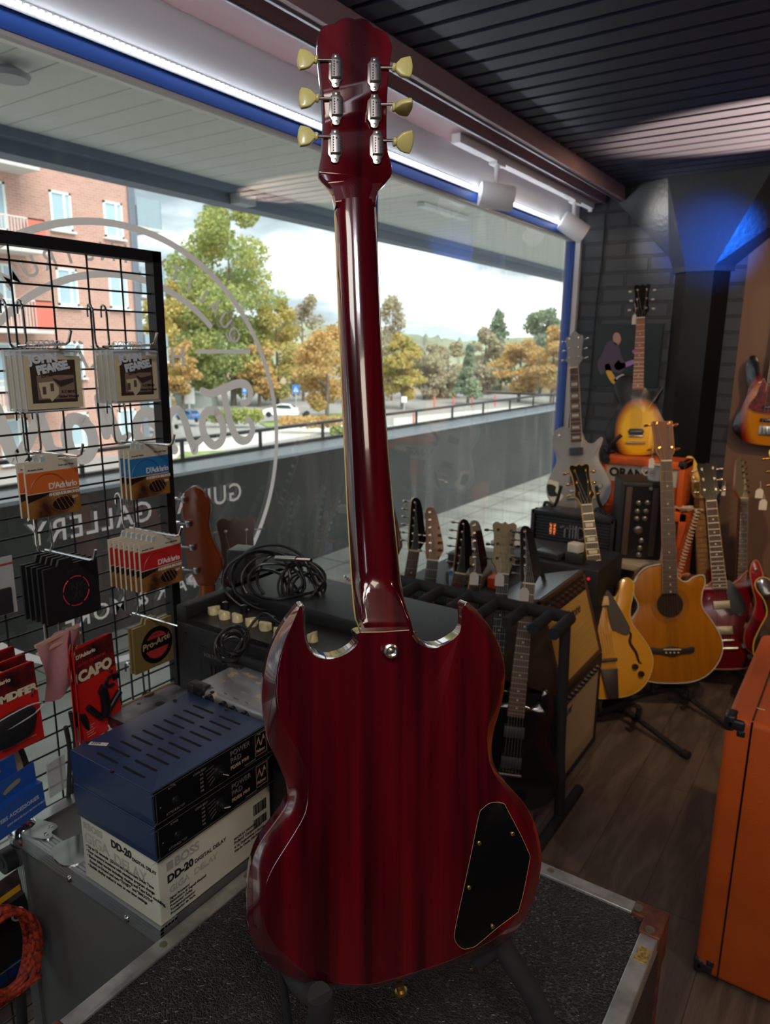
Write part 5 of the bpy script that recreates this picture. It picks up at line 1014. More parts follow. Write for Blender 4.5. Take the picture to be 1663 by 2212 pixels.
ptag(1132, 1284, 1132, 1225, 1.93, 'white price tag between the pale headstock and the rightmost rack guitar')
ptag(1370, 690, 1371, 655, 3.90, 'small cream price tag under the sunburst guitar tuners', .022, .05)
ptag(1407, 1000, 1410, 950, 3.3, 'cream price tag left of the acoustic bass headstock', .024, .045)
ptag(1243, 1150, 1241, 1060, 3.56, 'narrow tag string hanging in front of the grey guitar', .012, .06)
ptag(415, 1255, 412, 1212, 1.6, 'white price tag on the amber bass headstock', .045, .03)
ptag(1640, 1066, 1642, 1040, 3.3, 'upper pinkish price tag on the pearl headstock guitar', .03, .04)
ptag(1648, 1090, 1650, 1068, 3.3, 'lower pinkish price tag at the right edge', .03, .045)
ptag(1563, 1060, 1566, 1040, 3.85, 'small mauve tag on the slanted headstock guitar', .018, .05)
# ================================================================== AMPLIFIERS AND BOXES
m_tolex = mat('black_tolex', '1e1f21', .55, bump=.4, bscale=260); m_knobb = mat('black_knob', '17171a', .35)
def lbl(s, px, py, ax, val, size, X, Y, m, parent, nm='lettering', off=0, bold=0., ext=.0002, space=1., shear=0.):
    o = W(px, py, ax, val); M = frame(o, X, Y); M = M @ Matrix.Translation((0, 0, off)); return text(nm, s, m, parent, M, size, ext=ext, bold=bold, space=space, shear=shear)
VX, VY, VZ = Vector((1, 0, 0)), Vector((0, 1, 0)), Vector((0, 0, 1))
# ---- giga delay carton
bx0, bx1, by0, by1, bz0, bz1 = -.958, -.772, .563, .800, ZG+.0015, .873
m_carton = mat('cream_carton', 'cfd0bf', .6, var=.04, vscale=4); m_ink = mat('black_print', '16161a', .6); m_inkg = mat('grey_silver_print', 'aaab9f', .4)
bo = thing('carton', 'cream cardboard carton of a digital delay pedal, under two blue boxes', 'box', ((bx0+bx1)/2, (by0+by1)/2, bz0))
MB().b2((bx0, by0, bz0), (bx1, by1, bz1), bev=.0022).build('box', m_carton, bo)
Lf = dict(X=VX, Y=VZ, parent=bo)
def bl_(s, x, z, size, m, bold=0, space=1.): return text('lettering', s, m, bo, frame((x, by0-.0004, z), VX, VZ), size, bold=bold, space=space)
def br_(s, y, z, size, m, bold=0, space=1.): return text('lettering', s, m, bo, frame((bx1+.0004, y, z), VY, VZ), size, bold=bold, space=space)
bl_('BOSS', bx0+.019, bz0+.094, .0165, m_inkg, .0006); MB().b2((bx0+.008, by0-.0006, bz0+.094), (bx0+.017, by0, bz0+.105)).build('logo_square', m_inkg, bo, smooth=False)
bl_('GIGA', bx0+.008, bz0+.069, .026, m_inkg, .0003); bl_('DELAY', bx0+.082, bz0+.062, .026, m_inkg, .0003)
bl_('DD-20', bx0+.078, bz0+.090, .0175, m_ink, .0007); bl_('DIGITAL DELAY', bx0+.128, bz0+.088, .0080, m_ink, .0001)
for i, t_ in enumerate(['• Up to 23 seconds  (23,000 ms!) Maximum Delay Time', '• Four memory locations with seamless program change', '• Eleven delay modes including: Analog and Tape Echo modeling,', '   Sound on Sound and new "TWIST" and "SMOOTH"', '• Backlit display makes it easy to see time settings']):
    bl_(t_, bx0+.010, bz0+.060-i*.0088, .0073, m_ink, .00008)
br_('BOSS', by0+.030, bz0+.084, .021, m_inkg, .0006); MB().b2((bx1, by0+.016, bz0+.084), (bx1+.0006, by0+.028, bz0+.098)).build('logo_square', m_inkg, bo, smooth=False)
br_('DD-20', by0+.016, bz0+.064, .0175, m_ink, .0007); br_('DIGITAL DELAY', by0+.068, bz0+.064, .0092, m_ink, .00015)
br_('GIGA  DELAY', by0+.018, bz0+.045, .016, m_inkg, .0002)
for i, t_ in enumerate(['Signal Processor', 'Elaboratore di Segnali Musicali', "Processeur d'effet", 'Tonsignal-prozessor', 'Procesador de Serie']): br_(t_, by0+.018, bz0+.034-i*.0065, .0058, m_ink, .00006)
for i, t_ in enumerate(['MADE IN TAIWAN', 'Roland Corporation', '4-16, Dojimahama 1-chome,', 'Kita-ku Osaka 530-0004 JAPAN']): br_(t_, by0+.150, bz0+.052-i*.0075, .0062 if i != 1 else .0078, m_ink, .00006)
for zz, hh in ((.070, .020), (.046, .016)):
    mb = MB(); rd = random.Random(5); y_ = by0+.196
    while y_ < by0+.226: w_ = rd.choice((.0006, .0012)); mb.b2((bx1, y_, bz0+zz), (bx1+.0005, y_+w_, bz0+zz+hh)); y_ += w_+rd.choice((.0006, .0011))
    mb.build('barcode', m_ink, bo, smooth=False)
# ---- power pads
m_navy = mat('navy_blue_enamel', '223458', .34, spec=.5, bump=.05, bscale=900); m_faceb = mat('black_front_plate', '0d0d10', .42); m_tan = mat('tan_print', 'b59a78', .5); m_gp = mat('dim_grey_print', '6e6a68', .5)
def power_pad(z0, label, ring_ang, top=True):
    x0, x1, y0, y1, h = -.960, -.764, .559, .792, .0565
    r_ = thing('power_attenuator', label, 'audio box', ((x0+x1)/2, (y0+y1)/2, z0), 'navy power attenuators stacked on the carton')
    MB().b2((x0, y0, z0), (x1-.002, y1, z0+h), bev=.0012).b2((x0-.0004, y0-.0006, z0+.012), (x1-.003, y0, z0+h-.0015)).build('case', m_navy, r_)
    fp = MB().b2((x1-.0025, y0+.0005, z0+.0005), (x1, y1, z0+h-.0005)).build('front_plate', m_faceb, r_, smooth=False)
    def F(s, y_, z_, size, m, bold=0): return text('lettering', s, m, fp, frame((x1+.0003, y_, z_), VY, VZ), size, bold=bold)
    F('POWER', y0+.146, z0+.0385, .0125, m_gp); F('PAD', y0+.146, z0+.0265, .0125, m_gp); F('PDI06 MkII', y0+.146, z0+.0155, .0088, m_tan)
    F('LOAD BOX', y0+.072, z0+.044, .0048, m_gp); F('BYPASS', y0+.026, z0+.047, .0042, m_gp); F('ATTENUATOR', y0+.020, z0+.008, .0052, m_gp)
    for i, t_ in enumerate(('10%', '20%', '30%', '50%', '70%')): F(t_, y0+.084, z0+.038-i*.0068, .0040, m_gp)
    F('MADE IN EUROPE', y0+.176, z0+.0065, .0032, m_gp)
    Y0, Y1, Z0, Z1 = y0+.004, y1-.004, z0+.004, z0+h-.004
    MB().tube(cat([(x1+.0002, Y0+.003, Z0, ), (x1+.0002, Y1-.003, Z0), (x1+.0002, Y1, Z0+.003), (x1+.0002, Y1, Z1-.003), (x1+.0002, Y1-.003, Z1), (x1+.0002, Y0+.003, Z1), (x1+.0002, Y0, Z1-.003), (x1+.0002, Y0, Z0+.003)], 3), .00022, 4, closed=True).build('border_line', m_gp, fp)
    # mountain logo in a box
    ly, lz = y0+.201, z0+.011; mb = MB()
    mb.M = frame((x1+.0003, ly, lz), VY, VZ)
    for a, b in (((0, 0), (.026, .0006)), ((0, .0384), (.026, .039)), ((0, 0), (.0006, .039)), ((.0254, 0), (.026, .039))): mb.b2((a[0], a[1], 0), (b[0], b[1], .0003))
    mb.prism([(.002, .017), (.005, .026), (.008, .033), (.011, .024), (.013, .019), (.016, .025), (.019, .034), (.022, .027), (.0245, .018), (.021, .024), (.018, .027), (.0145, .016), (.0115, .016), (.008, .027), (.005, .022)], 0, .0003); mb.build('mountain_logo', m_tan, fp, smooth=False)
    F('Palmer', y0+.2035, z0+.0165, .0072, m_tan, .0002)
    mb = MB(); mb.M = frame((x1, y0+.122, z0+.026), VY, VZ)
    mb.lathe([(.001, 0), (.0115, 0), (.0105, .004), (.0075, .005), (.007, .013), (.001, .0135)], None, 20); kn = mb.build('rotary_knob', m_knobb, fp)
    mb = MB(); mb.M = frame((x1, y0+.122, z0+.026), VY, VZ) @ Matrix.Rotation(R(ring_ang), 4, 'Z'); mb.box((.002, 0, .0137), (.013, .0011, .0012)); mb.build('pointer', mat('white_pointer', 'dcdcd8', .4), kn, smooth=False)
    mb = MB(); mb.M = frame((x1, y0+.038, z0+.024), VY, VZ); mb.lathe([(.001, 0), (.0072, 0), (.0065, .002), (.0045, .003), (.0045, .007), (.001, .0075)], None, 18); mb.build('bypass_button', m_knobb, fp)
    for k in range(5): MB().tube([(x1+.0002, y0+.094+.002*k, z0+.0395-k*.0068), (x1+.0002, y0+.112+.001*k, z0+.042-k*.0052)], .0002, 4).build('scale_line', m_gp, fp)
    for yy_, zz_ in ((y0+.012, z0+h*.45), (y1-.010, z0+h*.6)):
        mb = MB(); mb.M = frame((x1, yy_, zz_), VY, VZ); mb.lathe([(.001, 0), (.0028, 0), (.002, .001), (.001, .001)], None, 10); mb.build('screw', m_knobb, fp)
    if top:
        mb = MB(); zt = z0+h
        for (a, b) in (((212, 1627), (419, 1524)), ((268, 1657), (475, 1547))):
            A, B_ = W(*a, 2, zt), W(*b, 2, zt)
            for k in range(10):
                p = A.lerp(B_, k/9); q = [(p.x+.0025, p.y-.0025)]; w_ = .046
                pts_ = [(p.x+math.cos(R(t_))*.0024, p.y+math.sin(R(t_))*.0024) for t_ in range(90, 271, 30)]+[(p.x+w_+math.cos(R(t_))*.0024, p.y+math.sin(R(t_))*.0024) for t_ in range(-90, 91, 30)]
                mb.prism(pts_, zt-.0002, zt+.0003)
        mb.build('vent_slots', mat('slot_black', '040406', .9), r_, smooth=False)
        for px, py in ((189, 1604), (242, 1667), (373, 1698), (378, 1513), (489, 1533), (558, 1588)):
            p = W(px, py, 2, zt); mb = MB().lathe([(.001, 0), (.0036, 0), (.0034, .0018), (.0015, .0022), (.001, .0016)], Matrix.Translation((p.x, p.y, zt)), 12); mb.build('screw', m_knobb, r_)
        p = W(213, 1607, 2, zt); s_ = MB().box((p.x, p.y, zt+.0003), (.030, .0085, .0004), rz=R(28)).build('paper_label', mat('paper_tag', 'cfcac2', .7), r_, smooth=False)
        text('handwriting', '2004', m_ink, s_, Matrix.Translation((p.x-.010, p.y-.0068, zt+.0006)) @ Matrix.Rotation(R(28), 4, 'Z'), .0075, ext=.0001)
power_pad(.8745, 'navy blue power attenuator, lower one of the two, directly on the carton', -20, top=False)
power_pad(.9320, 'navy blue power attenuator with slotted lid on top of the stack', -35)
# ---- dummy load carton
zt = .925; c0 = W(222, 1545, 2, zt)
dm = thing('carton', 'dark printed carton with a brown edge behind the blue boxes', 'box', (c0.x+.1, c0.y+.09, ZG))
MB().b2((c0.x, c0.y, ZG), (c0.x+.195, c0.y+.165, zt), bev=.0015).build('box', mat('dark_printed_carton', '2a2326', .45, var=.4, vscale=18), dm)
MB().b2((c0.x+.004, c0.y+.004, zt), (c0.x+.19, c0.y+.16, zt+.0006)).build('printed_lid', mat('greyscale_print', '8a8c90', .35, color2='3c3e42', vscale=22), dm, smooth=False)
MB().b2((c0.x-.001, c0.y, zt-.002), (c0.x+.003, c0.y+.165, zt+.002)).build('brown_edge', mat('kraft_edge', '8a6f45', .8), dm, smooth=False)
MB().b2((c0.x+.03, c0.y-.0006, zt-.075), (c0.x+.12, c0.y, zt-.006)).build('magenta_print', mat('magenta_print', '8c1f44', .5, color2='2a1620', vscale=30), dm, smooth=False)
text('lettering', 'Dummyload', mat('white_print', 'e0deda', .5), dm, frame((c0.x+.006, c0.y-.001, zt-.028), VX, VZ), .021, bold=.0006)
text('lettering', 'Captor X', mat('white_print', 'e0deda', .5), dm, frame((c0.x+.010, c0.y-.001, zt-.042), VX, VZ), .010)
for px, py, r0 in ((320, 1500, .012), (345, 1520, .009), (300, 1520, .004)):
    p = W(px, py, 2, zt+.001); MB().lathe([(.001, 0), (r0, 0), (r0, .0004), (.001, .0004)], Matrix.Translation((p.x, p.y, zt+.0006)), 18).build('printed_knob', mat('print_dark', '2a2a2c', .5), dm)
# ---- silver scuffed amplifier
sx0, sx1, sy0, sy1, sz1 = -.965, -.60, .800, .925, .998
sa = thing('amplifier', 'silver scuffed practice amplifier with peeling cover and black knobs, left of the red guitar body', 'amplifier', ((sx0+sx1)/2, (sy0+sy1)/2, ZG))
m_silver = mat('scuffed_silver_tolex', 'a9abac', .32, .5, bump=.3, bscale=120)
def scuff():
    t = m_silver.node_tree; b = t.nodes['Principled BSDF']; nn = t.nodes.new; L = t.links.new
    tcn = nn('ShaderNodeTexCoord'); no = nn('ShaderNodeTexNoise'); no.inputs['Scale'].default_value = 22; no.inputs['Detail'].default_value = 6; no.inputs['Roughness'].default_value = .7; L(tcn.outputs['Object'], no.inputs[0])
    rp = nn('ShaderNodeValToRGB'); k = rp.color_ramp.elements; k[0].position = .585; k[0].color = lin('a3a5a6'); k[1].position = .60; k[1].color = lin('c9b07e'); L(no.outputs[0], rp.inputs[0]); L(rp.outputs[0], b.inputs['Base Color'])
    r2 = nn('ShaderNodeMapRange'); r2.inputs[1].default_value = .585; r2.inputs[2].default_value = .60; r2.inputs[3].default_value = .5; r2.inputs[4].default_value = 0; L(no.outputs[0], r2.inputs[0]); L(r2.outputs[0], b.inputs['Metallic'])
scuff()
MB().b2((sx0, sy0, ZG), (sx0+.016, sy1, sz1-.01)).b2((sx0, sy0, sz1-.022), (sx1, sy1, sz1), bev=.008).b2((sx0+.01, sy0+.03, ZG), (sx1, sy1, sz1-.01)).build('cabinet', m_silver, sa, ang=50)
pn = MB().b2((sx0+.016, sy0+.008, sz1-.105), (sx1, sy0+.02, sz1-.022)).build('control_panel', m_faceb, sa, smooth=False)
for k, (px, py) in enumerate(((437, 1496), (462, 1506), (492, 1520), (512, 1530), (538, 1541))):
    p = W(px, py, 1, sy0+.008); mb = MB(); mb.M = frame((p.x, sy0+.008, p.z), VX, VZ); mb.lathe([(.001, 0), (.0125, 0), (.012, .004), (.009, .006), (.0085, .015), (.001, .016)], None, 16); mb.box((0, .004, .0162), (.0012, .008, .0008)); mb.build('knob', m_knobb, pn)
    text('lettering', ('GAIN', 'BASS', 'MID', 'TREBLE', 'VOL')[k], m_gp, pn, frame((p.x-.008, sy0+.0075, p.z+.017), VX, VZ), .0042)
MB().b2((sx0+.016, sy0+.006, ZG), (sx1, sy0+.018, sz1-.105)).build('grille', m_tolex, sa, smooth=False)
MB().b2((sx0-.004, sy0-.004, sz1-.05), (sx0+.012, sy0+.02, sz1+.004), bev=.004).b2((sx0-.004, sy0-.002, sz1-.012), (sx0+.04, sy0+.018, sz1+.005), bev=.004).b2((sx0-.004, sy1-.03, sz1-.03), (sx0+.03, sy1+.003, sz1+.004), bev=.004).build('corner_guard', mat('black_plastic_corner', '232426', .4), sa)
a, b = W(498, 1418, 2, sz1+.008), W(600, 1462, 2, sz1+.008)
MB().b2((a.x, a.y-.008, sz1), (b.x+.05, a.y+.012, sz1+.014), bev=.004).build('handle', m_tolex, sa)
# ---- black amplifier with cream knobs
ax0, ax1, ay0, ay1, az1 = -1.178, -.62, .950, 1.28, 1.062
am = thing('amplifier', 'large black amplifier with cream pointer knobs under the cable tangle', 'amplifier', ((ax0+ax1)/2, 1.1, ZG))
MB().b2((ax0, ay0, ZG), (ax1, ay1, az1-.036), bev=.004).b2((ax0, ay0, az1-.04), (ax0+.03, ay1, az1), bev=.006).b2((ax0, ay0+.14, az1-.04), (ax1, ay1, az1), bev=.006).build('cabinet', m_tolex, am)
MB().b2((ax0+.03, ay0+.006, az1-.036), (ax1, ay0+.14, az1-.026)).build('control_panel', mat('worn_black_panel', '2c2b28', .35, .4), am, smooth=False)
vt = MB().b2((ax0+.07, ay0-.002, az1-.30), (ax0+.30, ay0, az1-.075)).build('rear_panel', mat('rear_plate', '141416', .5), am, smooth=False)
mb = MB(); [mb.b2((ax0+.10+k*.012, ay0-.0035, az1-.20), (ax0+.106+k*.012, ay0-.002, az1-.11)) for k in range(14)]; mb.build('vent_ribs', m_tolex, vt, smooth=False)
text('lettering', 'VOLTAGE  50 Hz   PASSED', m_gp, vt, frame((ax0+.085, ay0-.0025, az1-.095), VX, VZ), .012)
kz = az1-.026
for px, py, an in ((462, 1320, 70), (485, 1330, 10), (513, 1336, 0), (543, 1345, 60), (573, 1354, 20), (604, 1366, 40), (675, 1378, 90), (640, 1376, 30)):
    p = W(px, py, 2, kz+.006); M = Matrix.Translation((p.x, p.y, kz)) @ Matrix.Rotation(R(an), 4, 'Z')
    mb = MB().lathe([(.001, 0), (.0115, 0), (.0105, .008), (.006, .015), (.001, .016)], M, 18); mb.M = M; mb.prism([(-.012, -.0042), (.007, -.0042), (.014, -.001), (.014, .001), (.007, .0042), (-.012, .0042)], 0, .017, bev=.002); mb.build('chicken_head_knob', mat('cream_knob', 'd8cb98', .4, coat=.2), am)
for px, py in ((487, 1306), (527, 1313), (587, 1338)):
    p = W(px, py, 2, kz+.01); mb = MB().lathe([(.001, 0), (.008, 0), (.007, .016), (.001, .017)], Matrix.Translation((p.x, p.y, kz)), 14); kb_ = mb.build('small_knob', m_knobb, am); MB().box((p.x, p.y-.004, kz+.0175), (.0014, .009, .001)).build('pointer', mat('white_pointer', 'dcdcd8', .4), kb_, smooth=False)
MB().lathe([(.001, 0), (.004, 0), (.003, .002), (.001, .002)], Matrix.Translation((ax0+.028, ay0-.001, az1-.055)) @ Matrix.Rotation(R(90), 4, 'X'), 10).build('screw', m_knobb, am)
p = W(800, 1400, 2, az1)
# ---- cables on the amplifiers
m_cab = mat('black_cable', '161619', .35, spec=.6)
def coil(name, label, c_, rx, ry, n, rad, seed, tilt=(20, -10), jit=.25, dz=.01, tail=None, aspect=1):
    rd = random.Random(seed); pts = []; M = Matrix.Rotation(YAW, 4, 'Z') @ Matrix.Rotation(R(tilt[0]), 4, 'X') @ Matrix.Rotation(R(tilt[1]), 4, 'Y')
    for k in range(n):
        cx, cy, s_ = rd.uniform(-jit, jit)*rx, rd.uniform(-jit, jit)*ry, rd.uniform(.62, 1.12); ph = rd.uniform(-.3, .3); sq = rd.uniform(.7, 1.1)
        for a in range(8):
            t_ = (a/8)*6.283+ph*math.sin(a); pts.append(M @ Vector((cx+math.cos(t_)*rx*s_, rd.uniform(-.5, .5)*dz+dz*math.sin(k*1.7), cy+math.sin(t_)*ry*s_*sq)))
    P_ = [Vector(c_)+p for p in pts]
    if tail: P_ += [Vector(t_) for t_ in tail]
    o = MB().tube(cat(P_, 5, False), rad, 8).build(name, m_cab); return tag(o, label, 'cable')
coil('cable', 'big loose tangle of thick black cable on top of the black amplifier', W(588, 1250, 1, 1.13), .082, .078, 7, .0034, 11, tilt=(-32, 8), jit=.30, dz=.018)
coil('cable', 'tighter black cable bundle inside the big tangle, right part', W(655, 1270, 1, 1.16), .050, .066, 7, .0028, 21, tilt=(-30, -12), jit=.25, dz=.016)
coil('cable', 'small hank of black cable lying on the silver amplifier', W(498, 1392, 1, .90), .030, .036, 6, .0030, 5, tilt=(-35, 35), jit=.18, dz=.010, tail=[W(560, 1330, 1, .95), W(600, 1345, 1, .95), W(640, 1370, 1, .95)])
p = W(650, 1242, 1, 1.1); mb = MB(); mb.cyl(W(640, 1208, 1, 1.12), W(672, 1210, 1, 1.10), .0035, 10).cyl(W(596, 1206, 1, 1.12), W(640, 1208, 1, 1.12), .006, 10); tag(mb.build('jack_plug', m_chrome), 'chrome jack plug sticking out of the cable tangle', 'plug')
pb = W(522, 1215, 1, 1.20); tag(MB().box(pb, (.05, .06, .075), rz=R(20), bev=.004).build('power_brick', mat('dark_plastic', '2a2b2e', .45)), 'dark plastic power adapter leaning behind the cable tangle', 'adapter')
# black guitar case / dark shape behind right part of amplifier
q = W(735, 1270, 1, 1.35)
dk = make_guitar(dict(label='low guitar behind the black amplifier, dark headstock showing left of the red neck', body='single', mat=m_blk, neckmat=hexm('2a1a14'), head='three', metal=m_nick, bind=mat('yellow_binding', 'c9a545', .4), group='guitars by the window behind the black amplifier'))
place(dk, W(470, 1480, 1, 1.55), W(745, 1262, 1, 1.50), (0, -.5, .86), scale=.95)
# ================================================================== RIGHT SIDE AMPS
def knob_row(parent, p0, p1, n, X, Y, rad=.010, m=m_knobb, h=.014, nm='knob'):
    for k in range(n):
        p = Vector(p0).lerp(Vector(p1), k/(n-1)); mb = MB(); mb.M = frame(p, X, Y); mb.lathe([(.001, 0), (rad, 0), (rad*.8, h*.4), (rad*.6, h), (.001, h)], None, 12); mb.build(nm, m, parent)
m_tweed = mat('ochre_grille_cloth', 'b08c48', .8, var=.12, vscale=4, stretch=(1, 1, 130)); m_brownt = mat('brown_tolex', '4a3424', .5, bump=.4, bscale=200); m_creamg = mat('cream_grille_cloth', 'a08c70', .85, var=.08, vscale=200)
fx = -.78; Y0_, Y1_ = 2.29, 2.745
la = thing('amplifier', 'brown amplifier with cream grille cloth, the lower of two stacked by the floor', 'amplifier', (-.9, 2.5, 0), 'stacked combo amplifiers behind the rack')
MB().b2((fx-.24, Y0_, .01), (fx-.012, Y1_, .405), bev=.006).b2((fx-.02, Y0_, .01), (fx, Y0_+.018, .405), bev=.004).b2((fx-.02, Y1_-.018, .01), (fx, Y1_, .405), bev=.004).b2((fx-.02, Y0_, .01), (fx, Y1_, .03), bev=.004).b2((fx-.02, Y0_, .385), (fx, Y1_, .405), bev=.004).build('cabinet', m_tolex, la)
gr_ = MB().b2((fx-.014, Y0_+.016, .03), (fx-.006, Y1_-.016, .335)).build('grille', m_creamg, la, smooth=False)
text('script_lettering', 'Rox', mat('blue_script', '2a3552', .4), gr_, frame((fx-.005, Y0_+.05, .285), VY, VZ), .05, bold=.001, shear=.3)
cp_ = MB().b2((fx-.016, Y0_+.016, .335), (fx-.004, Y1_-.016, .387)).build('control_panel', m_brownt, la, smooth=False)
knob_row(cp_, (fx-.004, Y0_+.05, .36), (fx-.004, Y1_-.05, .36), 11, VY, VZ)
ua = thing('amplifier', 'brown amplifier with ochre grille and script badge, tilted back on the lower one', 'amplifier', (-.9, 2.5, .41), 'stacked combo amplifiers behind the rack')
tl = math.atan2(.10, .33); TM_ = Matrix.Translation((fx, 0, .408)) @ Matrix.Rotation(-tl, 4, 'Y')
def tb(p0, p1, bev=0): mb.b2(p0, p1, bev)
H_ = .345
mb = MB(); mb.M = TM_; mb.b2((-.24, Y0_, 0), (-.012, Y1_, H_), bev=.006); mb.b2((-.02, Y0_, 0), (0, Y0_+.018, H_), bev=.004); mb.b2((-.02, Y1_-.018, 0), (0, Y1_, H_), bev=.004); mb.b2((-.02, Y0_, 0), (0, Y1_, .018), bev=.004); mb.b2((-.02, Y0_, H_-.018), (0, Y1_, H_), bev=.004); mb.build('cabinet', m_brownt, ua)
mb = MB(); mb.M = TM_; mb.b2((-.23, Y0_+.012, H_-.001), (-.01, Y1_-.012, H_+.003)); mb.build('top_cover', mat('dark_textured_top', '3c3c3e', .3, bump=.9, bscale=70), ua, smooth=False)
mb = MB(); mb.M = TM_; mb.b2((-.014, Y0_+.016, .016), (-.006, Y1_-.016, .265)); gu_ = mb.build('grille', m_tweed, ua, smooth=False)
text('script_lettering', 'Gladstone', m_ink, gu_, TM_ @ frame((-.005, Y0_+.13, .205), VY, VZ), .05, bold=.0008, shear=.35)
mb = MB(); mb.M = TM_; mb.b2((-.016, Y0_+.016, .27), (-.004, Y1_-.016, H_-.016)); cu_ = mb.build('control_panel', m_tolex, ua, smooth=False)
for rz_ in (.288, .308):
    for k in range(9): 
        mb = MB(); mb.M = TM_ @ frame((-.004, Y0_+.045+k*.045+(.01 if rz_ > .3 else 0), rz_), VY, VZ); mb.lathe([(.001, 0), (.008, 0), (.006, .010), (.001, .012)], None, 10); mb.build('knob', mat('bronze_knob', '6a4a38', .3, .6), cu_)
mb = MB(); mb.M = TM_; mb.tube(cat([(-.12, Y0_+.12, H_), (-.12, Y0_+.13, H_+.03), (-.12, Y0_+.22, H_+.045), (-.12, Y0_+.31, H_+.03), (-.12, Y0_+.32, H_)], 4, False), .009, 8); mb.build('handle', m_tolex, ua)
# black cabinet with pedals
pc_ = thing('amplifier', 'black speaker cabinet behind the rack, with effect pedals and cartons on top', 'amplifier', (-1.3, 2.6, 0)); cz = .66
MB().b2((XW+.06, 2.38, .01), (-1.06, 2.85, cz), bev=.008).build('cabinet', m_tolex, pc_)
MB().b2((XW+.09, 2.37, .05), (-1.09, 2.385, cz-.05)).build('grille', mat('black_grille_cloth', '17171a', .9), pc_, smooth=False)
def small(name, label, px, py, y_, dims, m, rz=0, cat_='box', group=None, bev=.004, z=None):
    p = W(px, py, 1, y_); zc = (p.z if z is None else z+dims[2]/2); return tag(MB().box((p.x, y_, zc), dims, rz=R(rz), bev=bev).build(name, m), label, cat_, group)
PG = 'small boxes and pedals on the black cabinet'
small('carton', 'small white and blue carton at the left end on the black cabinet', 986, 1255, 2.42, (.05, .05, .085), mat('white_blue_carton', 'b9c4d2', .5, color2='3f6aa8', vscale=30), 10, 'box', PG, z=cz)
small('carton', 'flat olive drab carton on the black cabinet between two rack necks', 1012, 1262, 2.55, (.16, .12, .045), mat('olive_carton', '5a5648', .6), 5, 'box', PG, z=cz)
small('effect_pedal', 'bright orange effect pedal on the black cabinet', 1073, 1258, 2.56, (.05, .09, .045), mat('orange_red_paint', 'c8461c', .4), 5, 'pedal', PG, z=cz)
small('carton', 'pale grey carton stood on edge behind the pale ash headstock', 1066, 1216, 2.72, (.09, .06, .10), mat('pale_grey_carton', '9fa7aa', .6), 15, 'box', PG, z=cz)
small('equipment_case', 'long dark equipment case along the back of the black cabinet', 1040, 1232, 2.75, (.30, .08, .055), mat('dark_plastic', '2a2b2e', .45), 0, 'case', PG, z=cz)
bb = thing('amplifier', 'plain black amplifier box between the stacked combos and the table', 'amplifier', (-1.05, 3.08, 0))
MB().b2((-1.30, 2.88, .01), (-.86, 3.22, .70), bev=.008).build('cabinet', m_tolex, bb); MB().b2((-1.27, 2.872, .06), (-.89, 2.882, .60)).build('grille', mat('black_grille_cloth', '17171a', .9), bb, smooth=False)
lt = MB().lathe([(.001, 0), (.006, 0), (.006, .004), (.001, .004)], frame((-.90, 2.872, .66), VX, VZ), 10).build('power_light', mat('red_jewel_light', 'b01828', .3, emit=.6), bb)
small('carton', 'small white plastic box with a black dot, on a black gadget', 1243, 1190, 2.95, (.055, .05, .040), mat('white_plastic', 'c9c8bc', .4), -12, 'box', z=.745)
small('gadget', 'black gadget under the small white box', 1243, 1205, 2.95, (.075, .07, .042), mat('dark_plastic', '2a2b2e', .45), 5, 'device', z=.702)
small('cassette_box', 'flat dark box lying left of the small white box', 1190, 1196, 2.96, (.12, .09, .028), mat('dark_glossy_plastic', '34363a', .25), -10, 'box', z=.702)
# table
tb_ = thing('table', 'pale topped table carrying the amplifier heads', 'table', (-1.1, 3.5, 0)); tz_ = .628
MB().b2((XW+.04, 3.30, tz_-.03), (-.72, 3.68, tz_), bev=.003).build('tabletop', mat('pale_table_top', 'a9a08c', .5), tb_)
for x_, y_ in ((XW+.08, 3.34), (-.76, 3.34), (XW+.08, 3.64), (-.76, 3.64)): MB().b2((x_-.02, y_-.02, 0), (x_+.02, y_+.02, tz_-.03)).build('leg', mat('grey_leg', '6a6860', .6), tb_, smooth=False)
MB().b2((XW+.1, 3.62, .1), (-.74, 3.64, tz_-.03)).build('back_panel', mat('table_back_panel', '55524a', .7), tb_, smooth=False)
# head with perforated front
mtx0, mtx1 = W(1150, 1110, 1, 3.38).x, W(1322, 1190, 1, 3.38).x
mt = thing('amplifier', 'black amplifier head with perforated metal front and silver emblem', 'amplifier head', ((mtx0+mtx1)/2, 3.45, tz_)); z0, z1 = tz_+.004, .80
MB().b2((mtx0, 3.395, z0), (mtx1, 3.56, z1), bev=.004).build('case', m_tolex, mt)
for a, b in (((mtx0-.004, 3.37, z0), (mtx0+.014, 3.40, z1+.006)), ((mtx1-.014, 3.37, z0), (mtx1+.004, 3.40, z1+.006)), ((mtx0, 3.37, z1-.012), (mtx1, 3.40, z1+.006)), ((mtx0, 3.37, z0), (mtx1, 3.40, z0+.012))): MB().b2(a, b, bev=.002).build('frame', m_tolex, mt)
mb = MB()
for r0 in range(9):
    for k in range(44):
        x_ = mtx0+.022+k*.0088+(.0044 if r0 % 2 else 0)
        if x_ < mtx1-.02: mb.box((x_, 3.384, z0+.020+r0*.0152), (.0042, .004, .0072))
mb.build('perforated_grille', mat('grille_steel', '6e7074', .35, .7), mt, smooth=False, kind='stuff')
mb = MB(); [mb.box((mtx0+.02+k*.0165, 3.47, z1+.002), (.006, .15, .003)) for k in range(24)]; mb.build('top_vents', mat('vent_grey', '7a7e84', .4, .5), mt, smooth=False)
e_ = frame(((mtx0+mtx1)/2+.005, 3.377, z0+.055), VX, VZ); mb = MB(); mb.M = e_
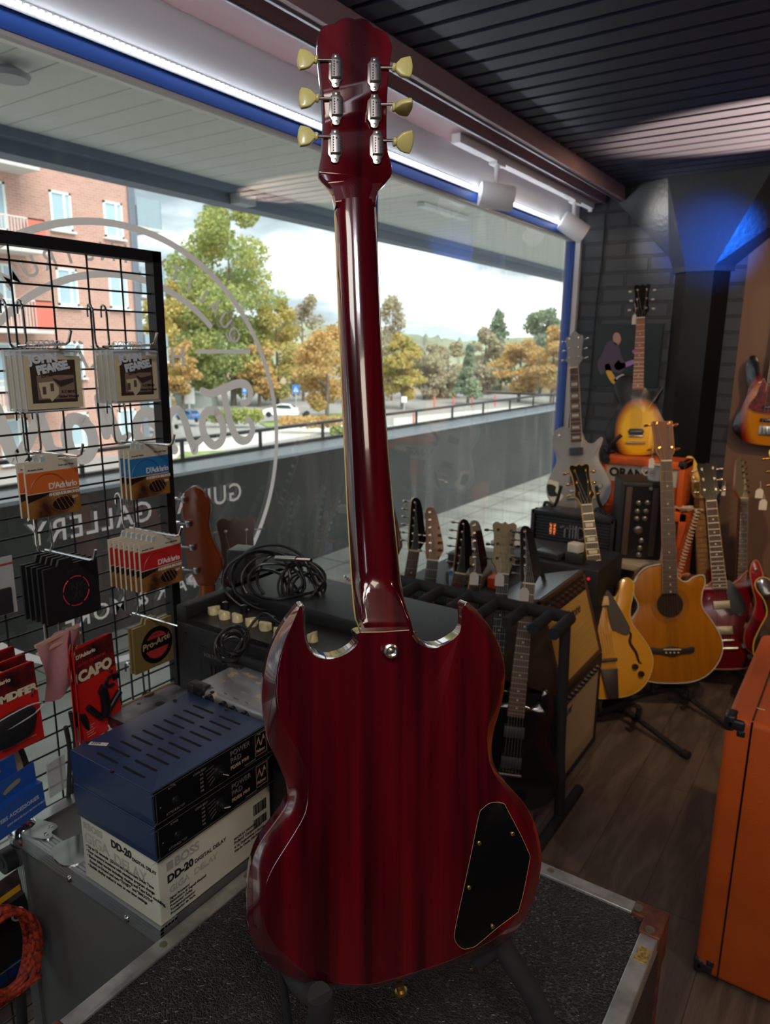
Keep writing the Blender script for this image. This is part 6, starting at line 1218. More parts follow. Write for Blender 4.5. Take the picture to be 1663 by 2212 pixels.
for a, b in (((-.062, .045), (.018, .052)), ((-.040, .0), (-.032, .052)), ((-.014, .0), (-.007, .066)), ((.002, .0), (.009, .066)), ((.016, 0), (.026, .066)), ((-.050, .045), (-.040, .058))): mb.b2((a[0], a[1], 0), (b[0], b[1], .004))
mb.tube(cat([(.034, .002, .002), (.034, .055, .002), (.058, .05, .002), (.066, .028, .002), (.058, .006, .002)], 4), .0038, 6, closed=True); mb.build('emblem', mat('brushed_silver', 'b9b9bb', .3, .8), mt, smooth=False)
for x_ in (.115, .135): 
    mb = MB(); mb.M = e_; mb.box((-.115+(x_-.115), .03, -.012), (.009, .055, .004)); mb.build('glowing_tube', mat('warm_tube_glow', 'e0743a', .4, emit=.5), mt, smooth=False)
# black vertical head with chicken knobs
bh_c = W(1378, 1120, 1, 3.47); bz = tz_; Mh = Matrix.Translation((bh_c.x-.008, 3.49, bz)) @ Matrix.Rotation(R(24), 4, 'Z')
bh = thing('amplifier', 'tall black amplifier head standing on end with two columns of knobs, mug on top', 'amplifier head', (bh_c.x, 3.47, bz)); hh = .375
mb = MB(); mb.M = Mh; mb.b2((-.105, -.10, 0), (.105, .12, hh), bev=.012); mb.build('case', m_tolex, bh)
mb = MB(); mb.M = Mh; mb.b2((-.085, -.105, .015), (.085, -.098, hh-.02)); pf = mb.build('front_panel', m_faceb, bh, smooth=False)
for x_ in (-.065, .055): mb = MB(); mb.M = Mh; mb.b2((x_-.014, -.110, .02), (x_+.014, -.103, hh-.025), bev=.004); mb.build('handle_strip', mat('dark_brown_strip', '4a3a34', .5), pf)
for x_, z_, r0 in ((-.02, .275, .013), (.02, .278, .013), (-.022, .235, .013), (.016, .238, .013), (-.022, .200, .013), (.014, .202, .013), (-.010, .145, .021), (.008, .095, .013), (.004, .058, .013), (.002, .025, .013), (.03, .345, .010)):
    mb = MB(); mb.M = Mh @ Matrix.Translation((0, -.105, 0)) @ frame((x_, 0, z_), VX, VZ); mb.lathe([(.001, 0), (r0, 0), (r0*.9, .006), (r0*.62, .008), (r0*.55, .018), (.001, .019)], None, 16); mb.build('knob', mat('silver_top_knob', '8e8c80', .3, .8), pf)
mg = W(1412, 1034, 1, 3.44); mz = bz+hh
mug = thing('mug', 'white enamel mug with a small red emblem standing on the tall black head', 'mug', (mg.x, 3.50, mz))
MB().lathe([(.001, 0), (.036, 0), (.040, .006), (.041, .066), (.0435, .072), (.041, .073), (.038, .068), (.036, .01), (.001, .008)], Matrix.Translation((mg.x, 3.49, mz)), 28).build('body', mat('white_enamel', 'cfcfca', .2), mug)
MB().tube(cat([(mg.x-.040, 3.49, mz+.055), (mg.x-.062, 3.485, mz+.052), (mg.x-.066, 3.485, mz+.035), (mg.x-.055, 3.487, mz+.02), (mg.x-.040, 3.49, mz+.018)], 4, False), .004, 8).build('handle', mat('white_enamel', 'cfcfca', .2), mug)
mb = MB(); mb.M = frame((mg.x-.012, 3.49-.0405, mz+.036), VX, VZ); mb.tube([(math.cos(a*.628)*.012, math.sin(a*.628)*.012, 0) for a in range(10)], .0009, 4, closed=True); mb.box((0, 0, 0), (.014, .005, .001)); mb.build('emblem', mat('red_print', 'a8302c', .5), mug, smooth=False)
MB().tube([(mg.x+math.cos(a*.4488)*.0432, 3.49+math.sin(a*.4488)*.0432, mz+.0725) for a in range(14)], .0014, 5, closed=True).build('rim', mat('dark_green_rim', '2a4a3a', .3), mug)
# orange cabinet + head
m_or = mat('orange_tolex', 'cc5a1c', .5, bump=.35, bscale=260, var=.08, vscale=7)
ocx0, ocx1 = W(1215, 1100, 1, 3.72).x, W(1484, 1100, 1, 3.72).x; oz = W(1340, 1093, 1, 3.72).z
oc = thing('speaker_cabinet', 'orange speaker cabinet with brown grille under the orange head, partly hidden', 'speaker cabinet', ((ocx0+ocx1)/2, 3.85, 0))
for a, b in (((ocx0, 3.74, oz-.05), (ocx1, 3.965, oz)), ((ocx0, 3.74, .02), (ocx0+.04, 3.965, oz)), ((ocx1-.04, 3.74, .02), (ocx1, 3.965, oz)), ((ocx0, 3.74, .02), (ocx1, 3.965, .06))): MB().b2(a, b, bev=.006).build('shell', m_or, oc)
MB().b2((ocx0+.03, 3.765, .05), (ocx1-.03, 3.96, oz-.04)).build('grille', mat('brown_basket_grille', '6a4826', .8, var=.25, vscale=120), oc, smooth=False)
ohx0, ohx1 = W(1296, 1000, 1, 3.74).x, W(1480, 1000, 1, 3.74).x; oh1 = W(1380, 992, 1, 3.74).z
oh = thing('amplifier', 'orange amplifier head with white nameplate panel, behind the mug', 'amplifier head', ((ohx0+ohx1)/2, 3.85, oz))
for a, b in (((ohx0, 3.75, oh1-.04), (ohx1, 3.95, oh1)), ((ohx0, 3.75, oz), (ohx0+.03, 3.95, oh1)), ((ohx1-.03, 3.75, oz), (ohx1, 3.95, oh1)), ((ohx0, 3.75, oz), (ohx1, 3.95, oz+.025))): MB().b2(a, b, bev=.006).build('shell', m_or, oh)
wp_ = MB().b2((ohx0+.03, 3.765, oz+.12), (ohx1-.03, 3.94, oh1-.038)).build('name_panel', mat('off_white_panel', 'b5b0a2', .5), oh, smooth=False)
MB().b2((ohx0+.03, 3.77, oz+.02), (ohx1-.03, 3.94, oz+.12)).build('grille', m_or, oh, smooth=False)
text('lettering', 'ORANGE', m_ink, wp_, frame((ohx0+.045, 3.764, oz+.148), VX, VZ), .062, bold=.003)
for x_ in (ohx0+.004, ohx1-.026): MB().b2((x_-.006, 3.744, oh1-.022), (x_+.028, 3.78, oh1+.004), bev=.004).build('corner', mat('black_plastic_corner', '232426', .4), oh)
# coiled white lead
pts = []
P0, P1 = W(1508, 1100, 1, 3.66), W(1466, 1240, 1, 3.60); n = 20*8
for k in range(n):
    t_ = k/n; c_ = P0.lerp(P1, t_); a = k/8*6.283; pts.append(c_+Vector((math.cos(a)*.012, math.sin(a)*.012, 0)))
rd = random.Random(3); pre = []
for k in range(60):
    c_ = W(1450+rd.random()*50, 1092, 1, 3.80); pre.append(Vector((c_.x, 3.745+rd.random()*.06, oz+.008+rd.random()*.022)))
tag(MB().tube(cat(pre+pts[::1], 2, False), .0035, 6).build('coiled_cable', mat('beige_coiled_cable', 'bfae98', .5)), 'beige coiled guitar lead heaped on the orange cabinet and hanging down its front', 'cable')
# ---- big orange cabinet in the right foreground
bxl, byf, bzt = -.196, 1.765, .748
ob = thing('speaker_cabinet', 'large orange textured speaker cabinet with black corners, right foreground', 'speaker cabinet', (.1, 2.1, 0))
MB().b2((bxl, byf, .012), (.50, 2.42, bzt), bev=.016).build('cabinet', m_or, ob)
sx = W(1627, 1545, 1, byf).x
MB().b2((sx-.0022, byf-.0012, .012), (sx+.0022, byf+.01, bzt-.012)).b2((sx-.0022, byf+.01, bzt-.01), (sx+.0022, 2.41, bzt+.0008)).b2((sx-.0022, byf-.0002, bzt-.014), (sx+.0022, byf+.02, bzt-.003)).build('seam_line', m_blk, ob, smooth=False)
m_cor = mat('black_plastic_corner', '232426', .4)
def corner(z, up):
    s_ = 1 if up else -1; mb = MB(); mb.box((bxl+.010, byf+.020, z-s_*.018), (.028, .046, .044), bev=.010); mb.box((bxl+.022, byf+.008, z-s_*.020), (.046, .022, .030), bev=.009); mb.box((bxl+.036, byf+.003, z-s_*.038), (.020, .010, .018), bev=.004)
    o = mb.build('corner', m_cor, ob)
    mb = MB(); mb.M = frame((bxl+.034, byf-.002, z-s_*.038), VX, VZ); mb.lathe([(.001, 0), (.0035, 0), (.002, .0015), (.001, .001)], None, 10); mb.build('screw', m_knobb, o)
corner(bzt, True); corner(.014, False)
MB().box((bxl+.012, 2.40, bzt-.012), (.03, .05, .03), bev=.010).build('corner', m_cor, ob)
MB().box((bxl+.05, byf+.05, .007), (.04, .04, .014), bev=.003).build('foot', m_blk, ob)
MB().box((bxl+.60, byf+.60, .007), (.04, .04, .014), bev=.003).build('foot', m_blk, ob)
p = W(1643, 1532, 2, bzt); MB().box((p.x, p.y, bzt+.0006), (.018, .005, .0008)).build('paint_chip', mat('cream_chip', 'cfc0a0', .6), ob, smooth=False)
# ================================================================== GRID PANEL WITH HANGING STOCK
XG = -1.28
pT = W(338, 540, 0, XG); sc_ = 1
gp = thing('grid_panel', 'black wire grid display panel in front of the window, hung with strings and accessories', 'display grid', (XG, .7, 0))
m_grid = mat('black_powder_coat', '17181b', .5)
yP = pT.y; zT = W(338, 545, 0, XG).z
MB().b2((XG-.012, yP-.022, .02), (XG+.014, yP, zT)).build('post', m_grid, gp, smooth=False)
MB().b2((XG-.012, -.75, zT-.022), (XG+.014, yP, zT)).build('top_rail', m_grid, gp, smooth=False)
MB().b2((XG-.012, -.75, .02), (XG+.014, yP, .045)).build('bottom_rail', m_grid, gp, smooth=False)
MB().b2((XG-.012, -.77, .02), (XG+.014, -.745, zT)).build('post', m_grid, gp, smooth=False)
dz = (W(332, 595, 0, XG).z-W(345, 833, 0, XG).z)/6.0; z_ = W(332, 595, 0, XG).z
zs = []
while z_ > .06: zs.append(z_); z_ -= dz
ysp = (W(262, 552, 0, XG).y-W(107, 530, 0, XG).y)/2; y_ = W(262, 552, 0, XG).y; ys = []
while y_ > -.73: ys.append(y_); y_ -= ysp
for z_ in zs: MB().tube([(XG, -.75, z_), (XG, yP-.01, z_)], .0021, 6).build('horizontal_wire', m_grid, gp)
for y_ in ys: MB().tube([(XG-.004, y_, .03), (XG-.004, y_, zT-.01)], .0021, 6).build('vertical_wire', m_grid, gp)
MB().b2((XG-.18, yP-.03, .0), (XG+.18, yP+.005, .022)).build('foot', m_grid, gp, smooth=False)
MB().b2((XG-.18, -.76, .0), (XG+.18, -.735, .022)).build('foot', m_grid, gp, smooth=False)
def nearz(z): return min(zs, key=lambda q: abs(q-z))
def hook(pyx, drop, L_, label, upturn=True, wy=.030):
    """pyx: pixel of the hook's left top bend"""
    p = W(*pyx, 0, XG+.003); zt_ = nearz(p.z)+.006; y0 = p.y
    r_ = thing('display_hook', label, 'hook', (XG, y0, zt_), 'chrome display hooks on the grid panel'); r = .0023; f = XG+.0075
    fr_ = []
    for k in (0, 1):
        yy = y0+k*wy; fr_.append([(XG-.010, yy, zt_-.020), (XG-.009, yy, zt_-.003), (XG-.001, yy, zt_+.003), (f, yy, zt_-.006), (f+.001, yy, zt_-drop*.5)])
    mb = MB(); a, b = fr_
    low = zt_-drop; path = a+[(f+.002, y0, low+.012), (f+.004, y0+.004, low+.002), (f+.006, y0+.012, low), (f+.006, y0+wy-.012, low), (f+.004, y0+wy-.004, low+.002), (f+.002, y0+wy, low+.012)]+list(reversed(b))
    mb.tube(cat(path, 3, False), r, 8); mb.build('bracket', m_chrome, r_)
    arm = [(f+.004, y0+wy*.5, low+.004), (f+L_*.5, y0+wy*.5, low+.006), (f+L_, y0+wy*.5, low+.008)]
    if upturn: arm += [(f+L_+.010, y0+wy*.5, low+.012), (f+L_+.018, y0+wy*.5, low+.030)]
    MB().tube(arm, r*1.1, 8).build('arm', m_chrome, r_)
    return Vector((f, y0+wy*.5, low+.006))
HK = {}
HK['jp1'] = hook((8, 655), .080, .145, 'chrome hook at top left, holding the beige string packs')
HK['jp2'] = hook((196, 664), .080, .150, 'chrome hook at top right of the grid, holding the second beige string packs')
HK['or'] = hook((42, 890), .080, .140, 'chrome hook holding the orange string packs')
HK['bl'] = hook((238, 875), .080, .150, 'chrome hook holding the blue string packs')
HK['bk'] = hook((68, 1100), .080, .145, 'chrome hook holding the black string packs')
HK['rd'] = hook((258, 1078), .075, .150, 'chrome hook holding the row of red string packs')
HK['pa'] = hook((264, 1258), .075, .150, 'chrome hook holding the gold classical string pack', upturn=False)
HK['cp'] = hook((88, 1312), .095, .185, 'chrome hook holding the red capo cards', upturn=False)
HK['e1'] = hook((278, 1432), .095, .05, 'empty chrome hook below the gold pack', upturn=False)
HK['md'] = hook((-80, 1360), .095, .16, 'chrome hook at the left edge holding the red humidifier cards')
m_ccard = mat('cream_pack_card', 'd2c9b2', .5); m_wht = mat('white_print', 'e0deda', .5)
def pack(kind, label, grp, w=.100, h=.098):
    r_ = thing('string_pack', label, 'string pack', None, grp)
    T_ = .005
    def rect(nm, x0, y0, x1, y1, m, z=T_/2+.0003, d=.0003): return MB().b2((x0, y0, z-d), (x1, y1, z)).build(nm, m, r_, smooth=False)
    hw_ = w/2
    if kind in ('or', 'bl', 'rd'):
        cols = {'or': ('orange_band', 'd06a2c', 'EJ15'), 'bl': ('blue_band', '2a78b4', 'EJ16'), 'rd': ('red_band', 'bf2420', 'EJ17')}[kind]
        mb = MB(); mb.prism([(-hw_, -h), (hw_, -h), (hw_, 0), (hw_*.30, 0), (hw_*.22, .012), (-hw_*.32, .012), (-hw_*.40, 0), (-hw_, 0)], -T_/2, T_/2); mb.build('card', m_ccard, r_, smooth=False)
        rect('colour_band', -hw_, -h*.54, hw_, -h*.17, mat(cols[0], cols[1], .45)); 
        pic = rect('photo_print', -hw_, -h+.0002, hw_, -h*.555, mat('guitar_photo_print', 'b8823c', .45, color2='3a1c10', vscale=14), z=T_/2+.0003)
        mb = MB(); mb.prism([(math.cos(a*.314)*.021+.016, math.sin(a*.314)*.0125-h*.80) for a in range(20)], T_/2+.0003, T_/2+.0005); mb.build('printed_sound_hole', mat('print_dark_brown', '1a0f0c', .5), pic, smooth=False)
        mb = MB(); mb.tube([(math.cos(a*.314)*.024+.015, math.sin(a*.314)*.015-h*.80, T_/2+.0004) for a in range(20)], .0005, 4, closed=True); mb.build('printed_ring', mat('print_dark_brown', '1a0f0c', .5), pic)
        mb = MB(); [mb.tube([(-.004+k*.008, -h*.60, T_/2+.0007), (.010+k*.009, -h*.90, T_/2+.0007)], .0003, 4) for k in range(4)]; mb.build('printed_strings', mat('print_bronze', 'c08a50', .5), pic)
        mb = MB(); mb.prism([(-hw_, -h*.56), (-.005, -h*.56), (-.018, -h*.62), (-.035, -h*.66), (-hw_, -h*.70)], T_/2+.0002, T_/2+.0004); mb.build('printed_shadow', mat('print_dark_brown', '1a0f0c', .5), pic, smooth=False)
        text('lettering', "D'Addario", m_wht, r_, Matrix.Translation((-.010, -h*.50, T_/2+.0005)), .0155, bold=.0003, space=.85)
        text('lettering', 'PHOSPHOR BRONZE', m_wht, r_, Matrix.Translation((-.010, -h*.63, T_/2+.0006)), .0072, bold=.0002, space=.85)
        text('lettering', cols[2], m_wht, r_, Matrix.Translation((.034, -h*.73, T_/2+.0006)), .006)
        text('lettering', 'Acoustic Guitar', m_ink, r_, Matrix.Translation((-hw_+.005, -h*.13, T_/2+.0004)), .0045)
        text('lettering', 'Extra Light Gauge', m_ink, r_, Matrix.Translation((.012, -h*.10, T_/2+.0004)), .0042)
        mb = MB(); mb.tube([(-.010+math.cos(R(a))*.034, -h*.54+math.sin(R(a))*.032, T_/2+.0004) for a in range(0, 181, 12)], .0012, 4); mb.build('printed_arc', mat(cols[0]+'_dark', {'or': 'a8501c', 'bl': '1c5c94', 'rd': '9a1a1c'}[kind], .45), r_)
        MB().b2((-.020, .001, T_/2), (-.012, .010, T_/2+.0003)).build('clear_window', mat('hang_tab_tint', 'a8c0c8', .3), r_, smooth=False)
    elif kind == 'bk':
        mb = MB(); mb.prism([(-hw_, -h), (hw_, -h), (hw_, 0), (hw_*.1, 0), (hw_*.02, .012), (-hw_*.42, .012), (-hw_*.50, 0), (-hw_, 0)], -T_/2, T_/2); mb.build('card', mat('black_card', '161619', .5), r_, smooth=False)
        for k in range(6):
            mb = MB(); mb.tube([(.006+math.cos(R(a))*.026, -h*.52+math.sin(R(a))*.028, T_/2+.0005) for a in range(k*60+4, k*60+53, 8)], .0009, 5); mb.build('red_arc', mat('neon_red_print', 'e0344c', .4), r_)
        text('lettering', 'NY', mat('dark_grey_print', '2e2e32', .4), r_, Matrix.Translation((-.004, -h*.50, T_/2+.0004)), .018); text('lettering', 'XL', mat('dark_grey_print', '2e2e32', .4), r_, Matrix.Translation((-.002, -h*.66, T_/2+.0004)), .018)
        text('lettering', "D'Addario", mat('dark_grey_print', '2e2e32', .4), r_, Matrix.Translation((-.008, -h*.16, T_/2+.0004)), .007)
    elif kind == 'jp':
        MB().b2((-hw_, -h, -T_/2), (hw_, -.006, T_/2)).build('card', mat('beige_sleeve', 'c9bd98', .6), r_, smooth=False)
        MB().b2((-hw_-.006, -h-.005, -T_/2-.0006), (hw_+.006, .004, -T_/2)).build('clear_sleeve', mat('clear_plastic', 'dfe6e8', .12, alpha=.35), r_, smooth=False)
        mb = MB(); mb.tube(cat([(-hw_-.004, .002, T_/2), (0, .004, T_/2+.002), (hw_+.004, .001, T_/2)], 4, False), .0012, 5).tube([(-hw_-.004, .002, T_/2), (-hw_-.003, -h-.003, T_/2)], .0012, 5).tube([(-hw_-.003, -h-.003, T_/2), (hw_+.005, -h-.003, T_/2)], .001, 5)
        mb.build('plastic_edge', mat('clear_plastic_edge', 'd5dcde', .08, spec=1, alpha=.7), r_)
        mb = MB(); mb.tube(cat([(-.004, .002, 0), (-.012, .014, 0), (-.004, .020, 0), (.004, .012, 0), (.012, .020, 0), (.018, .012, 0), (.008, .002, 0)], 4, False), .0007, 5); mb.build('hang_tab', mat('clear_plastic_edge', 'd5dcde', .08, spec=1, alpha=.7), r_)
        im = rect('picture', -hw_+.008, -h+.010, hw_-.010, -.012, mat('sepia_dark_print', '3c3028', .5))
        rect('picture_ground', -hw_+.018, -h+.016, hw_-.014, -.038, mat('sepia_mid_print', '84705f', .5), z=T_/2+.0005)
        mb = MB(); mb.prism([(-hw_+.020, -.050), (-.002, -.048), (.006, -.060), (.005, -.070), (-.008, -.082), (-.012, -h+.018), (-hw_+.024, -h+.018)], T_/2+.0005, T_/2+.0008); gq = mb.build('printed_guitar_body', mat('sepia_light_print', 'c8bb98', .5), im, smooth=False)
        mb = MB(); mb.prism([(-.002, -.046), (.010, -.058), (.034, -.050), (.034, -.043), (.008, -.047), (-.004, -.042)], T_/2+.0005, T_/2+.0009); mb.build('printed_neck', mat('sepia_dark_print', '3c3028', .5), im, smooth=False)
        for x_ in (-.020, -.006): mb = MB(); mb.box((x_, -.063 if x_ < -.01 else -.058, T_/2+.001), (.006, .013, .0004)); mb.build('printed_pickup', mat('sepia_mid_dark', '5c4c40', .5), gq, smooth=False)
        text('lettering', 'JOHN', mat('pale_blue_white_print', 'cfd8dc', .4), r_, Matrix.Translation((-hw_+.008, -.018, T_/2+.001)) @ Matrix.Rotation(R(4), 4, 'Z'), .019, bold=.0012)
        text('lettering', 'PEARSE.', mat('pale_blue_white_print', 'cfd8dc', .4), r_, Matrix.Translation((-hw_+.020, -.036, T_/2+.001)) @ Matrix.Rotation(R(10), 4, 'Z'), .019, bold=.0012, space=.88)
        text('lettering', 'ELECTRIC', m_ink, r_, Matrix.Translation((-hw_+.026, -.042, T_/2+.001)) @ Matrix.Rotation(R(8), 4, 'Z'), .0048)
        text('lettering', 'Nickel Wound', m_ink, r_, Matrix.Translation((.004, -h+.018, T_/2+.001)), .0062, bold=.0001); text('lettering', 'E-Z BEND', m_ink, r_, Matrix.Translation((.010, -h+.026, T_/2+.001)), .0062, bold=.0001)
    elif kind == 'pa':
        mb = MB(); mb.prism([(-hw_, -h), (hw_, -h), (hw_, 0), (hw_*.28, 0), (hw_*.20, .012), (-hw_*.30, .012), (-hw_*.38, 0), (-hw_, 0)], -T_/2, T_/2); mb.build('card', mat('old_gold_card', '8f7a4a', .4, .3), r_, smooth=False)
        mb = MB(); mb.lathe([(.001, 0), (.041, 0), (.041, .0004), (.001, .0004)], Matrix.Translation((.008, -h*.52, T_/2)), 36); c_ = mb.build('black_disc', m_blk, r_, smooth=False)
        mb = MB(); mb.lathe([(.001, 0), (.030, 0), (.030, .0003), (.001, .0003)], Matrix.Translation((.008, -h*.52, T_/2+.0004)), 36); mb.build('red_disc', mat('red_print', 'a8302c', .5), c_, smooth=False)
        MB().b2((-.030, -h*.60, T_/2+.0006), (.046, -h*.36, T_/2+.0009)).build('black_band', m_blk, c_, smooth=False)
        text('lettering', 'Pro-Arté', m_tan, r_, Matrix.Translation((-.030, -h*.56, T_/2+.0011)) @ Matrix.Rotation(R(8), 4, 'Z'), .020, bold=.0002, shear=.2)
        text('lettering', "D'Addario", m_ink, r_, Matrix.Translation((-.008, -h*.30, T_/2+.0008)), .006)
    return r_
def hang(hk, kind, n, xs, labels, group, dy=0., yaw=0, w=.100, h=.098, pitch=0, dzz=0):
    p = HK[hk]; root = pack(kind, labels[0], group, w, h)
    # local x -> +Y, y -> +Z, z -> +X
    Mf = lambda x_, i: Matrix.Translation((x_, p.y+dy-.0015*i, p.z-.012+dzz)) @ Matrix((VY, VZ, VX)).transposed().to_4x4() @ Matrix.Rotation(R(yaw), 4, 'Y') @ Matrix.Rotation(R(pitch), 4, 'X')
    root.matrix_world = Mf(xs[0], 0)
    for i in range(1, n): dup(root, Mf(xs[0]+(xs[1]-xs[0])*i/max(1, n-1), i), labels[min(i, len(labels)-1)])
F = XG+.0075
def front(px_l): return F
pos_ = ['second from the front', 'third from the front', 'fourth from the front', 'fifth from the front', 'sixth from the front', 'backmost, close to the grid']
def labs(s_, n): return [s_+', frontmost']+[s_+', '+pos_[i] for i in range(n-2)]+[s_+', backmost of its hook']
hang('jp1', 'jp', 4, (F+.105, F+.062), labs('beige electric string pack in clear sleeve on the top left hook', 4), 'beige string packs on the top left hook', dy=-.002, w=.098, h=.094, yaw=-3)
hang('jp2', 'jp', 4, (F+.095, F+.050), labs('beige electric string pack in clear sleeve on the top right hook', 4), 'beige string packs on the top right hook', dy=.004, w=.090, h=.090, yaw=-2)
hang('or', 'or', 2, (F+.075, F+.055), ['orange banded acoustic string pack, front one of two', 'orange banded acoustic string pack, rear one of two'], 'orange string packs', dy=-.012)
hang('bl', 'bl', 3, (F+.075, F+.050), labs('blue banded acoustic string pack', 3), 'blue string packs', dy=.008, w=.094)
hang('bk', 'bk', 5, (F+.090, F+.030), labs('black string pack with pink red broken ring print', 5), 'black string packs', dy=-.006, w=.108, h=.104)
hang('rd', 'rd', 7, (F+.105, F+.020), labs('red banded acoustic string pack', 7), 'red string packs', dy=-.006, w=.102, h=.100)
hang('pa', 'pa', 2, (F+.060, F+.050), ['gold classical string pack with round red and black emblem', 'plain gold string pack directly behind the emblem pack'], 'gold string packs', dy=.004, w=.100, h=.102)
# capo cards and others: big red hang cards
m_redc = mat('red_blister_card', 'c2201a', .42); m_drk = mat('black_card_head', '1c0f10', .42, color2='8a1818', vscale=20)
def hcard(label, M, w, h, kind, grp=None):
    r_ = thing('hang_card', label, 'accessory card', None, grp)
    MB().prism(cat([(-w/2, -h, 0), (-w/2+.001, -h, 0), (w/2-.001, -h, 0), (w/2, -h+.001, 0), (w/2, -.004, 0), (w/2-.004, 0, 0), (-w/2+.004, 0, 0), (-w/2, -.004, 0)], 1), -.0008, .0008).build('card', m_redc, r_, smooth=False)
    MB().b2((-w/2+.0004, -h*.36, .0008), (w/2-.0004, -.002, .0012)).build('dark_header', m_drk, r_, smooth=False)
    text('lettering', "D'Addario", mat('cream_print', 'd8cfae', .5), r_, Matrix.Translation((-w/2+.006, -.020, .0014)), .010, bold=.0003)
    if kind == 'capo':
        text('lettering', 'ARTIST CLASSICAL', mat('red_print2', 'c02a22', .5), r_, Matrix.Translation((-w/2+.007, -.036, .0014)), .0075)
        text('lettering', 'CAPO', mat('cream_print', 'd8cfae', .5), r_, Matrix.Translation((-w/2+.006, -h*.345, .0014)), .027, bold=.0014)
        c_ = MB(); c_.tube(cat([(0, -h*.50, .006), (.004, -h*.54, .008), (.004, -h*.72, .010), (0, -h*.80, .008)], 4, False), .0085, 10).tube(cat([(-.030, -h*.62, .006), (-.018, -h*.72, .008), (-.006, -h*.80, .008)], 4, False), .006, 10).tube(cat([(0, -h*.80, .008), (.02, -h*.72, .008), (.040, -h*.64, .007)], 4, False), .006, 10)
        c_.build('capo', mat('black_plastic_capo', '141416', .35), r_)
        c2 = MB(); c2.tube([(.026+math.cos(R(a))*.009, -h*.50+math.sin(R(a))*.009, .0016) for a in range(40, 330, 20)], .0035, 8).box((.040, -h*.475, .002), (.014, .012, .002)); c2.build('printed_capo', mat('black_plastic_capo', '141416', .35), r_)
        for k in range(5): MB().b2((-w/2+.008, -h+.030-k*.005, .0008), (-w/2+.008+.018-(k % 2)*.004, -h+.0312-k*.005, .0011)).build('small_print', mat('pink_print', 'd08878', .5), r_, smooth=False)
    elif kind == 'mod':
        text('lettering', 'HUMIDIFIER', mat('cream_print', 'd8cfae', .5), r_, Matrix.Translation((-w/2+.004, -h*.36, .0014)), .0175, bold=.0009, space=.9)
        MB().prism(cat([(-w*.42, -h*.55, 0), (w*.30, -h*.50, 0), (w*.28, -h*.75, 0), (.01, -h*.84, 0), (-w*.40, -h*.84, 0)], 4), .001, .016, bev=.004).build('black_product', mat('black_foam_product', '17171a', .6), r_)
        MB().tube(cat([(-w*.45, -h*.52, .014), (w*.20, -h*.47, .014), (w*.50, -h*.53, .012), (w*.20, -h*.60, .016), (-w*.45, -h*.64, .014)], 4), .0012, 5, closed=True).build('blister_edge', mat('clear_plastic_edge', 'd5dcde', .08, spec=1, alpha=.7), r_)
        text('small_print', 'Keep instrument at optimal humidity', mat('pink_print', 'd08878', .5), r_, Matrix.Translation((-w/2+.01, -h+.012, .0010)), .0045)
    r_.matrix_world = M; return r_
def cardM(px, py, x_, yaw=0, pitch=0, roll=0):
    p = W(px, py, 0, x_); return Matrix.Translation(p) @ Matrix((VY, VZ, VX)).transposed().to_4x4() @ Matrix.Rotation(R(yaw), 4, 'Y') @ Matrix.Rotation(R(roll), 4, 'Z') @ Matrix.Rotation(R(pitch), 4, 'X')
CG = 'red capo cards'
hcard('frontmost red capo card with black capo, under the gold string pack', cardM(198, 1385, -1.10, 6, 0, 3), .088, .185, 'capo', CG)
hcard('second red capo card, just behind the frontmost one', cardM(192, 1385, -1.118, 6, 0, 2), .088, .185, 'capo', CG)
hcard('red capo card tilted edge-on, left of the front card', cardM(163, 1378, -1.12, 50, 0, -2), .085, .22, 'capo', CG)
hcard('red capo card seen nearly edge-on, leftmost of the cluster', cardM(148, 1376, -1.135, 55, 0, -4), .085, .215, 'capo', CG)
MG = 'red humidifier cards at the left edge'
hcard('frontmost red humidifier card at the left edge, with black product under a clear blister', cardM(14, 1448, -1.10, 0, 0, 2), .090, .145, 'mod', MG)
hcard('middle red humidifier card at the left edge', cardM(-4, 1432, -1.13, 0, 0, 2), .090, .14, 'mod', MG)
hcard('rear red humidifier card at the left edge', cardM(-28, 1415, -1.16, 0, 0, 2), .090, .14, 'mod', MG)
# zip bag with pink cloth
zb = thing('zip_bag', 'crumpled translucent pink zip bag hanging behind the capo cards', 'bag', None)
mb = MB(); rows = []
for i in range(10):
    v = i/9; rows.append([Vector(((u/8-.5)*.088*(1+.04*math.sin(v*7)), -v*.115-.004*math.sin(u), .006*math.sin(u*1.2+v*5)+.008*math.sin(math.pi*v))) for u in range(9)])
mb.loft(rows, cap=False, closed=False).loft([[p+Vector((0, 0, -.002)) for p in r_] for r_ in rows], cap=False, closed=False); mb.build('pouch', mat('pink_translucent_bag', 'b48a8c', .3, alpha=.9), zb)
MB().b2((-.046, -.004, -.002), (.046, .002, .003)).b2((-.046, -.018, -.002), (.046, -.014, .004)).build('zip_strip', mat('beige_zip', 'c9a892', .4), zb, smooth=False)
MB().prism([(.012+math.cos(a*.4)*.016, -.075+math.sin(a*.4)*.026) for a in range(16)], .012, .0135).build('red_oval_print', mat('dull_red_print', 'a03a40', .5), zb, smooth=False)
zb.matrix_world = cardM(124, 1372, -1.17, 5, 0, 6)
# left edge hanging small zip bag
zb2 = thing('zip_bag', 'small clear zip bag of dark parts at the left edge above the red cards', 'bag', None)
MB().b2((-.030, -.10, -.001), (.030, 0, .001)).build('pouch', mat('clear_bag', 'c9ccc9', .25, alpha=.55), zb2, smooth=False); MB().box((0, -.075, .004), (.042, .045, .006), bev=.002).build('dark_parts', mat('dark_plastic', '2a2b2e', .45), zb2); MB().b2((-.030, -.014, .0005), (.030, -.011, .002)).build('red_zip_line', mat('dull_red_print', 'a03a40', .5), zb2, smooth=False)
zb2.matrix_world = cardM(-14, 1208, -1.17, 0, 0, 0)
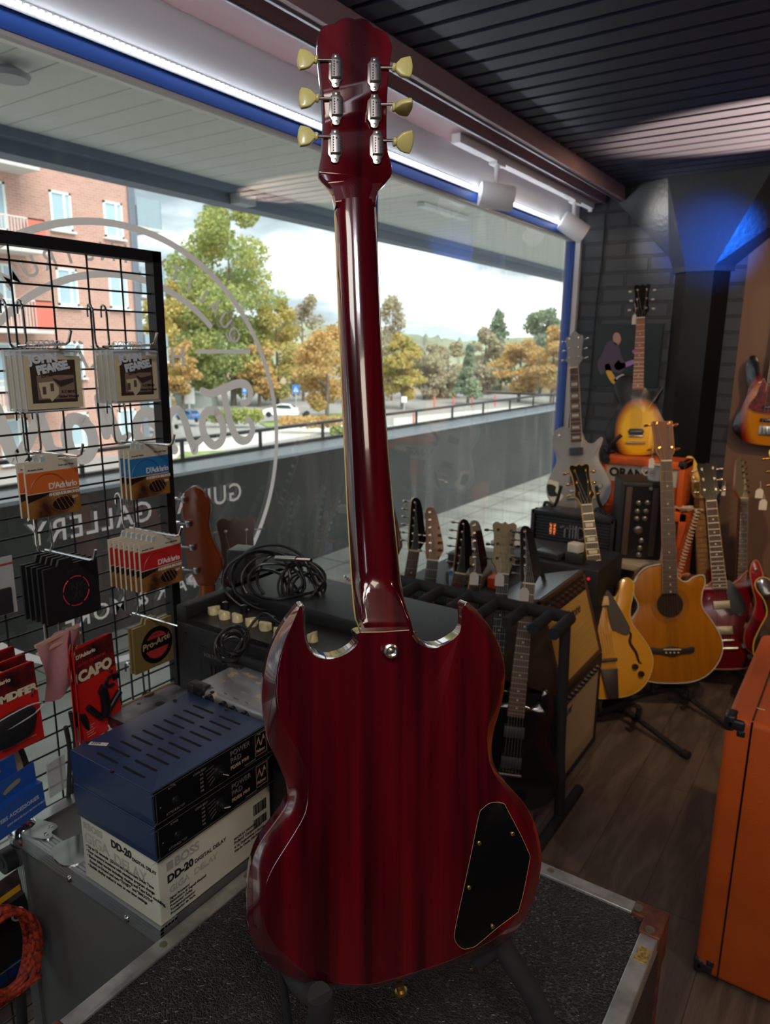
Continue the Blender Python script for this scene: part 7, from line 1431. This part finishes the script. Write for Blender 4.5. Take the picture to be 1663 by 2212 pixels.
# blue EBS cartons
for (px, py, x_, lab) in ((72, 1645, -1.06, 'front blue accessory carton with hang slot, lower left'), (30, 1628, -1.10, 'rear blue accessory carton with hang slot, lower left')):
    r_ = thing('accessory_carton', lab, 'box', None, 'blue accessory cartons'); w_ = .12
    MB().b2((-w_, -.034, -.0006), (0, 0, .0006)).build('hang_flap', mat('royal_blue_card', '1f4f9e', .45), r_, smooth=False)
    MB().b2((-w_, -.084, -.02), (0, -.034, .014)).build('box', mat('royal_blue_card', '1f4f9e', .45), r_, smooth=False)
    MB().prism(cat([(-.058, -.020, 0), (-.045, -.014, 0), (-.030, -.012, 0), (-.028, -.018, 0), (-.042, -.022, 0), (-.056, -.025, 0)], 3), .0006, .001).build('slot', mat('slot_beige', '8a8a70', .5), r_, smooth=False)
    text('lettering', 'EBS ACCESSORIES', mat('pale_print', 'a8b4c0', .5), r_, Matrix.Translation((-.080, -.058, .0145)), .0088, bold=.0002); text('small_print', 'DEEP SOUND FLAT PATCH CABLE', mat('pale_print', 'a8b4c0', .5), r_, Matrix.Translation((-.07, -.070, .0145)), .0045)
    r_.matrix_world = cardM(px+0, py, x_, 8, 0, 3)
    cu_ = r_
# white box with black strap behind blue cartons
cb1 = thing('carton', 'cream carton with a black strap at the left edge above the blue cartons', 'box', W(20, 1640, 0, -1.16))
mb = MB(); mb.M = cardM(10, 1610, -1.17, 15, 0, 4); mb.b2((-.05, -.09, -.01), (.02, -.004, .01)); mb.build('box', mat('cream_carton2', 'bdb8a2', .6), cb1, smooth=False)
mb = MB(); mb.M = cardM(10, 1610, -1.155, 15, 0, 4); mb.tube(cat([(-.05, .008, 0), (-.01, .012, 0), (.018, .004, 0), (.030, -.03, 0), (.036, -.07, 0)], 4, False), .005, 8); mb.build('strap', m_foam, cb1)
# lower left: black straps/sleeve, round coil packs, orange cable
bs = thing('strap_pack', 'black hanging strap and plastic sleeve between the capo cards and the grey case', 'strap', W(130, 1650, 0, -1.16))
mb = MB(); mb.M = cardM(142, 1570, -1.18, 30, 0, 0); mb.tube(cat([(0, 0, 0), (.006, -.05, 0), (-.004, -.10, 0), (-.02, -.16, 0)], 5, False), .0045, 8).tube(cat([(.02, .02, 0), (.028, -.04, 0), (.016, -.10, 0), (.0, -.15, 0)], 5, False), .004, 8); mb.build('strap', m_foam, bs)
mb = MB(); mb.M = cardM(118, 1640, -1.19, 10, 0, 0); mb.b2((-.02, -.07, 0), (.02, 0, .003)); mb.build('sleeve', mat('clear_bag', 'c9ccc9', .25, alpha=.55), bs, smooth=False)
m_oc = mat('orange_braided_cable', 'b83a1a', .7, color2='3a1208', vscale=160)
rd = random.Random(9); pts = []; cc = W(14, 2040, 0, -1.12)
for k in range(9):
    for a in range(8):
        t_ = a/8*6.283; pts.append(cc+Vector((rd.uniform(-.012, .012)+k*.004, math.cos(t_)*(.052+rd.uniform(-.008, .008))-.012, math.sin(t_)*(.085+rd.uniform(-.01, .01)))))
tag(MB().tube(cat(pts, 4, False), .0045, 8).build('braided_cable', m_oc), 'orange and black braided cable coil at the bottom left edge', 'cable')
ct = thing('cable_card', 'black product card with a white ring print above the orange cable', 'accessory card', None); 
MB().b2((-.06, -.12, -.001), (.02, 0, .001)).build('card', mat('black_card', '161619', .5), ct, smooth=False); MB().tube([(math.cos(a*.35)*.010, -.03+math.sin(a*.35)*.012, .0014) for a in range(18)], .0018, 5, closed=True).build('ring_print', m_wht, ct)
MB().b2((-.06, .012, -.001), (.015, .024, .0012)).build('yellow_band', mat('yellow_band', 'c99a28', .5), ct, smooth=False); MB().b2((-.06, -.008, -.001), (.018, .055, .0008)).build('header', mat('dark_print', '241c1c', .5, color2='4a4440', vscale=40), ct, smooth=False)
ct.matrix_world = cardM(30, 1945, -1.15, 0, 0, 6)
tag(MB().tube([W(44, 2145, 0, -1.10), W(48, 2212, 0, -1.10)], .009, 12).build('jack_plug', mat('dark_plastic', '2a2b2e', .45)), 'black cable plug hanging at the bottom left edge', 'plug')
# ================================================================== WINDOW LETTERING (vinyl on the glass, reads from outside)
XV = XW-.012; m_vin = mat('frosted_white_vinyl', 'e6e8e6', .6)
_t = m_vin.node_tree; _b = _t.nodes['Principled BSDF']; _l = _t.nodes.new('ShaderNodeBsdfTranslucent'); _l.inputs[0].default_value = (1, 1, 1, 1); _m = _t.nodes.new('ShaderNodeMixShader'); _m.inputs[0].default_value = .8
_t.links.new(_b.outputs[0], _m.inputs[1]); _t.links.new(_l.outputs[0], _m.inputs[2]); _t.links.new(_m.outputs[0], _t.nodes['Material Output'].inputs[0])
vin = thing('window_decal', 'frosted white round shop emblem with lettering on the window glass, reversed from inside', 'window decal', (XV, 1.19, 1.33))
cy_, cz_, RR = 1.182, 1.325, .575
def arc_band(r0, r1, a0, a1, nm):
    n = max(8, int(abs(a1-a0)/3)); vs = []; fs = []
    for k in range(n+1):
        a = R(a0+(a1-a0)*k/n); vs += [(XV, cy_+math.cos(a)*r0, cz_+math.sin(a)*r0), (XV, cy_+math.cos(a)*r1, cz_+math.sin(a)*r1)]
    for k in range(n): fs.append((2*k, 2*k+1, 2*k+3, 2*k+2))
    MB().add(vs, fs).build(nm, m_vin, vin, smooth=False)
arc_band(RR, RR-.017, 0, 360, 'outer_ring'); arc_band(.455, .438, 47, 150, 'inner_ring')
MB().add([(XV, 1.425, 1.578), (XV, 1.64, 1.578), (XV, 1.64, 1.590), (XV, 1.425, 1.590)], [(0, 1, 2, 3)]).build('line', m_vin, vin, smooth=False)
MB().add([(XV, .72, 1.578), (XV, .93, 1.578), (XV, .93, 1.590), (XV, .72, 1.590)], [(0, 1, 2, 3)]).build('line', m_vin, vin, smooth=False)
NY = Vector((0, -1, 0))
def vtext(s_, y_, z_, size, sp=1.): return text('lettering', s_, m_vin, vin, frame((XV, y_, z_), NY, VZ), size, ext=.0003, align='CENTER', space=sp, bold=.0006)
vtext('HYVINKÄÄ', 1.18, 1.545, .075, 1.15); vtext('GUITAR GALLERY', 1.235, 1.130, .080, 1.12); vtext('REPAIR & MORE', 1.21, .895, .062, 1.2)
S_ = 'QUALITY INSTRUMENTS'
for i, ch in enumerate(S_):
    if ch == ' ': continue
    a = R(38+i*6.1); r_c = .478; M = frame((XV, cy_+math.cos(a)*r_c, cz_+math.sin(a)*r_c), Vector((0, -math.sin(a), math.cos(a))), Vector((0, math.cos(a), math.sin(a))))
    text('lettering', ch, m_vin, vin, M, .062, ext=.0003, align='CENTER', bold=.0004)
SK = [0]
def stroke(px_pts, wpx, nm='script_letter'):
    SK[0] += 1
    P_ = cat([W(a, b, 0, XV) for a, b in px_pts], 6, False); n = len(P_); vs = []; fs = []; k_ = 1.9/FPX
    for i, p in enumerate(P_):
        t_ = (P_[min(i+1, n-1)]-P_[max(i-1, 0)]).normalized(); nrm = Vector((0, -t_.z, t_.y)); f = i/(n-1)
        w_ = (wpx[0]+(wpx[1]-wpx[0])*min(1, f*2) if f < .5 else wpx[1]+(wpx[2]-wpx[1])*(f-.5)*2)*k_/2; vs += [p+nrm*w_, p-nrm*w_]
    for i in range(n-1): fs.append((2*i, 2*i+1, 2*i+3, 2*i+2))
    m0 = len(vs)
    for c_, w_ in ((P_[0], wpx[0]), (P_[-1], wpx[2])):
        b0 = len(vs); r0 = w_*k_/2
        dr = (P_[0]-P_[1] if c_ is P_[0] else P_[-1]-P_[-2]).normalized(); nn_ = Vector((0, -dr.z, dr.y))
        for a in range(9): t_ = -math.pi/2+a*math.pi/8; vs.append(c_+(dr*math.cos(t_)+nn_*math.sin(t_))*r0)
        fs.append(tuple(range(b0, b0+9)))
    vs = [Vector(v)+Vector((-.0004*SK[0], 0, 0)) for v in vs]; vs = vs[:m0]+[v+Vector((-.00018, 0, 0)) for v in vs[m0:]]
    MB().add(vs, fs).build(nm, m_vin, vin, smooth=False)
stroke([(437, 845), (455, 850), (480, 842), (508, 830), (530, 830), (541, 845), (538, 865), (524, 872)], (18, 22, 16))
stroke([(484, 848), (490, 880), (500, 920), (515, 948), (535, 950), (546, 930), (542, 912), (534, 905)], (20, 22, 14))
stroke([(470, 890), (450, 888), (438, 905), (442, 940), (462, 962), (480, 950), (482, 920), (470, 892)], (20, 22, 20))
stroke([(445, 940), (425, 958), (412, 950), (402, 915), (392, 890)], (12, 20, 18))
stroke([(425, 965), (420, 975), (404, 920), (385, 885), (365, 905), (372, 960), (378, 972)], (14, 20, 22))
stroke([(345, 900), (318, 890), (300, 905), (296, 935), (312, 955), (335, 950), (342, 925), (325, 912)], (22, 24, 18))
stroke([(280, 940), (262, 950), (250, 930), (235, 890), (215, 860)], (14, 24, 22))
stroke([(215, 860), (222, 900), (232, 940)], (20, 22, 20))
stroke([(185, 910), (158, 905), (145, 930), (155, 975), (185, 990), (203, 965), (198, 930), (180, 912)], (24, 26, 24))
stroke([(135, 975), (112, 970), (98, 930), (85, 895)], (14, 24, 22))
stroke([(95, 880), (60, 960), (35, 990), (10, 930), (-8, 880)], (20, 28, 24))
for p_ in [(433, 905), (528, 892)]: pass
